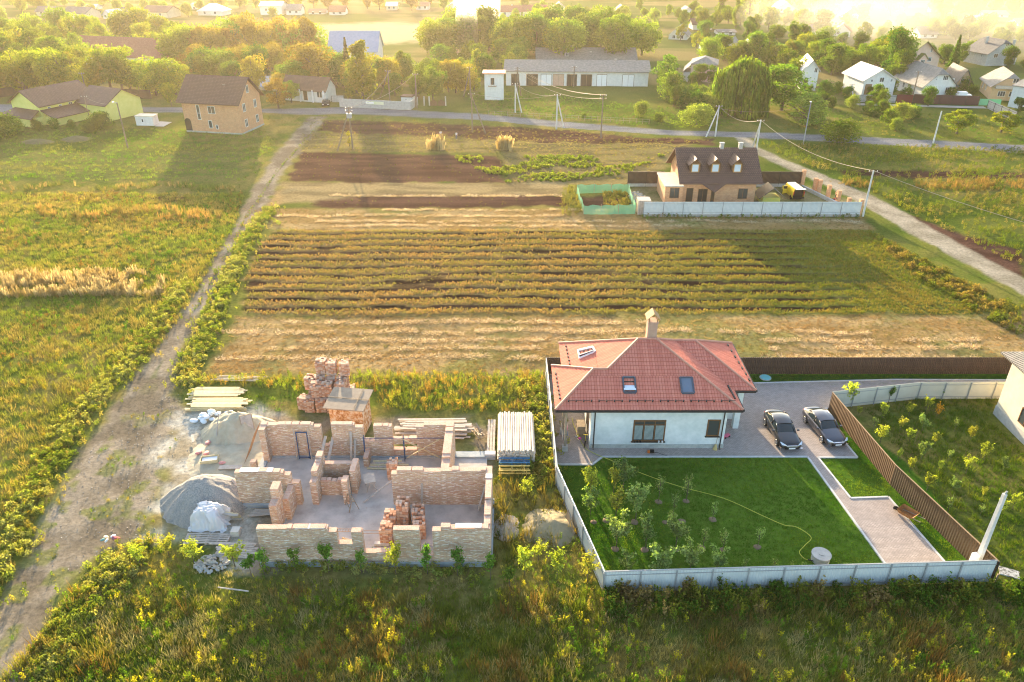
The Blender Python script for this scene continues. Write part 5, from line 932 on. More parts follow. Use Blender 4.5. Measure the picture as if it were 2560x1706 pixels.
# ---------------------------------------------------------------- garden things
t = thing('well_cover', 'round concrete well ring with a lid standing on the lawn', 'well', (22.0, 39.9, 0)); MB().tube((0, 0, -.1), (0, 0, .5), .62, n=28).build('ring', M['concrete'], t); lid = MB().tube((0, 0, .5), (0, 0, .6), .68, n=28).build('lid', M['concrete'], t); MB().tube((0, 0, .6), (0, 0, .63), .2, n=14).build('hatch', M['concrete'], lid)
t = thing('manhole', 'flat turquoise manhole lid in the grass strip behind the house', 'manhole', (25.3, 64.6, 0)); MB().tube((0, 0, -.05), (0, 0, .08), .5, n=24).build('lid', mat('turquoise', (.16, .50, .52), 3, .6), t); MB().tube((0, 0, -.05), (0, 0, .05), .58, n=24).build('rim', M['concrete'], t)
def curve_pts(p, n=8, z=.05):
    out = []
    for i in range(len(p)-1):
        p0, p1, p2, p3 = (Vector((*p[max(0, min(len(p)-1, j))], 0)) for j in (i-1, i, i+1, i+2))
        for k in range(n): f = k/n; out.append(.5*((2*p1)+(p2-p0)*f+(2*p0-5*p1+4*p2-p3)*f*f+(3*p1-p0-3*p2+p3)*f**3)+Vector((0, 0, z)))
    return out+[Vector((*p[-1], z))]
t = thing('garden_hose', 'thin yellow garden hose winding across the lawn from the porch', 'hose', (0, 0, 0)); hp = curve_pts([(5.5, 57.5), (5.6, 56.2), (6.2, 53.3), (6.9, 52.3), (8.4, 51.2), (10.7, 49.5), (13.4, 47.9), (16.7, 46.4), (19.2, 44.4), (20.5, 43.4), (21.4, 43.15), (22.1, 42.1), (21.4, 41.3), (20.75, 40.6), (20.85, 40.0), (21.1, 39.85)], z=.09)
MB().path(hp, .024, 5).build('hose_pipe', mat('yellow_hose', (.50, .50, .06), 3, .5), t); MB().tube(hp[-1], hp[-1]+Vector((.35, -.18, .03)), .05, .03).build('nozzle', M['darkmetal'], t)
for i, (x, y) in enumerate([(11.5, 46.1), (13.7, 46.2), (6.2, 43.8), (7.2, 44.0), (9.3, 43.8), (11.6, 43.8), (12.9, 43.9), (15.3, 44.1), (7.5, 41.0), (9.6, 40.9), (11.9, 40.9), (13.8, 41.1), (15.3, 40.9), (17.9, 41.2)]):
    v = []; n = 14; mb = MB(); rr = .27*(.8+.4*random.random()); mb.v = [(0, 0, .07)]+[(math.cos(a)*rr*k*(.85+.3*random.random()), math.sin(a)*rr*k*(.85+.3*random.random()), z) for k, z in ((.5, .09), (1, .0)) for a in [6.2832*q/n for q in range(n)]]
    mb.f = [(0, 1+q, 1+(q+1) % n) for q in range(n)]+[(1+q, 1+n+q, 1+n+(q+1) % n, 1+(q+1) % n) for q in range(n)]; mb.m = [0]*len(mb.f); o = mb.build('soil_ring', mat('bare_soil', [(.15, .11, .07), (.22, .16, .10)], 5, .95) if i == 0 else bpy.data.materials['bare_soil'], None, True); o.location = (x, y, 0)
    tag(o, 'small bare soil ring dug around a young fruit tree in the lawn', 'soil ring', 'soil rings in the lawn')
t = thing('wheelbarrow', 'rusty brown wheelbarrow tipped at the edge of the lower paved pad', 'wheelbarrow', (30.1, 44.3, .1), R(35)); m_rust = mat('rusty_steel', [(.24, .10, .03), (.36, .17, .06)], 5, .8)
mb = MB(); q = [(-.35, -.45), (.35, -.45), (.35, .45), (-.35, .45)]; Q = [(-.5, -.7), (.5, -.7), (.5, .6), (-.5, .6)]; mb.v = [(x, y, .25) for x, y in q]+[(x, y, .62) for x, y in Q]; mb.f = [(0, 1, 2, 3), (0, 1, 5, 4), (1, 2, 6, 5), (2, 3, 7, 6), (3, 0, 4, 7)]; mb.m = [0]*5; mb.build('tray', m_rust, t)
MB().tube((-.06, .85, .2), (.06, .85, .2), .2, n=14).build('wheel', m_rub, t); mb = MB(); [mb.bar((s*.25, .85, .2), (s*.32, -1.2, .5), .05) for s in (-1, 1)]; [mb.bar((s*.28, -.4, .25), (s*.28, -.5, 0), .05) for s in (-1, 1)]; mb.build('frame', M['wood'], t)
t = thing('table', 'old grey wooden table with a bleached torn top outside the fence corner', 'table', (34.1, 37.9, 0), R(-25)); MB().box(-.6, .6, -.4, .4, .78, .86).build('tabletop', mat('bleached_board', [(.10, .10, .09), (.42, .42, .40)], 6, .9, contrast=(.42, .55)), t); [MB().box(a*.65-.05, a*.65+.05, b*.4-.05, b*.4+.05, 0, .78).build('leg', M['wood'], t) for a in (-1, 1) for b in (-1, 1)]
# porch clutter
t = thing('drying_rack', 'clothes drying rack hung with small garments under the left porch', 'rack', (4.6, 54.0, 0)); mb = MB(); [mb.bar((-.25, y, 0), (.25, y, 1.3), .03) for y in (-.9, .9)]; [mb.bar((.25, y, 0), (-.25, y, 1.3), .03) for y in (-.9, .9)]; [mb.bar((x, -.9, 1.3), (x, .9, 1.3), .02) for x in (-.25, 0, .25)]; mb.build('frame', m_rim, t)
for i, c in enumerate([(.6, .6, .6), (.45, .05, .06), (.05, .25, .5), (.65, .6, .55), (.04, .04, .07), (.5, .1, .25)]): o = MB().obox(((-.25, 0, .25)[i % 3], -.7+i*.27, 1.02), (.03, .24, .5)).build('garment', mat('cloth_dyed', c, 5, .9)); o.location = (4.6, 54.0, 0); tag(o, ['white shirt on the porch drying rack', 'red garment on the porch drying rack', 'blue towel on the porch drying rack', 'cream cloth on the porch drying rack', 'black garment on the porch drying rack', 'pink garment on the porch drying rack'][i], 'clothing')
t = thing('shoe_rack', 'small wooden shelf of shoes and bags against the porch wall', 'shelf', (6.1, 55.4, 0)); [MB().box(-.35, .35, -.6, .6, z, z+.04).build('shelf', M['wood'], t) for z in (.15, .55, .95)]; [MB().box(-.35, .35, y, y+.04, 0, 1).build('side_panel', M['wood'], t) for y in (-.6, .56)]
for i, (x, y, z, c, l) in enumerate(((6.0, 55.1, .78, (.02, .02, .025), 'black bag on the porch shelf'), (6.15, 55.7, .76, (.5, .1, .25), 'pink bag on the porch shelf'), (5.7, 54.5, .16, (.6, .6, .6), 'white bundle on the porch floor by the shelf'), (5.95, 54.2, .15, (.6, .08, .3), 'magenta ball on the porch floor'))):
    o = MB().obox((0, 0, 0), (.34, .3, .28)).build('bag' if i < 3 else 'ball', mat('coloured_stuff', c, 5, .8)); o.location = (x, y, z+.05); o.modifiers.new('s', 'SUBSURF').render_levels = 2; tag(o, l, 'bag' if i < 3 else 'ball')
t = thing('scooter', 'small yellow scooter leaning at the house corner on the patio', 'scooter', (6.35, 53.5, .03), R(80)); MB().bar((-.4, 0, .12), (.35, 0, .12), .11, .04).build('deck', m_rub, t); MB().bar((.38, 0, .1), (.3, 0, .85), .04).bar((.3, -.2, .85), (.3, .2, .85), .04).build('handlebar', mat('yellow_paint', (.6, .5, .04), 3, .5), t); [MB().tube((x, -.03, .09), (x, .03, .09), .09, n=12).build('wheel', m_rub, t) for x in (-.42, .4)]
t = thing('broom', 'straw broom leaning on the right front corner of the white house', 'broom', (17.55, 52.8, .03)); MB().tube((0, .1, 0.5), (.1, .2, 1.5), .02).build('handle', M['wood'], t); MB().tube((-.05, 0, 0), (0, .1, .5), .22, .05, 8).build('bristles', mat('straw', (.5, .38, .16), 5, .9), t)
t = thing('extension_reel', 'orange and black cable reel on the pavement below the big window', 'reel', (12.0, 52.35, .03)); MB().tube((-.16, 0, .16), (.16, 0, .16), .16, n=14).build('drum', m_rub, t); MB().obox((-.3, 0, .12), (.2, .2, .2)).build('socket_box', mat('orange_plastic', (.6, .15, .03), 3, .5), t); MB().path(curve_pts([(.1, 0), (.5, -.05), (.9, -.3), (1.3, -.5)], z=.03), .018, 4).build('cable', m_rub, t)
t = thing('toy_car', 'pink and white toy car lying by the right wall on the paving', 'toy', (18.9, 54.6, .03), R(30)); MB().obox((0, 0, .16), (.7, .3, .16)).build('body', mat('pink_plastic', (.6, .12, .2), 3, .5), t); [MB().tube((x, y-.03, .09), (x, y+.03, .09), .09, n=10).build('wheel', m_rub, t) for x in (-.22, .22) for y in (-.15, .15)]
t = thing('window_plants', 'row of potted plants and shoes on the big window sill', 'plants', (11.7, 52.86, .73)); [MB().tube((x, 0, 0), (x, 0, .16), .06, .08, 8).build('pot', m_rub if x < -.5 else M['whitepaint'], t) for x in (-1.2, -.95, -.7, .9, 1.2)]
# ---------------------------------------------------------------- young trees
def sapling_mesh(seed, h=2.6, n=300, leaf=.15, tone=((.10, .13, .035), (.22, .22, .07)), rx=.75):
    r = np.random.default_rng(seed); cs = []; tm = MB(); tm.path([(0, 0, -.05), (.02, .02, h*.4), (-.03, 0, h*.8)], [.035, .025, .012], 5)
    for i in range(9):
        a = r.random()*6.28; z0_ = h*(.22+.5*r.random()); l = rx*(.4+.6*r.random()); z1_ = min(h, z0_+h*(.25+.3*r.random())); tm.path([(0, 0, z0_), (math.cos(a)*l*.6, math.sin(a)*l*.6, (z0_+z1_)/2), (math.cos(a)*l, math.sin(a)*l, z1_)], [.018, .012, .005], 4); m_ = n//9; t_ = r.random(m_)**.6
        cs.append(np.stack([math.cos(a)*l*t_, math.sin(a)*l*t_, z0_+(z1_-z0_)*t_], -1)+r.normal(0, .10, (m_, 3)))
    c = np.concatenate(cs); v, t_ = leaves(c, leaf, seed); k = r.random(len(c)).repeat(4)[:, None]; tint = (np.array(tone[0])*(1-k)+np.array(tone[1])*k)*t_[:, None]
    return fastmesh('crown', v, np.arange(len(v)).reshape(-1, 4), m_tree, tint), tm.mesh('trunk', m_bark)
SILV = ((.13, .20, .07), (.30, .36, .15)); GLD = ((.26, .28, .05), (.46, .44, .09)); GRN = ((.08, .18, .03), (.16, .28, .05))
SAP = {k: [sapling_mesh(500+i+j*10, 2.6, n_, lf, tn, rx_) for i in range(3)] for j, (k, tn, n_, lf, rx_) in enumerate((('silver', SILV, 900, .15, .85), ('gold', GLD, 520, .16, .75), ('green', GRN, 520, .16, .6), ('thin', SILV, 170, .14, .55)))}
SAP['orange'] = [sapling_mesh(560, 2.0, 200, .2, ((.5, .22, .03), (.6, .3, .04)), .6)]
def sapling(kind, x, y, h, label, group=None, wide=1.0, name='fruit_tree'):
    cm, tm = random.choice(SAP[kind]); t = thing(name, label, 'young tree' if name != 'shrub' else 'shrub', (x, y, float(groundz(x, y))), random.random()*6.28, group); s_ = h/(2.0 if kind == 'orange' else 2.6); t.scale = (s_*wide, s_*wide, s_)
    for me, nm in ((cm, 'crown'), (tm, 'trunk')): o = bpy.data.objects.new(nm, me); C.objects.link(o); o.parent = t
for k, x, y, h, w_ in (('gold', 6.2, 46.6, 2.9, 1.0), ('silver', 6.0, 44.6, 2.5, 1.0), ('silver', 8.9, 47.6, 2.9, 1.1), ('gold', 8.1, 47.2, 2.5, .8), ('gold', 7.9, 44.2, 2.7, 1.2), ('silver', 9.4, 44.0, 3.0, 1.1), ('silver', 9.6, 45.0, 2.4, .9), ('silver', 7.6, 41.1, 3.1, 1.1), ('silver', 9.7, 41.0, 2.9, .9), ('silver', 11.9, 41.0, 2.9, 1.0), ('silver', 8.0, 38.6, 2.0, 1.0), ('silver', 10.2, 38.5, 2.7, 1.2), ('silver', 12.4, 38.6, 2.7, 1.1), ('silver', 14.2, 38.5, 2.5, 1.0)):
    sapling(k, x, y, h, 'leafy silver-green fruit tree in the left half of the fenced lawn', 'leafy fruit trees on the lawn', w_)
for x, y, h in ((11.5, 46.1, 2.4), (13.7, 46.2, 2.6), (12.4, 44.6, 2.2), (15.3, 44.1, 1.8), (13.9, 41.1, 2.0), (15.3, 40.9, 2.0), (17.9, 41.2, 1.8), (16.2, 38.6, 1.5), (18.2, 38.6, 1.5), (20.2, 38.5, 1.3), (19.6, 38.9, .9), (23.2, 38.7, .9), (24.6, 38.6, .8)): sapling('thin', x, y, h, 'thin sparse sapling on the open part of the fenced lawn', 'thin saplings on the lawn')
for i, (x, y, h, k) in enumerate([(-17.3, 38.7, 1.7, 'green'), (-15.1, 38.8, 1.7, 'green'), (-12.8, 38.8, 2.0, 'green'), (-10.5, 38.7, 1.6, 'green'), (-8.1, 38.7, 2.1, 'gold'), (-5.9, 38.7, 1.9, 'green'), (-3.8, 38.6, 1.9, 'green'), (-1.5, 38.2, 1.7, 'green')]): sapling(k, x, y-.15, h*1.3, 'one of the slender green saplings planted along the front brick wall of the unfinished building', 'saplings along the front brick wall', .95)
for x, y, h, l in ((.9, 38.4, 2.6, 'bright yellow-green sapling nearest the unfinished building\'s right corner'), (3.1, 38.1, 2.6, 'airy yellow-green sapling between sand heap and front fence'), (5.2, 37.9, 2.4, 'round golden sapling touching the left fence corner')): sapling('gold', x, y, h, l, None, 1.1)
OR_ = [(ZG_ := cr(1860, 820, .306))(x, y) for x, y in ((1050, 840), (1130, 740), (1270, 850), (1340, 730), (1450, 850), (1345, 940), (1715, 850), (1840, 930), (1555, 965), (1350, 1180), (1445, 1080), (1590, 1180), (1665, 1090), (1950, 1090), (1810, 1190), (1255, 1080), (1700, 1330), (1945, 1390), (1930, 1530), (2190, 1480), (1110, 945), (1490, 1330), (2110, 1180), (2090, 1520), (1660, 1500), (930, 720))]
for i, q in enumerate(OR_): x, y = P(*q); sapling('gold' if i % 2 else ('thin', 'silver', 'gold')[i % 3], x, y, 1.0+random.random()*.9, 'small sunlit sapling in the rough grass of the fenced orchard', 'saplings in the orchard', 1.1)
for q, h, k, l in (((850, 640), 2.6, 'gold', 'tall yellow-green sapling against the cream fence corner'), ((1180, 610), 1.8, 'green', 'dark green bushy sapling against the bent cream fence'), ((1605, 575), 1.1, 'green', 'tiny dark sapling at the straight part of the cream fence'), ((1480, 690), 1.7, 'gold', 'thin yellow sapling just in front of the cream fence bend'), ((1575, 720), 1.3, 'orange', 'bright orange-leaved sapling in the orchard')): x, y = P(1860+q[0]*.306, 820+q[1]*.306); sapling(k, x, y, h, l)

for x, y, h, k, l in ((-22.6, 39.6, 2.0, 'gold', 'airy golden shrub at the left of the pale rubble pile'), (-19.6, 39.3, 2.1, 'gold', 'bright golden shrub between the rubble pile and the brick wall corner'), (-24.6, 40.2, 1.8, 'gold', 'yellowish shrub in front of the grey pallets'), (-26.3, 39.4, 1.7, 'gold', 'small golden shrub at the edge of the yard above the foreground grass'), (-18.2, 38.5, 1.7, 'green', 'green shrub at the front left wall corner'), (-.2, 37.4, 1.5, 'green', 'dark green bush in the weeds at the right end of the front wall'), (1.9, 39.9, 1.6, 'gold', 'yellow bush in front of the yellowish sand heap'), (1.2, 46.6, 1.9, 'gold', 'grassy yellow bush behind the yellowish sand heap')):
    sapling(k, x, y, h, l, None, 1.5, 'shrub')
# ---------------------------------------------------------------- unfinished brick building and its building site
m_rbrick = brickmat('reclaimed_brick', (.54, .29, .19), (.68, .49, .32), (.44, .35, .27), .40, .11, .02, patch=(.76, .70, .62), vary=.3, patch_amt=(.56, .62), bump=.6)
m_rtop = brickmat('reclaimed_brick_top', (.58, .33, .24), (.66, .42, .31), (.55, .47, .40), .26, .13, .015, vary=.3); m_slab = mat('dusty_slab', [(.32, .30, .28), (.44, .41, .38), (.54, .50, .46)], .7, .95, .3, bscale=9)
ruin = thing('unfinished_building', 'roofless unfinished building of pale reclaimed brick with half-built walls', 'building')
rr = random.Random(5)
def rwall(x0, x1, y0, y1, h, z0=.12, rag=(1, 1), step=True):
    """brick wall with a toothed last course; the mortar-stained top is a separate material slot"""
    mb = MB(); mb.box(x0, x1, y0, y1, z0, h, 0); lx = x1-x0 > y1-y0; L_ = max(x1-x0, y1-y0); k = 0.0
    while k < L_-.3 and step:
        w_ = rr.uniform(.3, 1.1)
        if rr.random() < .55:
            e = min(k+w_, L_); hh = rr.choice((.075, .075, .15))
            a = (x0+k, x0+e, y0+.004, y1-.004) if lx else (x0+.004, x1-.004, y0+k, y0+e)
            mb.box(*a, h, h+hh, 1)
        k += w_+rr.uniform(0, .15)
    n = int(L_*1.3)
    for i in range(n):                                       # odd bricks standing proud of the face
        q = rr.uniform(0, L_-.3); z = z0+round(rr.uniform(.2, h-z0-.2)/.085)*.085; s = rr.choice((0, 1)); d = .02+.02*rr.random()
        if lx: mb.box(x0+q, x0+q+.25, (y0-d) if s else y1-.01, (y0+.01) if s else y1+d, z, z+.075, 0)
        else: mb.box((x0-d) if s else x1-.01, (x0+.01) if s else x1+d, y0+q, y0+q+.25, z, z+.075, 0)
    mb.box(x0+.003, x1-.003, y0+.003, y1-.003, h, h+.012, 1)
    return mb.build('wall', [m_rbrick, m_rtop], ruin)
T_ = .46
fo = MB(); fo.box(-17.75, -1.35, 39.25, 40.0, -.3, .34); fo.box(-17.75, -17.1, 40.0, 45.4, -.3, .3); fo.box(-21.3, -17.1, 45.4, 46.2, -.3, .3); fo.box(-21.1, -20.5, 46.2, 52.2, -.3, .3); fo.box(-20.5, -1.4, 51.45, 52.2, -.3, .3); fo.box(-2.1, -1.38, 40.0, 46.2, -.3, .3); fo.build('foundation', mat('foundation_concrete', [(.26, .31, .34), (.40, .43, .44)], 1.5, .9, .3), ruin)
fl_ = MB(); fl_.box(-17.1, -2.1, 40.0, 45.6, -.1, .16); fl_.box(-20.5, -2.1, 45.6, 51.5, -.1, .155); fl_.build('floor_slab', m_slab, ruin)
yf = 39.4
for a in ((-17.6, -12.7, yf, yf+T_, 3.4, .34), (-12.7, -12.1, yf, yf+T_, 3.12, .34), (-12.1, -11.1, yf, yf+T_, 2.0, .34), (-11.1, -10.35, yf, yf+T_, 3.05, .34), (-10.35, -8.2, yf, yf+T_, 1.15, .34), (-8.2, -6.4, yf, yf+T_, 3.3, .34), (-6.4, -5.5, yf, yf+T_, .9, .34), (-5.5, -4.9, yf, yf+T_, 3.15, .34), (-4.9, -1.5, yf, yf+T_, 3.4, .34),
          (-1.96, -1.5, yf+T_, 42.4, 3.4), (-1.96, -1.5, 42.4, 46.2, 3.48), (-9.2, -8.75, 45.6, 46.06, 3.15), (-8.75, -5.4, 45.6, 46.06, 3.4), (-5.4, -1.96, 45.6, 46.06, 3.44), (-5.45, -4.8, 46.06, 47.3, 3.3), (-5.45, -4.8, 47.3, 52.05, 3.5),
          (-7.3, -5.45, 51.6, 52.05, 3.45), (-7.95, -7.3, 51.6, 52.05, 3.2), (-12.4, -10.0, 51.55, 52.0, 1.75), (-10.0, -8.0, 51.6, 52.05, .85), (-10.0, -7.95, 51.6, 52.05, 1.95, 1.5), (-11.5, -10.0, 51.6, 52.04, 3.3, 1.76), (-13.1, -12.4, 51.6, 52.05, 3.2), (-15.0, -13.1, 51.6, 52.05, 3.45), (-15.9, -15.0, 51.6, 52.05, 1.3), (-16.5, -15.9, 51.6, 52.05, 3.2), (-20.3, -16.5, 51.6, 52.05, 3.45), (-20.8, -20.3, 50.9, 52.05, 3.45),
          (-21.5, -21.05, 49.7, 50.15, 1.0), (-21.1, -17.4, 45.6, 46.06, 3.3), (-17.4, -16.9, 45.6, 46.06, 3.05), (-16.9, -16.3, 45.6, 46.06, 2.3), (-17.75, -17.15, 43.4, 44.3, 3.4), (-17.75, -17.2, 42.6, 43.4, 2.6), (-17.15, -16.7, 43.9, 45.6, 2.1),
          (-15.5, -15.0, 45.6, 46.3, 2.35), (-15.5, -15.02, 46.3, 48.0, 2.75), (-15.5, -15.0, 48.0, 48.7, 2.95), (-15.0, -12.7, 48.2, 48.6, 2.1), (-15.0, -13.1, 46.7, 47.1, 1.5), (-13.1, -12.65, 45.7, 46.5, 2.3), (-12.7, -12.25, 46.9, 48.6, 2.35), (-12.3, -11.9, 50.2, 51.55, 1.1)):
    rwall(*a[:5], z0=a[5] if len(a) > 5 else .12)
for a in ((-14.9, -12.9, yf-.01, yf+T_+.01, 3.41, 3.45), (-3.9, -2.1, yf+.01, yf+T_-.01, 3.5, 3.53), (-20.7, -18.2, 45.59, 46.07, 3.38, 3.42), (-1.98, -1.48, 44.7, 45.2, 3.5, 3.53)): MB().box(*a).build('mortar_cap', mat('mortar_cap', (.66, .64, .62), 3, .9) if 'mortar_cap' not in bpy.data.materials else bpy.data.materials['mortar_cap'], ruin)
m_blue = mat('blue_painted_steel', (.03, .07, .16), 4, .5); m_plank = mat('fresh_plank', [(.50, .42, .24), (.66, .56, .36)], 3, .8, .2); m_gplank = mat('grey_plank', [(.34, .30, .26), (.52, .46, .40)], 3, .9, .2)
# things inside the walls
t = thing('door_frame', 'tall blue and timber door frame leaning inside the back brick wall', 'frame', (-17.5, 51.0, .16)); mb = MB(); [mb.bar((x, .35, 0), (x, .45, 2.7), .07) for x in (-.45, .45)]; mb.bar((-.45, .45, 2.65), (.45, .45, 2.65), .07); mb.bar((-.45, .36, .15), (.45, .36, .15), .07); mb.build('steel_frame', m_blue, t); mb = MB(); [mb.bar((x, .2, 0), (x*1.0, .42, 3.1), .06) for x in (-.6, .62)]; mb.build('timber', m_gplank, t)
def trestle(label, x, y, rz=0, m_=None, h=1.0, w_=1.0):
    t = thing('trestle', label, 'trestle', (x, y, .16), rz); mb = MB(); [mb.bar((a*.1, b*w_/2, h), (a*.4, b*w_/2, 0), .05) for a in (-1, 1) for b in (-1, 1)]; [mb.bar((a*.3, -w_/2, h*.35), (a*.3, w_/2, h*.35), .05) for a in (-1, 1)]; mb.build('leg', m_ or M['wood'], t); MB().bar((0, -w_/2-.1, h), (0, w_/2+.1, h), .09).build('top_rail', m_ or M['wood'], t); return t
trestle('wooden trestle leaning beside the small inner room wall', -12.4, 45.3, .5); trestle('wooden trestle in the front window gap of the brick wall', -11.6, 40.4, 1.2, None, 1.3, .9); t = trestle('low work table on trestle legs right of the inner room', -11.3, 47.6, .3, m_gplank, .9); MB().box(-.5, .4, -.6, .6, .95, 1.02).build('board', m_gplank, t)
def plank(label, p, q, w_=.16, h_=.05, m_=None, group=None, name='plank'):
    mb = MB(); c = (Vector(p)+Vector(q))/2; mb.bar(Vector(p)-c, Vector(q)-c, w_, h_); o = mb.build(name, m_ or m_gplank); o.location = c; return tag(o, label, 'plank', group)
plank('long pale board lying diagonally on the slab by the inner partition', (-11.6, 45.8, .25), (-9.6, 47.3, 1.1), .14); plank('board leaning against the large room back wall', (-7.0, 45.3, .2), (-6.9, 45.55, 2.3)); plank('dark board leaning on the right wall of the large room', (-2.6, 44.9, .2), (-2.05, 45.4, 2.2)); plank('tall board leaning on the pier behind the inner room', (-13.5, 51.0, .16), (-13.4, 51.55, 2.8), .2); plank('short board leaning on the pier behind the inner room', (-13.2, 50.9, .16), (-13.1, 51.55, 2.0), .2); plank('tilted board at the left side of the back gap', (-16.1, 50.1, .16), (-15.6, 51.8, 2.2), .25); plank('pale tilted board right of the back gap', (-15.4, 50.3, .16), (-15.0, 51.8, 2.1), .25); plank('plank lying across the small front room floor', (-10.0, 41.2, .3), (-8.9, 41.2, .3), .3, .2, mat('grey_block', (.50, .49, .47), 4, .9)); plank('sloping plank in the front doorway', (-6.3, 41.4, .2), (-5.2, 40.2, .9), .18)
for i in range(5): plank('plank in the low heap on the slab below the back window', (-12.0+.1*i, 50.0+.16*i, .22+.06*i), (-8.0-.3*i, 49.9+.2*i, .24+.06*i), .2, .05, m_gplank if i % 2 else m_plank, 'planks under the back window')
t = thing('scaffold', 'thin steel and timber scaffold braces against the back window wall', 'scaffold', (-10.2, 51.0, .16)); mb = MB(); [mb.bar((x, y, 0), (x, y, 2.5), .05) for x in (-2.1, 1.2) for y in (0, .3)]; mb.bar((-2.1, 0, 2.4), (4.6, 0, 2.4), .05); mb.build('pole', m_blue, t); mb = MB(); mb.bar((1.0, .1, 2.3), (4.3, .1, .2), .07); mb.bar((4.2, .12, 2.2), (1.4, .12, .3), .07); mb.build('brace', m_plank, t)
# brick stacks -------------------------------------------------------------------------------------------
def brickstack_mesh(seed, w_=.9, d=.9, h=1.3, loose=.02):
    r = random.Random(seed); mb = MB(); nz = int(h/.14); nx = 4; ny = 4
    for k in range(nz):
        for i in range(nx):
            for j in range(ny):
                if k == nz-1 and r.random() < .35: continue
                if 0 < i < nx-1 and 0 < j < ny-1 and k < nz-1: continue
                x, y = (i+.5)/nx*w_-w_/2+r.uniform(-loose, loose), (j+.5)/ny*d-d/2+r.uniform(-loose, loose); mb.obox((x, y, (k+.5)*.14), (w_/nx-.015, d/ny-.015, .125), (0, 0, r.uniform(-.06, .06)), r.choice((0, 0, 1, 1, 2)))
    mb.box(-w_/2+.08, w_/2-.08, -d/2+.08, d/2-.08, 0, h-.2, 0); return mb
BM = [mat('brick_a', [(.42, .20, .12), (.50, .27, .17)], 4, .9), mat('brick_b', [(.55, .36, .25), (.62, .44, .33)], 4, .9), mat('brick_c', [(.40, .18, .11), (.60, .50, .42)], 5, .9)]; BM[0].name = 'red_brick'; BM[1].name = 'pale_brick'; BM[2].name = 'mixed_brick'
BS = [brickstack_mesh(i).mesh('brick_stack', BM) for i in range(4)]
def bstack(x, y, z, label, group=None, sc=(1, 1, 1), rz=None):
    o = bpy.data.objects.new('brick_stack', random.choice(BS)); C.objects.link(o); o.location = (x, y, z); o.scale = sc; o.rotation_euler = (0, 0, random.uniform(-.2, .2) if rz is None else rz); return tag(o, label, 'brick stack', group)
for x, y, z, s_, l in ((-9.1, 41.6, .16, 1.3, 'brick stack at the left front of the heap behind the front pier'), (-9.0, 42.9, .16, 1.3, 'brick stack at the left rear of the heap behind the front pier'), (-8.1, 43.4, .16, 1.9, 'tallest brick stack in the heap behind the front pier'), (-7.0, 43.4, .16, 1.3, 'short brick stack at the rear right of the heap'), (-6.8, 42.2, .16, 1.2, 'low brick stack at the right front of the heap'), (-9.7, 49.0, .16, 1.3, 'brick stack standing at the left end of the long partition')): bstack(x, y, z, l, None, (1, 1, s_))
for i, (x, y, z) in enumerate([(-18.7, 58.9, 0), (-17.7, 58.9, 0), (-16.7, 58.8, 0), (-18.6, 60.0, 0), (-17.6, 60.0, 0), (-16.6, 60.0, 0), (-17.5, 61.1, 0), (-16.4, 61.1, 0), (-15.4, 61.0, 0), (-15.3, 59.8, 0), (-18.1, 59.4, 1.35), (-17.1, 59.5, 1.35), (-17.0, 60.6, 1.35), (-15.9, 60.7, 1.35), (-16.9, 61.1, 2.7), (-15.7, 61.0, 2.7), (-15.9, 59.6, 1.35), (-19.4, 59.3, 0), (-18.9, 60.6, 1.35), (-18.0, 60.6, 1.35), (-17.9, 61.4, 2.7)]): bstack(x, y, z, 'pinkish brick bundle in the tall pile beside the rusty-walled shed', 'brick bundles beside the shed', (1.05, 1.05, 1.05))
# shed of oriented strand board
t = thing('site_shed', 'site shed with blotchy rust-brown board walls and a flat brown roof', 'shed', (-14.4, 56.1, 0), R(-8)); m_osb = mat('strand_board', [(.62, .50, .38), (.55, .30, .14), (.34, .15, .06)], 3.2, .9, .1, detail=3, contrast=(.42, .62))
MB().box(-1.5, 1.5, -1.1, 1.1, -.1, 2.9).build('wall', m_osb, t); mb = MB(); slab(mb, [(-1.85, -1.5, 2.95), (1.8, -1.5, 2.95), (1.8, 1.5, 3.25), (-1.85, 1.5, 3.25)], .1); rf = mb.build('roof', mat('roofing_sheet', [(.26, .20, .15), (.34, .27, .20)], 2, .8), t)
mb = MB(); mb.bar((.9, -1.5, 3.01), (.9, 1.5, 3.31), .06, .04); mb.bar((-1.85, 0, 3.14), (1.8, 0, 3.14), .05, .04); mb.build('batten', M['wood'], rf)
# lumber
PL = [MB().box(-2.3, 2.3, -.1, .1, -.025, .025).mesh('plank', m_plank), MB().box(-2.55, 2.55, -.09, .09, -.025, .025).mesh('plank', m_plank), MB().box(-2.1, 2.1, -.11, .11, -.03, .03).mesh('plank', mat('warm_plank', [(.46, .36, .18), (.58, .48, .27)], 3, .8))]
for cx_, cy_, ny, nz, lb, gp, ln in ((-28.4, 61.5, 7, 6, 'fresh pale plank in the rear lumber stack beside the track', 'rear lumber stack', 1.0), (-27.5, 59.5, 7, 7, 'fresh pale plank in the front lumber stack beside the track', 'front lumber stack', 1.12)):
    for k in range(nz):
        for j in range(ny):
            if 0 < j < ny-1 and k < nz-1: continue
            o = bpy.data.objects.new('plank', random.choice(PL)); C.objects.link(o); o.location = (cx_+random.uniform(-.25, .25), cy_+(j-ny/2)*.23, .05+k*.075); o.rotation_euler = (0, 0, random.uniform(-.015, .015)); o.scale = (ln, 1, 1.2); tag(o, lb, 'plank', gp)
for i in range(4): plank('thin grey batten lying in the weeds behind the lumber stacks', (-29.8+.2*i, 63.9+.25*i, .2), (-25.2+.3*i, 63.6+.25*i, .25), .08, .06, m_gplank, 'grey battens behind the lumber')
LG = [MB().tube((0, -2.85, 0), (0, 2.85, 0), .105, .085, 8).mesh('log', mat('peeled_log', [(.50, .44, .36), (.70, .64, .54)], 3, .8, .3, stretch=(1, .2, 1))) for _ in range(1)]
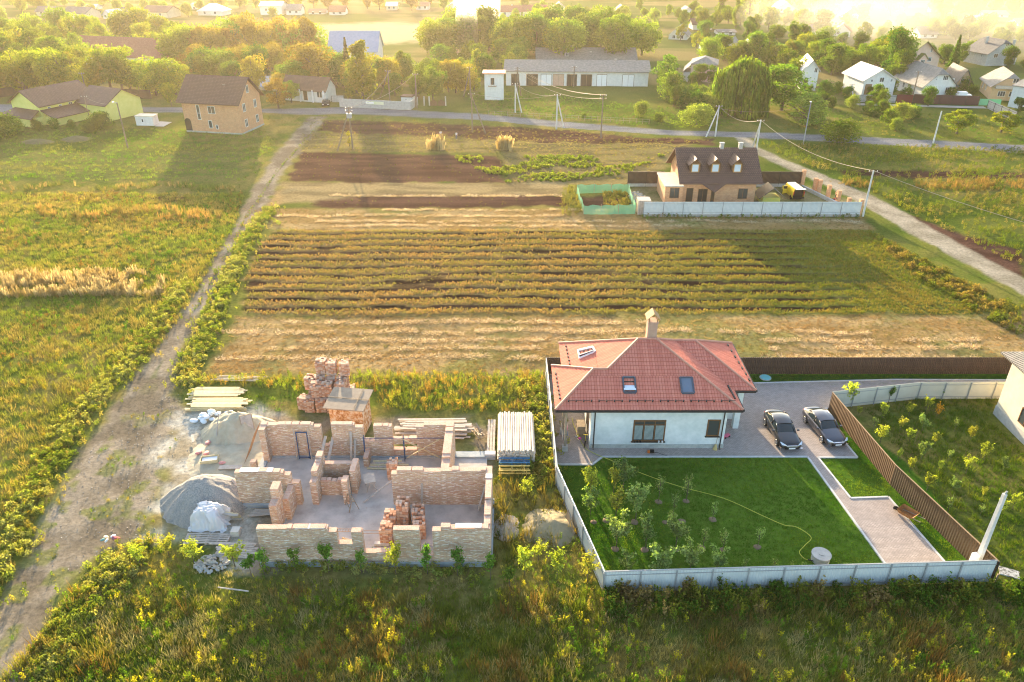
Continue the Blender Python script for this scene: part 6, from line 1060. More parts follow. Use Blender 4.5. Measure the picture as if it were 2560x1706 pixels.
for k in range(6):
    for j in range(16-k % 2):
        if k < 5 and 0 < j < 14 and False: continue
        o = bpy.data.objects.new('log', LG[0]); C.objects.link(o); o.location = (-1.15+j*.2+(.1 if k % 2 else 0), 54.0+random.uniform(-.12, .12), .12+k*.2); o.rotation_euler = (0, 0, random.uniform(-.01, .01)); tag(o, 'peeled pole in the neat stack beside the pale side fence', 'log', 'stack of peeled poles')
for k in range(5):
    for j in range(6):
        if k > 2 and j < 1: continue
        plank('weathered grey board in the timber heap behind the building', (-10.3+random.uniform(-.2, .8), 54.6+j*.33, .12+k*.16), (-3.6+random.uniform(-.8, .3), 54.3+j*.38+random.uniform(-.2, .2), .12+k*.16), .22, .06, m_gplank, 'weathered timber heap')
for i in range(12): plank('splintered offcut at the right end of the timber heap', (-3.4+random.uniform(-.3, .3), 55.2+random.uniform(-.8, .6), random.uniform(.1, 1.0)), (-2.6+random.uniform(-.3, .3), 54.6+random.uniform(-1, .6), random.uniform(.1, .8)), .1, .05, M['wood'], 'splintered offcuts')
t = thing('boardwalk', 'narrow grey boarded panel lying left of the pole stack', 'panel', (-1.85, 54.4, 0)); [MB().box(-.32+k*.24, -.12+k*.24, -2.6, 2.6, .2, .25).build('board', m_gplank, t) for k in range(3)]; [MB().box(-.42, .42, y, y+.1, .14, .2).build('batten', M['wood'], t) for y in (-2, -.8, .4, 1.7)]
MBo = MB().box(-2.3, -1.4, 51.5, 52.0, 0, .5).build('block', mat('pale_block', (.5, .5, .5), 3, .9)); tag(MBo, 'pale concrete block at the foot of the boarded panel', 'block')
for nm, y, z, mt, lb in (('steel_frame', 50.5, .35, mat('blue_steel', (.04, .18, .34), 4, .5), 'blue steel scaffold frame lying in front of the pole stack'), ('timber_frame', 49.6, .25, mat('yellow_timber', (.62, .46, .12), 4, .7), 'yellow timber frame lying in front of the blue one')):
    mb = MB(); [mb.bar((-1.1, y+dy, z+dz), (1.5, y+dy, z+dz), .09) for dy in (-.3, .3) for dz in (0, .3)]; [mb.bar((x, y-.3, z+dz), (x, y+.3, z+dz), .06) for x in (-1, 0, 1) for dz in (0, .3)]; [mb.bar((x, y-.3, 0), (x, y-.3, z+.3), .06) for x in (-1, 1.2)]; tag(mb.build(nm, mt), lb, 'frame')
# heaps ---------------------------------------------------------------------------------------------------
def mound(name, label, cx_, cy_, rx, ry, h, mt, seed=1, pw=1.3, n=56, rough=.10, fine=.03):
    g = np.linspace(-1.12, 1.12, n); gx, gy = np.meshgrid(g, g); wob = 1+.20*(vnoise(np.cos(np.arctan2(gy, gx))*3+9, np.sin(np.arctan2(gy, gx))*3+9, 1.3, seed)-.5)*2; d = np.sqrt(gx**2+gy**2)/wob
    z = h*np.clip(1-d, -.05, 1)**1.0 if False else h*(np.clip(1-np.clip(d, 0, 1)**pw, 0, 1))-.12*(d > 1); z = z*(1+(vnoise(gx*rx, gy*ry, .9, seed+3)-.5)*rough*4)+(vnoise(gx*rx, gy*ry, .25, seed+5)-.5)*fine*2-.06
    v = np.stack([gx*rx, gy*ry, z], -1).reshape(-1, 3); ix = np.arange(n*n).reshape(n, n); f = np.stack([ix[:-1, :-1], ix[:-1, 1:], ix[1:, 1:], ix[1:, :-1]], -1).reshape(-1, 4); keep = (d < 1.06)[:-1, :-1].reshape(-1); f = f[keep]
    o = bpy.data.objects.new(name, fastmesh(name, v, f, mt, None, True)); C.objects.link(o); o.location = (cx_, cy_, 0); return tag(o, label, 'heap')
m_sand = mat('building_sand', [(.36, .31, .22), (.48, .43, .32)], 1.2, .95, .5, bscale=12); m_grav = mat('grey_gravel', [(.16, .16, .16), (.30, .29, .27), (.42, .38, .32)], 14, .95, 1.0, bscale=22, detail=3, contrast=(.35, .65)); m_ysand = mat('yellow_sand', [(.25, .21, .12), (.34, .29, .18)], 1.6, .95, .5, bscale=12)
mound('sand_heap', 'large pale sand heap at the left rear corner of the building', -24.6, 55.6, 3.4, 2.6, 2.1, m_sand, 3, 1.2, rough=.16); mound('sand_spill', 'flat spill of pale sand spread left of the building', -24.0, 51.5, 4.0, 3.4, .35, m_sand, 7, 2, rough=.3)
mound('gravel_heap', 'big grey gravel heap at the left of the building', -24.1, 46.2, 3.6, 3.2, 2.3, m_grav, 11, 1.5, n=90, rough=.06, fine=.05); mound('sand_heap', 'yellowish sand heap between the building and the pale side fence', 2.9, 43.2, 2.3, 2.2, .75, m_ysand, 15, 1.6); mound('soil_heap', 'low grey mound of rubble and lime beside the right wall', -.5, 43.3, 1.0, 1.6, .16, mat('lime_rubble', [(.26, .22, .17), (.42, .39, .34)], 5, .95, .5), 19)
for (x, y, z, a, b_, l) in ((-25.8, 54.2, .1, -.2, 1.9, 'pole stuck in the front of the large sand heap'),): plank(l, (x, y-.6, .1), (x+.2, y+.7, 2.3), .07, .07)
t = thing('sand_screen', 'framed mesh screen leaning on the large sand heap', 'screen', (-23.0, 54.3, .2), R(25)); mb = MB(); [mb.bar((x, 0, 0), (x, 1.1, 1.7), .06) for x in (-.5, .5)]; [mb.bar((-.5, y*1.1, y*1.7), (.5, y*1.1, y*1.7), .05) for y in (0, 1)]; mb.build('frame', M['wood'], t); mb = MB(); mb.add([(-.5, 0, .01), (.5, 0, .01), (.5, 1.1, 1.71), (-.5, 1.1, 1.71)], [(0, 1, 2, 3)]); mb.build('mesh', m_gplank, t)
m_sack = mat('white_sack', [(.62, .68, .74), (.80, .84, .88)], 3, .7, .4)
sk = MB().obox((0, 0, 0), (.8, .55, .4)); me = sk.mesh('sack', m_sack)
for i, (x, y, z) in enumerate([(-28.4, 57.3, .2), (-27.8, 57.7, .2), (-27.1, 57.9, .2), (-28.0, 56.8, .2), (-27.3, 57.1, .2), (-26.6, 57.5, .2), (-28.2, 57.4, .5), (-27.5, 57.6, .55), (-26.9, 57.6, .5), (-27.7, 57.0, .5), (-27.4, 57.5, .8), (-26.3, 58.1, .25), (-25.9, 58.0, .3), (-28.9, 56.9, .18)]):
    o = bpy.data.objects.new('sack', me); C.objects.link(o); o.location = (x, y, z); o.rotation_euler = (random.uniform(-.3, .3), random.uniform(-.3, .3), random.random()*3); o.scale = (random.uniform(.85, 1.15),)*3; s_ = o.modifiers.new('s', 'SUBSURF'); s_.levels = s_.render_levels = 2; tag(o, 'bright white sack in the pile beside the large sand heap', 'sack', 'white sacks by the sand heap')
m_redbag = mat('red_paper_bag', [(.45, .12, .12), (.60, .35, .33)], 3, .7)
for x, y, l in ((-26.4, 53.4, 'red cement bag lying alone on the sand spill'), (-26.7, 52.0, 'torn red cement bag among trash on the sand spill'), (-26.0, 51.9, 'second torn bag among trash on the sand spill'), (-24.2, 50.6, 'red cement bag nearest the mid-left brick wall')):
    o = MB().obox((0, 0, 0), (.8, .5, .26)).build('cement_bag', m_redbag); o.location = (x, y, .32); o.rotation_euler = (.1, .15, random.random()*3); o.modifiers.new('s', 'SUBSURF').render_levels = 2; tag(o, l, 'bag')
t = thing('mortar_trough', 'shallow white mortar trough on the sand spill', 'trough', (-25.4, 51.0, .2), .2); mb = MB(); mb.box(-.7, .7, -.4, .4, 0, .05); [mb.box(-.7, .7, y, y+.04, .05, .32) for y in (-.4, .36)]; [mb.box(x, x+.04, -.36, .36, .05, .32) for x in (-.7, .66)]; mb.build('tray', m_plank, t); MB().box(-.6, .6, -.3, .3, .05, .2).build('mortar', M['whitepaint'], t)
for i, (a, b_) in enumerate((((-28.2, 54.6), (-27.7, 53.5)), ((-27.0, 54.8), (-26.4, 54.0)), ((-21.9, 47.9), (-21.4, 46.6)), ((-22.2, 47.3), (-21.5, 46.9)), ((-24.3, 50.0), (-22.4, 50.1)))): plank(('board on the grass left of the sand heap', 'board on the lower slope of the sand heap', 'board lying on the right flank of the gravel heap', 'crossed short board on the right flank of the gravel heap', 'wide pale board at the corner of the mid-left wall')[i], (*a, .3 if i < 2 else (1.2 if i < 4 else .3)), (*b_, .3 if i < 2 else (.8 if i < 4 else .3)), .22 if i < 4 else .5)
# pallet under plastic sheeting
def pallet(label, x, y, z=0, rz=0, tilt=(0, 0), sc=1.0, group=None):
    t = thing('pallet', label, 'pallet', (x, y, z), rz, group); t.rotation_euler = (tilt[0], tilt[1], rz); t.scale = (sc,)*3; mb = MB(); [mb.box(-.6, .6, -.4+k*.17, -.29+k*.17, .12, .145) for k in range(5)]; mb.build('deck_board', m_plank if group else m_gplank, t); mb = MB(); [mb.box(x_, x_+.1, -.4, .4, 0, .12) for x_ in (-.6, -.05, .5)]; mb.build('block', m_gplank, t); return t
pallet('pallet lying under the plastic-wrapped bags', -22.9, 43.6, 0, .1, (0, 0), 1.5); pallet('grey pallet on the grass in front of the wrapped bags', -23.2, 41.9, 0, .05, (0, 0), 1.4); pallet('second grey pallet right of the one before the wrapped bags', -21.6, 41.9, 0, -.05, (0, 0), 1.3)
for i in range(4): pallet('upright pallet leaning on the right side of the wrapped bags', -21.5+i*.14, 44.0, .1, 1.35, (0, 1.15), 1.35, 'pallets leaning on the wrapped bags')
for i, (x, y, z) in enumerate(((-23.2, 43.9, .35), (-22.4, 43.9, .35), (-22.8, 44.2, .7), (-22.4, 43.9, .95))): o = MB().obox((0, 0, 0), (.9, .6, .32)).build('cement_bag', m_redbag); o.location = (x, y, z); o.rotation_euler = (0, 0, random.uniform(-.2, .2)); o.modifiers.new('s', 'SUBSURF').render_levels = 2; tag(o, 'red-printed cement bag under the clear plastic sheet', 'bag', 'bags under plastic')
n = 40; g = np.linspace(-1, 1, n); gx, gy = np.meshgrid(g, g); d = np.maximum(np.abs(gx), np.abs(gy)*1.05); z = 1.45*smooth(1.0, .45, d+(vnoise(gx*3, gy*3, .5, 61)-.5)*.25)+(vnoise(gx*6, gy*6, .7, 62)-.5)*.25+.12; v = np.stack([gx*1.45+(vnoise(gx*3, gy*3, .8, 63)-.5)*.5, gy*1.15-.15+(vnoise(gx*3, gy*3, .8, 64)-.5)*.4, z], -1).reshape(-1, 3); ix = np.arange(n*n).reshape(n, n)
m, nt, b = newmat('clear_plastic'); b.inputs['Base Color'].default_value = (.80, .80, .82, 1); b.inputs['Roughness'].default_value = .25; b.inputs['Alpha'].default_value = .72; b.inputs['Specular IOR Level'].default_value = .8
o = bpy.data.objects.new('plastic_sheet', fastmesh('plastic_sheet', v, np.stack([ix[:-1, :-1], ix[:-1, 1:], ix[1:, 1:], ix[1:, :-1]], -1).reshape(-1, 4), m, None, True)); C.objects.link(o); o.location = (-22.8, 43.9, 0); tag(o, 'crumpled clear plastic sheet draped over bags beside the gravel heap', 'sheet')
tag(MB().box(-20.8, -20.2, 42.2, 42.8, 0, .5).build('block', mat('cut_block', (.55, .52, .46), 3, .9)), 'pale square block right of the wrapped bags', 'block')
for i in range(9): plank('rough plank in the scattered pile at the front left corner of the building', (-21.9+random.uniform(-.2, .8), 40.3+i*.14, .12+.05*(i % 4)), (-18.2+random.uniform(-.6, .1), 40.0+i*.17, .12+.05*(i % 4)), .2, .06, m_gplank, 'scattered planks at the front left corner')
for i in range(5): plank('pale strip of timber behind the left brick pier', (-20.2+.1*i, 44.3+.14*i, .15+.04*i), (-18.0, 44.5+.12*i, .2), .1, .05, m_gplank, 'timber strips by the left pier')
def rubble(name, label, cx_, cy_, rx, ry, n, s_, cols, seed=1):
    r = random.Random(seed); mb = MB()
    for i in range(n): a, q = r.random()*6.28, math.sqrt(r.random()); mb.obox((cx_+math.cos(a)*q*rx, cy_+math.sin(a)*q*ry, s_*.4+(1-q)*s_*1.4*r.random()), (s_*r.uniform(.6, 1.4), s_*r.uniform(.5, 1.2), s_*r.uniform(.4, .9)), (r.random(), r.random(), r.random()*3), r.randrange(len(cols)))
    o = mb.build(name, cols); o['kind'] = 'stuff'; o['label'] = label; return o
rubble('rubble', 'pile of pale broken stones in the weeds at the front left of the building', -21.3, 39.5, 1.2, .9, 130, .2, [M['concrete'], m_gplank]); rubble('rubble', 'loose brick fragments scattered on the slab and around the walls', -9.3, 46.5, 7.5, 6.5, 160, .10, BM, 2); rubble('track_stones', 'small stones and rubble scattered over the dirt track and yard', -31, 50, 5.5, 12, 420, .06, [M['concrete'], m_gplank, m_grav], 3)
t = thing('trash_heap', 'small colourful trash heap lying alone on the dirt track', 'trash', (-29.5, 41.7, .05), .3)
for i, (c, s_) in enumerate((((.45, .10, .12), .55), ((.50, .55, .62), .5), ((.60, .50, .32), .6), ((.15, .30, .30), .4), ((.75, .72, .68), .35), ((.25, .08, .12), .4))): mb = MB().obox((math.cos(i*1.1)*.45, math.sin(i*1.1)*.3, .18+.05*i), (s_*1.2, s_*.7, .22), (.2*i, .3, i)); o = mb.build('rag' if i % 2 else 'bag', mat('trash_colour', c, 5, .8), t); o.modifiers.new('s', 'SUBSURF').render_levels = 1
t = thing('rebar_mesh', 'rusty reinforcement grid hanging down to the sand at the left rear corner', 'mesh', (-21.1, 50.9, 0)); mb = MB(); [mb.bar((-.0-1.3*k/12, -.2, 3.2-3.0*k/12), (-.0-1.3*k/12, 1.6, 3.2-3.0*k/12), .012) for k in range(13)]; [mb.bar((0, -.2+k*.2, 3.2), (-1.3, -.2+k*.2, .2), .012) for k in range(10)]; mb.build('bar', m_rust, t)
t = thing('rebar_ties', 'thin reinforcement ladder spanning the front openings of the brick wall', 'rebar'); mb = MB(); [mb.bar((-12.2, yf+y, 3.08), (-10.3, yf+y, 3.05), .02) for y in (.1, .36)]; [mb.bar((-10.3, yf+y, 2.9), (-8.1, yf+y, 2.9), .02) for y in (.1, .36)]; [mb.bar((x, yf+.1, 3.06), (x, yf+.36, 3.06), .02) for x in np.arange(-12.1, -10.4, .2)]; mb.build('bar', m_rust, t)
tag(MB().bar((4.55, 42.3, 0), (4.15, 43.9, .9), .03, 1.1).build('board', M['wood']), 'brown board leaning against the side fence by the yellowish sand heap', 'board')

plank('bare pale branch lying in the foreground grass', (-19.9, 36.9, .5), (-17.7, 36.5, .55), .07, .07, name='branch')
# ---------------------------------------------------------------- brick house with dormers and its yard
t, W, D, e, r = house('dormer_house', 'orange brick house with three dormers in a dark brown roof, behind the pale panel fence', 'house', (1703, 507), (1884, 507), 10.5, 447, 369, 'x', 'orangebrick', 'brownroof', over=.8, frame='woodframe', chim=((.58, .5, .7), (.84, .5, .7)),
    wins=[('F', .10, 1.3, 1.1, 2.3, dict(mull=0, pane='dark')), ('F', .28, 1.2, 1.5, 2.2, dict(pane='dark')), ('F', .42, 1.2, .6, 2.2, dict(mull=0, pane='dark')), ('F', .83, 1.5, 1.5, 1.7, dict(frame='woodframe')), ('L', .45, 5.0, 1.0, 1.5)])
bayh = e-1.1; MB().box(-2.9, -.03, -.6, 6.5, -.1, bayh).build('wall', M['orangebrick'], t); MB().box(-3.1, -.02, -.8, 6.6, bayh, bayh+.16).build('bay_cap', M['concrete'], t); window(t, (Vector((-2.9, -.6, 0)), Vector((1, 0, 0)), Vector((0, -1, 0))), 1.5, 1.8, 1.5, 1.7, frame='woodframe', mull=1)
sl_ = (r-e)/(D/2)
for u in (.16, .435, .735):
    y0 = D*.10; zb = e+sl_*y0; cxx = u*W; w2 = .8; hh = 1.35
    mb = MB(); yb = y0+(hh+.7)/sl_; mb.add([(cxx-w2, y0, zb-.2), (cxx+w2, y0, zb-.2), (cxx+w2, y0, zb+hh), (cxx, y0, zb+hh+.75), (cxx-w2, y0, zb+hh), (cxx-w2, yb, zb+hh), (cxx+w2, yb, zb+hh), (cxx, yb+.5, zb+hh+.75)], [(0, 1, 2, 3, 4), (0, 4, 5), (1, 6, 2), (2, 6, 7, 3), (4, 3, 7, 5)]); dm = mb.build('dormer', M['woodframe'], t)
    rm = MB(); yr = y0+(hh+.75)/sl_+.4
    for s in (-1, 1): slab(rm, [(cxx, y0-.45, zb+hh+.95), (cxx+s*1.15, y0-.45, zb+hh-.15), (cxx+s*1.15, y0+(hh-.1)/sl_, zb+hh-.15), (cxx, yr, zb+hh+.95)], .08)
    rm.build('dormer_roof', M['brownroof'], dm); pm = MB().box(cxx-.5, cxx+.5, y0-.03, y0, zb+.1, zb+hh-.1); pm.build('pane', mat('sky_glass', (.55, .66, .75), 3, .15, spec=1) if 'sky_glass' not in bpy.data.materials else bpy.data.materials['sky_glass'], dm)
    fm = MB(); [fm.box(cxx+a*.55-.06, cxx+a*.55+.06, y0-.06, y0, zb, zb+hh) for a in (-1, 1)]; fm.box(cxx-.6, cxx+.6, y0-.062, y0, zb, zb+.12); fm.box(cxx-.6, cxx+.6, y0-.062, y0, zb+hh-.1, zb+hh+.02); fm.build('window_frame', mat('honey_wood', (.42, .24, .08), 3, .5) if 'honey_wood' not in bpy.data.materials else bpy.data.materials['honey_wood'], dm)
pr = MB(); ez = e-sl_*.8; xc = W*.40; slab(pr, [(xc-2.0, -.8, ez+.02), (xc, -1.9, ez-1.1), (xc, .8, ez+.9)], .08); slab(pr, [(xc, -1.9, ez-1.1), (xc+2.0, -.8, ez+.02), (xc, .8, ez+.9)], .08); pr.build('gablet', M['brownroof'], t)
PX = lambda x, y: P(1380+x*.3655, 320+y*.3655)
a_, b2_ = PX(622, 607), PX(2100, 607)
fence('pale grey panel fence in front of the brick house with dormers', [a_, b2_], 2.35, m_lightsheet, 3.0, postm=m_gr, base=.4)
fence('dark brown metal fence left of the brick house with dormers', [PX(515, 400), PX(760, 400)], 2.6, m_darksheet, 4, base=.5); fence('dark brown metal fence right of the brick house with dormers', [PX(1385, 400), PX(1705, 402)], 2.6, m_darksheet, 4, base=.5)
m_post = M['orangebrick']
for x, y, h_, l in ((1706, 402, 2.9, 'brick gate post at the end of the right brown fence'), (1790, 440, 2.4, 'first free brick post along the farm lane'), (1820, 452, 2.4, 'second free brick post along the farm lane'), (1882, 488, 2.4, 'third free brick post along the farm lane'), (1953, 505, 1.9, 'fourth brick post, next to the crouching worker'), (2028, 520, 1.0, 'shortest unfinished brick post near the fence corner'), (2095, 600, 2.6, 'tall brick post at the right end of the pale panel fence')):
    q = PX(x, y); o = MB().box(-.28, .28, -.28, .28, -.1, h_).build('brick_post', m_post); o.location = (*q, 0); tag(o, l, 'post')
mb = MB(); q0, q1 = PX(1706, 410), PX(2090, 598); mb.bar((*q0, .2), (*q1, .2), .35, .6); tag(mb.build('low_wall', M['concrete']), 'low concrete footing running between the brick posts beside the lane', 'wall')
# canopy, van, people
q = PX(1480, 512); t = thing('dog_kennel', 'small dark-roofed shelter with a yellow-green back beside the yellow van', 'shelter', (*q, 0)); MB().box(-1.4, 1.4, -1.2, 1.4, 0, 1.2).build('wall', mat('green_yellow_board', [(.30, .45, .12), (.55, .45, .08)], 3, .7), t); rm = MB()
for s in (-1, 1): slab(rm, [(0, -1.6, 2.9), (s*2.1, -1.6, 1.2), (s*2.1, 1.8, 1.2), (0, 1.8, 2.9)], .1)
rm.build('roof', M['darkmetal'], t)
q = PX(1680, 498); t = thing('yellow_van', 'yellow van with its rear open and a side door ajar in the brick house yard', 'van', (*q, 0), R(4)); m_yel = paint_mat('yellow_van_paint', (.70, .52, .02)); bpy.data.materials['yellow_van_paint'].node_tree.nodes['Principled BSDF'].inputs['Metallic'].default_value = 0
mb = MB(); sec = [(-.92, .45), (-.95, .9), (-.92, 1.25), (-.80, 1.95), (-.6, 2.05), (.6, 2.05), (.80, 1.95), (.92, 1.25), (.95, .9), (.92, .45)]
for y in (0, 3.4): mb.v += [(x, y, z) for x, z in sec]
mb.v += [(x*.97, 4.2, min(z, 1.3)) for x, z in sec]+[(x*.85, 5.0, min(z, 1.0)) for x, z in sec]
for j in range(3):
    for i in range(9): a = j*10+i; mb.f.append((a, a+1, a+11, a+10)); mb.m.append(0)
mb.f.append(tuple(range(30, 40))); mb.m.append(0); mb.f += [(0, 9, 19, 10), (10, 19, 29, 20)]; mb.m += [0, 0]; mb.build('body', m_yel, t)
MB().box(-.80, .80, .3, .34, .5, 1.85).build('rear_panel', m_rub, t); MB().box(-.84, .84, -.6, .05, 2.0, 2.06).build('tailgate', M['whitepaint'], t); mb = MB(); mb.obox((-1.35, 2.4, 1.15), (.9, .05, 1.3), (0, 0, .3)); mb.build('side_door', m_yel, t); MB().obox((-1.35, 2.36, 1.5), (.7, .05, .45), (0, 0, .3)).build('door_window', m_cg, t); MB().box(-.9, .9, -.15, 0, .35, .6).build('bumper', m_rub, t)  # includes a thin black panel set across the open rear
for s in (-1, 1): [MB().tube((s*.8, y, .33), (s*.96, y, .33), .33, n=14).build('wheel', m_rub, t) for y in (.8, 4.0)]; MB().box(s*.86-.06, s*.86+.06, -.02, .04, .9, 1.5).build('tail_light', mat('red_lens', (.5, .03, .02), 3, .3), t)
def person(label, x, y, rz, shirt, trousers, pose='stand', h=1.75):
    """one skinned figure; hair, shirt and trousers are its clothing children"""
    t = thing('person', label, 'person', (x, y, float(groundz(x, y))), rz); k = h/1.75
    J = {'pel': (0, 0, .95), 'chest': (0, 0, 1.30), 'neck': (0, 0, 1.48), 'head': (0, -.02, 1.60), 'top': (0, -.01, 1.72), 'sl': (-.19, 0, 1.42), 'sr': (.19, 0, 1.42), 'el': (-.26, 0, 1.14), 'er': (.26, 0, 1.14), 'wl': (-.24, -.12, .92), 'wr': (.24, -.12, .92), 'hl': (-.24, -.15, .84), 'hr': (.24, -.15, .84), 'pl': (-.10, 0, .90), 'pr': (.10, 0, .90), 'kl': (-.12, -.03, .50), 'kr': (.12, .02, .50), 'al': (-.12, .02, .08), 'ar': (.12, .06, .08), 'tl': (-.13, -.16, .04), 'tr': (.13, -.12, .04)}
    if pose in ('bend', 'crouch'):
        dz = -.0 if pose == 'bend' else -.52
        J.update({'pel': (0, .12, .92+dz), 'chest': (0, -.16, 1.14+dz), 'neck': (0, -.32, 1.20+dz), 'head': (0, -.42, 1.20+dz), 'top': (0, -.52, 1.22+dz), 'sl': (-.19, -.24, 1.16+dz), 'sr': (.19, -.24, 1.16+dz), 'el': (-.24, -.32, .88+dz*.8), 'er': (.24, -.32, .88+dz*.8), 'wl': (-.14, -.48, .66+dz*.6), 'wr': (.12, -.46, .64+dz*.6), 'hl': (-.12, -.52, .58+dz*.5), 'hr': (.10, -.50, .56+dz*.5), 'pl': (-.10, .1, .88+dz), 'pr': (.10, .1, .88+dz), 'kl': (-.16, -.12 if pose == 'bend' else -.30, .48), 'kr': (.16, -.08 if pose == 'bend' else -.30, .48)})
    def skin(names, edges, rad, name, m_, par):
        me = bpy.data.meshes.new(name); me.from_pydata([tuple(c*k for c in J[n_]) for n_ in names], [(names.index(a), names.index(b)) for a, b in edges], []); me.materials.append(m_); o = bpy.data.objects.new(name, me); C.objects.link(o); o.parent = par; sm = o.modifiers.new('skin', 'SKIN')
        for i, n_ in enumerate(names): me.skin_vertices[0].data[i].radius = (rad[n_]*k,)*2; me.skin_vertices[0].data[i].use_root = i == 0
        ss = o.modifiers.new('sub', 'SUBSURF'); ss.levels = ss.render_levels = 1; return o
    E_ = [('pel', 'chest'), ('chest', 'neck'), ('neck', 'head'), ('head', 'top'), ('chest', 'sl'), ('chest', 'sr'), ('sl', 'el'), ('sr', 'er'), ('el', 'wl'), ('er', 'wr'), ('wl', 'hl'), ('wr', 'hr'), ('pel', 'pl'), ('pel', 'pr'), ('pl', 'kl'), ('pr', 'kr'), ('kl', 'al'), ('kr', 'ar'), ('al', 'tl'), ('ar', 'tr')]
    Rd = dict(pel=.13, chest=.14, neck=.055, head=.095, top=.06, sl=.07, sr=.07, el=.045, er=.045, wl=.03, wr=.03, hl=.035, hr=.035, pl=.09, pr=.09, kl=.06, kr=.06, al=.04, ar=.04, tl=.035, tr=.035)
    msk = bpy.data.materials.get('skin_tone') or mat('skin_tone', (.55, .33, .22), 3, .6)
    if shirt is None: skin(list(J), E_, Rd, 'body', msk, t)
    else:
        skin(list(J), E_, Rd, 'body', msk, t); ns = ['pel', 'chest', 'sl', 'sr', 'el', 'er']; skin(ns, [('pel', 'chest'), ('chest', 'sl'), ('chest', 'sr'), ('sl', 'el'), ('sr', 'er')], {n_: Rd[n_]+.018 for n_ in ns}, 'shirt', mat('shirt_cloth', shirt, 5, .9), t)
    nt_ = ['pel', 'pl', 'pr', 'kl', 'kr', 'al', 'ar']; skin(nt_, [('pel', 'pl'), ('pel', 'pr'), ('pl', 'kl'), ('pr', 'kr'), ('kl', 'al'), ('kr', 'ar')], {n_: Rd[n_]+.02 for n_ in nt_}, 'trousers', mat('trouser_cloth', trousers, 5, .9), t)
    hx, hy, hz = J['head']; mb = MB(); K = 10
    for a in range(4):
        ph = a/3*1.35; mb.v += [((hx+math.cos(6.2832*i/K)*math.cos(ph)*.105)*k, (hy+.02+math.sin(6.2832*i/K)*math.cos(ph)*.12)*k, (hz+.03+math.sin(ph)*.12)*k) for i in range(K)]
    mb.f = [(a*K+i, a*K+(i+1) % K, (a+1)*K+(i+1) % K, (a+1)*K+i) for a in range(3) for i in range(K)]+[tuple(range(3*K, 4*K))]; mb.m = [0]*len(mb.f); mb.build('hair', bpy.data.materials.get('dark_hair') or mat('dark_hair', (.05, .03, .02), 5, .9), t, True)
    return t
q = PX(1942, 492); person('bare-chested worker in dark trousers standing by the brick posts beside the lane', q[0], q[1], -.5, None, (.03, .03, .05)); q = PX(1925, 505); person('crouching worker in a red shirt at the foot of the fourth brick post', q[0], q[1], .8, (.5, .08, .05), (.12, .10, .10), 'crouch')
q = Z2(892, 915); x, y = P(*q); person('field worker in pale shirt bending over the ploughed strip', x, y, .6, (.5, .5, .55), (.10, .12, .2), 'stand', 1.7); q = Z2(790, 905); x, y = P(*q); person('field worker half hidden behind the tall dry reeds on the ploughed strip', x, y, .2, (.55, .5, .5), (.12, .1, .1), 'stand', 1.7)
# green net plot, wood pile, crate
m, nt, b = newmat('green_net'); b.inputs['Base Color'].default_value = (.22, .62, .36, 1); b.inputs['Alpha'].default_value = .6; b.inputs['Roughness'].default_value = .7; m_net = m
t = thing('net_fence', 'drooping green mesh fence round a small square vegetable plot', 'fence'); cs_ = [PX(170, 450), PX(520, 445), PX(570, 590), PX(215, 595)]
for a, b_ in zip(cs_, cs_[1:]+cs_[:1]):
    n = 12; mb = MB(); mb.v = [(a[0]+(b_[0]-a[0])*i/n+random.uniform(-.1, .1), a[1]+(b_[1]-a[1])*i/n+random.uniform(-.1, .1), z) for i in range(n+1) for z in (0, 1.5+.12*math.sin(i*2.1))]; mb.f = [(2*i, 2*i+2, 2*i+3, 2*i+1) for i in range(n)]; mb.m = [0]*n; mb.build('net', m_net, t)
    for i in (0, 4, 8): MB().tube((a[0]+(b_[0]-a[0])*i/n, a[1]+(b_[1]-a[1])*i/n, 0), (a[0]+(b_[0]-a[0])*i/n, a[1]+(b_[1]-a[1])*i/n, 1.7), .04, n=6).build('stake', M['wood'], t)
q = PX(590, 500); mbx = rubble('offcut_pile', 'heap of pale timber offcuts beside the left end of the panel fence', q[0], q[1]+1.5, 1.3, 2.6, 90, .35, [m_gplank, m_plank, M['concrete']], 5)
q = PX(622, 585); t = thing('wooden_crate', 'grey slatted wooden crate at the left end of the panel fence', 'crate', (q[0], q[1]+.3, 0)); [MB().box(-.95+k*.32, -.67+k*.32, -.9, -.85, 0, 2.2).build('slat', m_gplank, t) for k in range(6)]; MB().box(-.95, .95, -.84, .9, 0, 2.15).build('box', M['wood'], t); MB().box(-1.0, 1.0, -.95, .95, 2.2, 2.28).build('lid', m_gplank, t)
s = Stuff(); xy = scatter([PX(340, 450), PX(510, 450), PX(560, 580), PX(380, 585)], 4); s.add(WTALL+DOME, xy, .7, palxy(xy, [(.16, .17, .04), (.28, .22, .07)], 3)); xy = scatter([PX(80, 430), PX(170, 430), PX(210, 600), PX(60, 600)], 3); s.add(WTALL+GR, xy, .9, palxy(xy, [(.20, .18, .05), (.14, .15, .04)], 3)); s.done('plot_plants', 'overgrown vegetable plants in and beside the green net plot')
for x0, x1, l in ((715, 805, 'clump of tall pale dry reeds on the bank of the ploughed strip'), (1165, 1210, 'tall dry maize clump standing left of the pair on the bank'), (1222, 1248, 'narrow dry maize clump standing right of the pair on the bank')):
    s = Stuff(); a, b_ = P(*Z2(x0, 985)), P(*Z2(x1, 985)); n = int((b_[0]-a[0])*5)+9; xy = np.stack([(a[0]+b_[0])/2+(b_[0]-a[0])*.26*rng.normal(0, 1, n), a[1]+1+rng.normal(0, .6, n)], -1); s.add(REED, xy, .9+.9*rng.random(n), pal(n, PALE)); s.done('dry_reeds', l, m_dry)
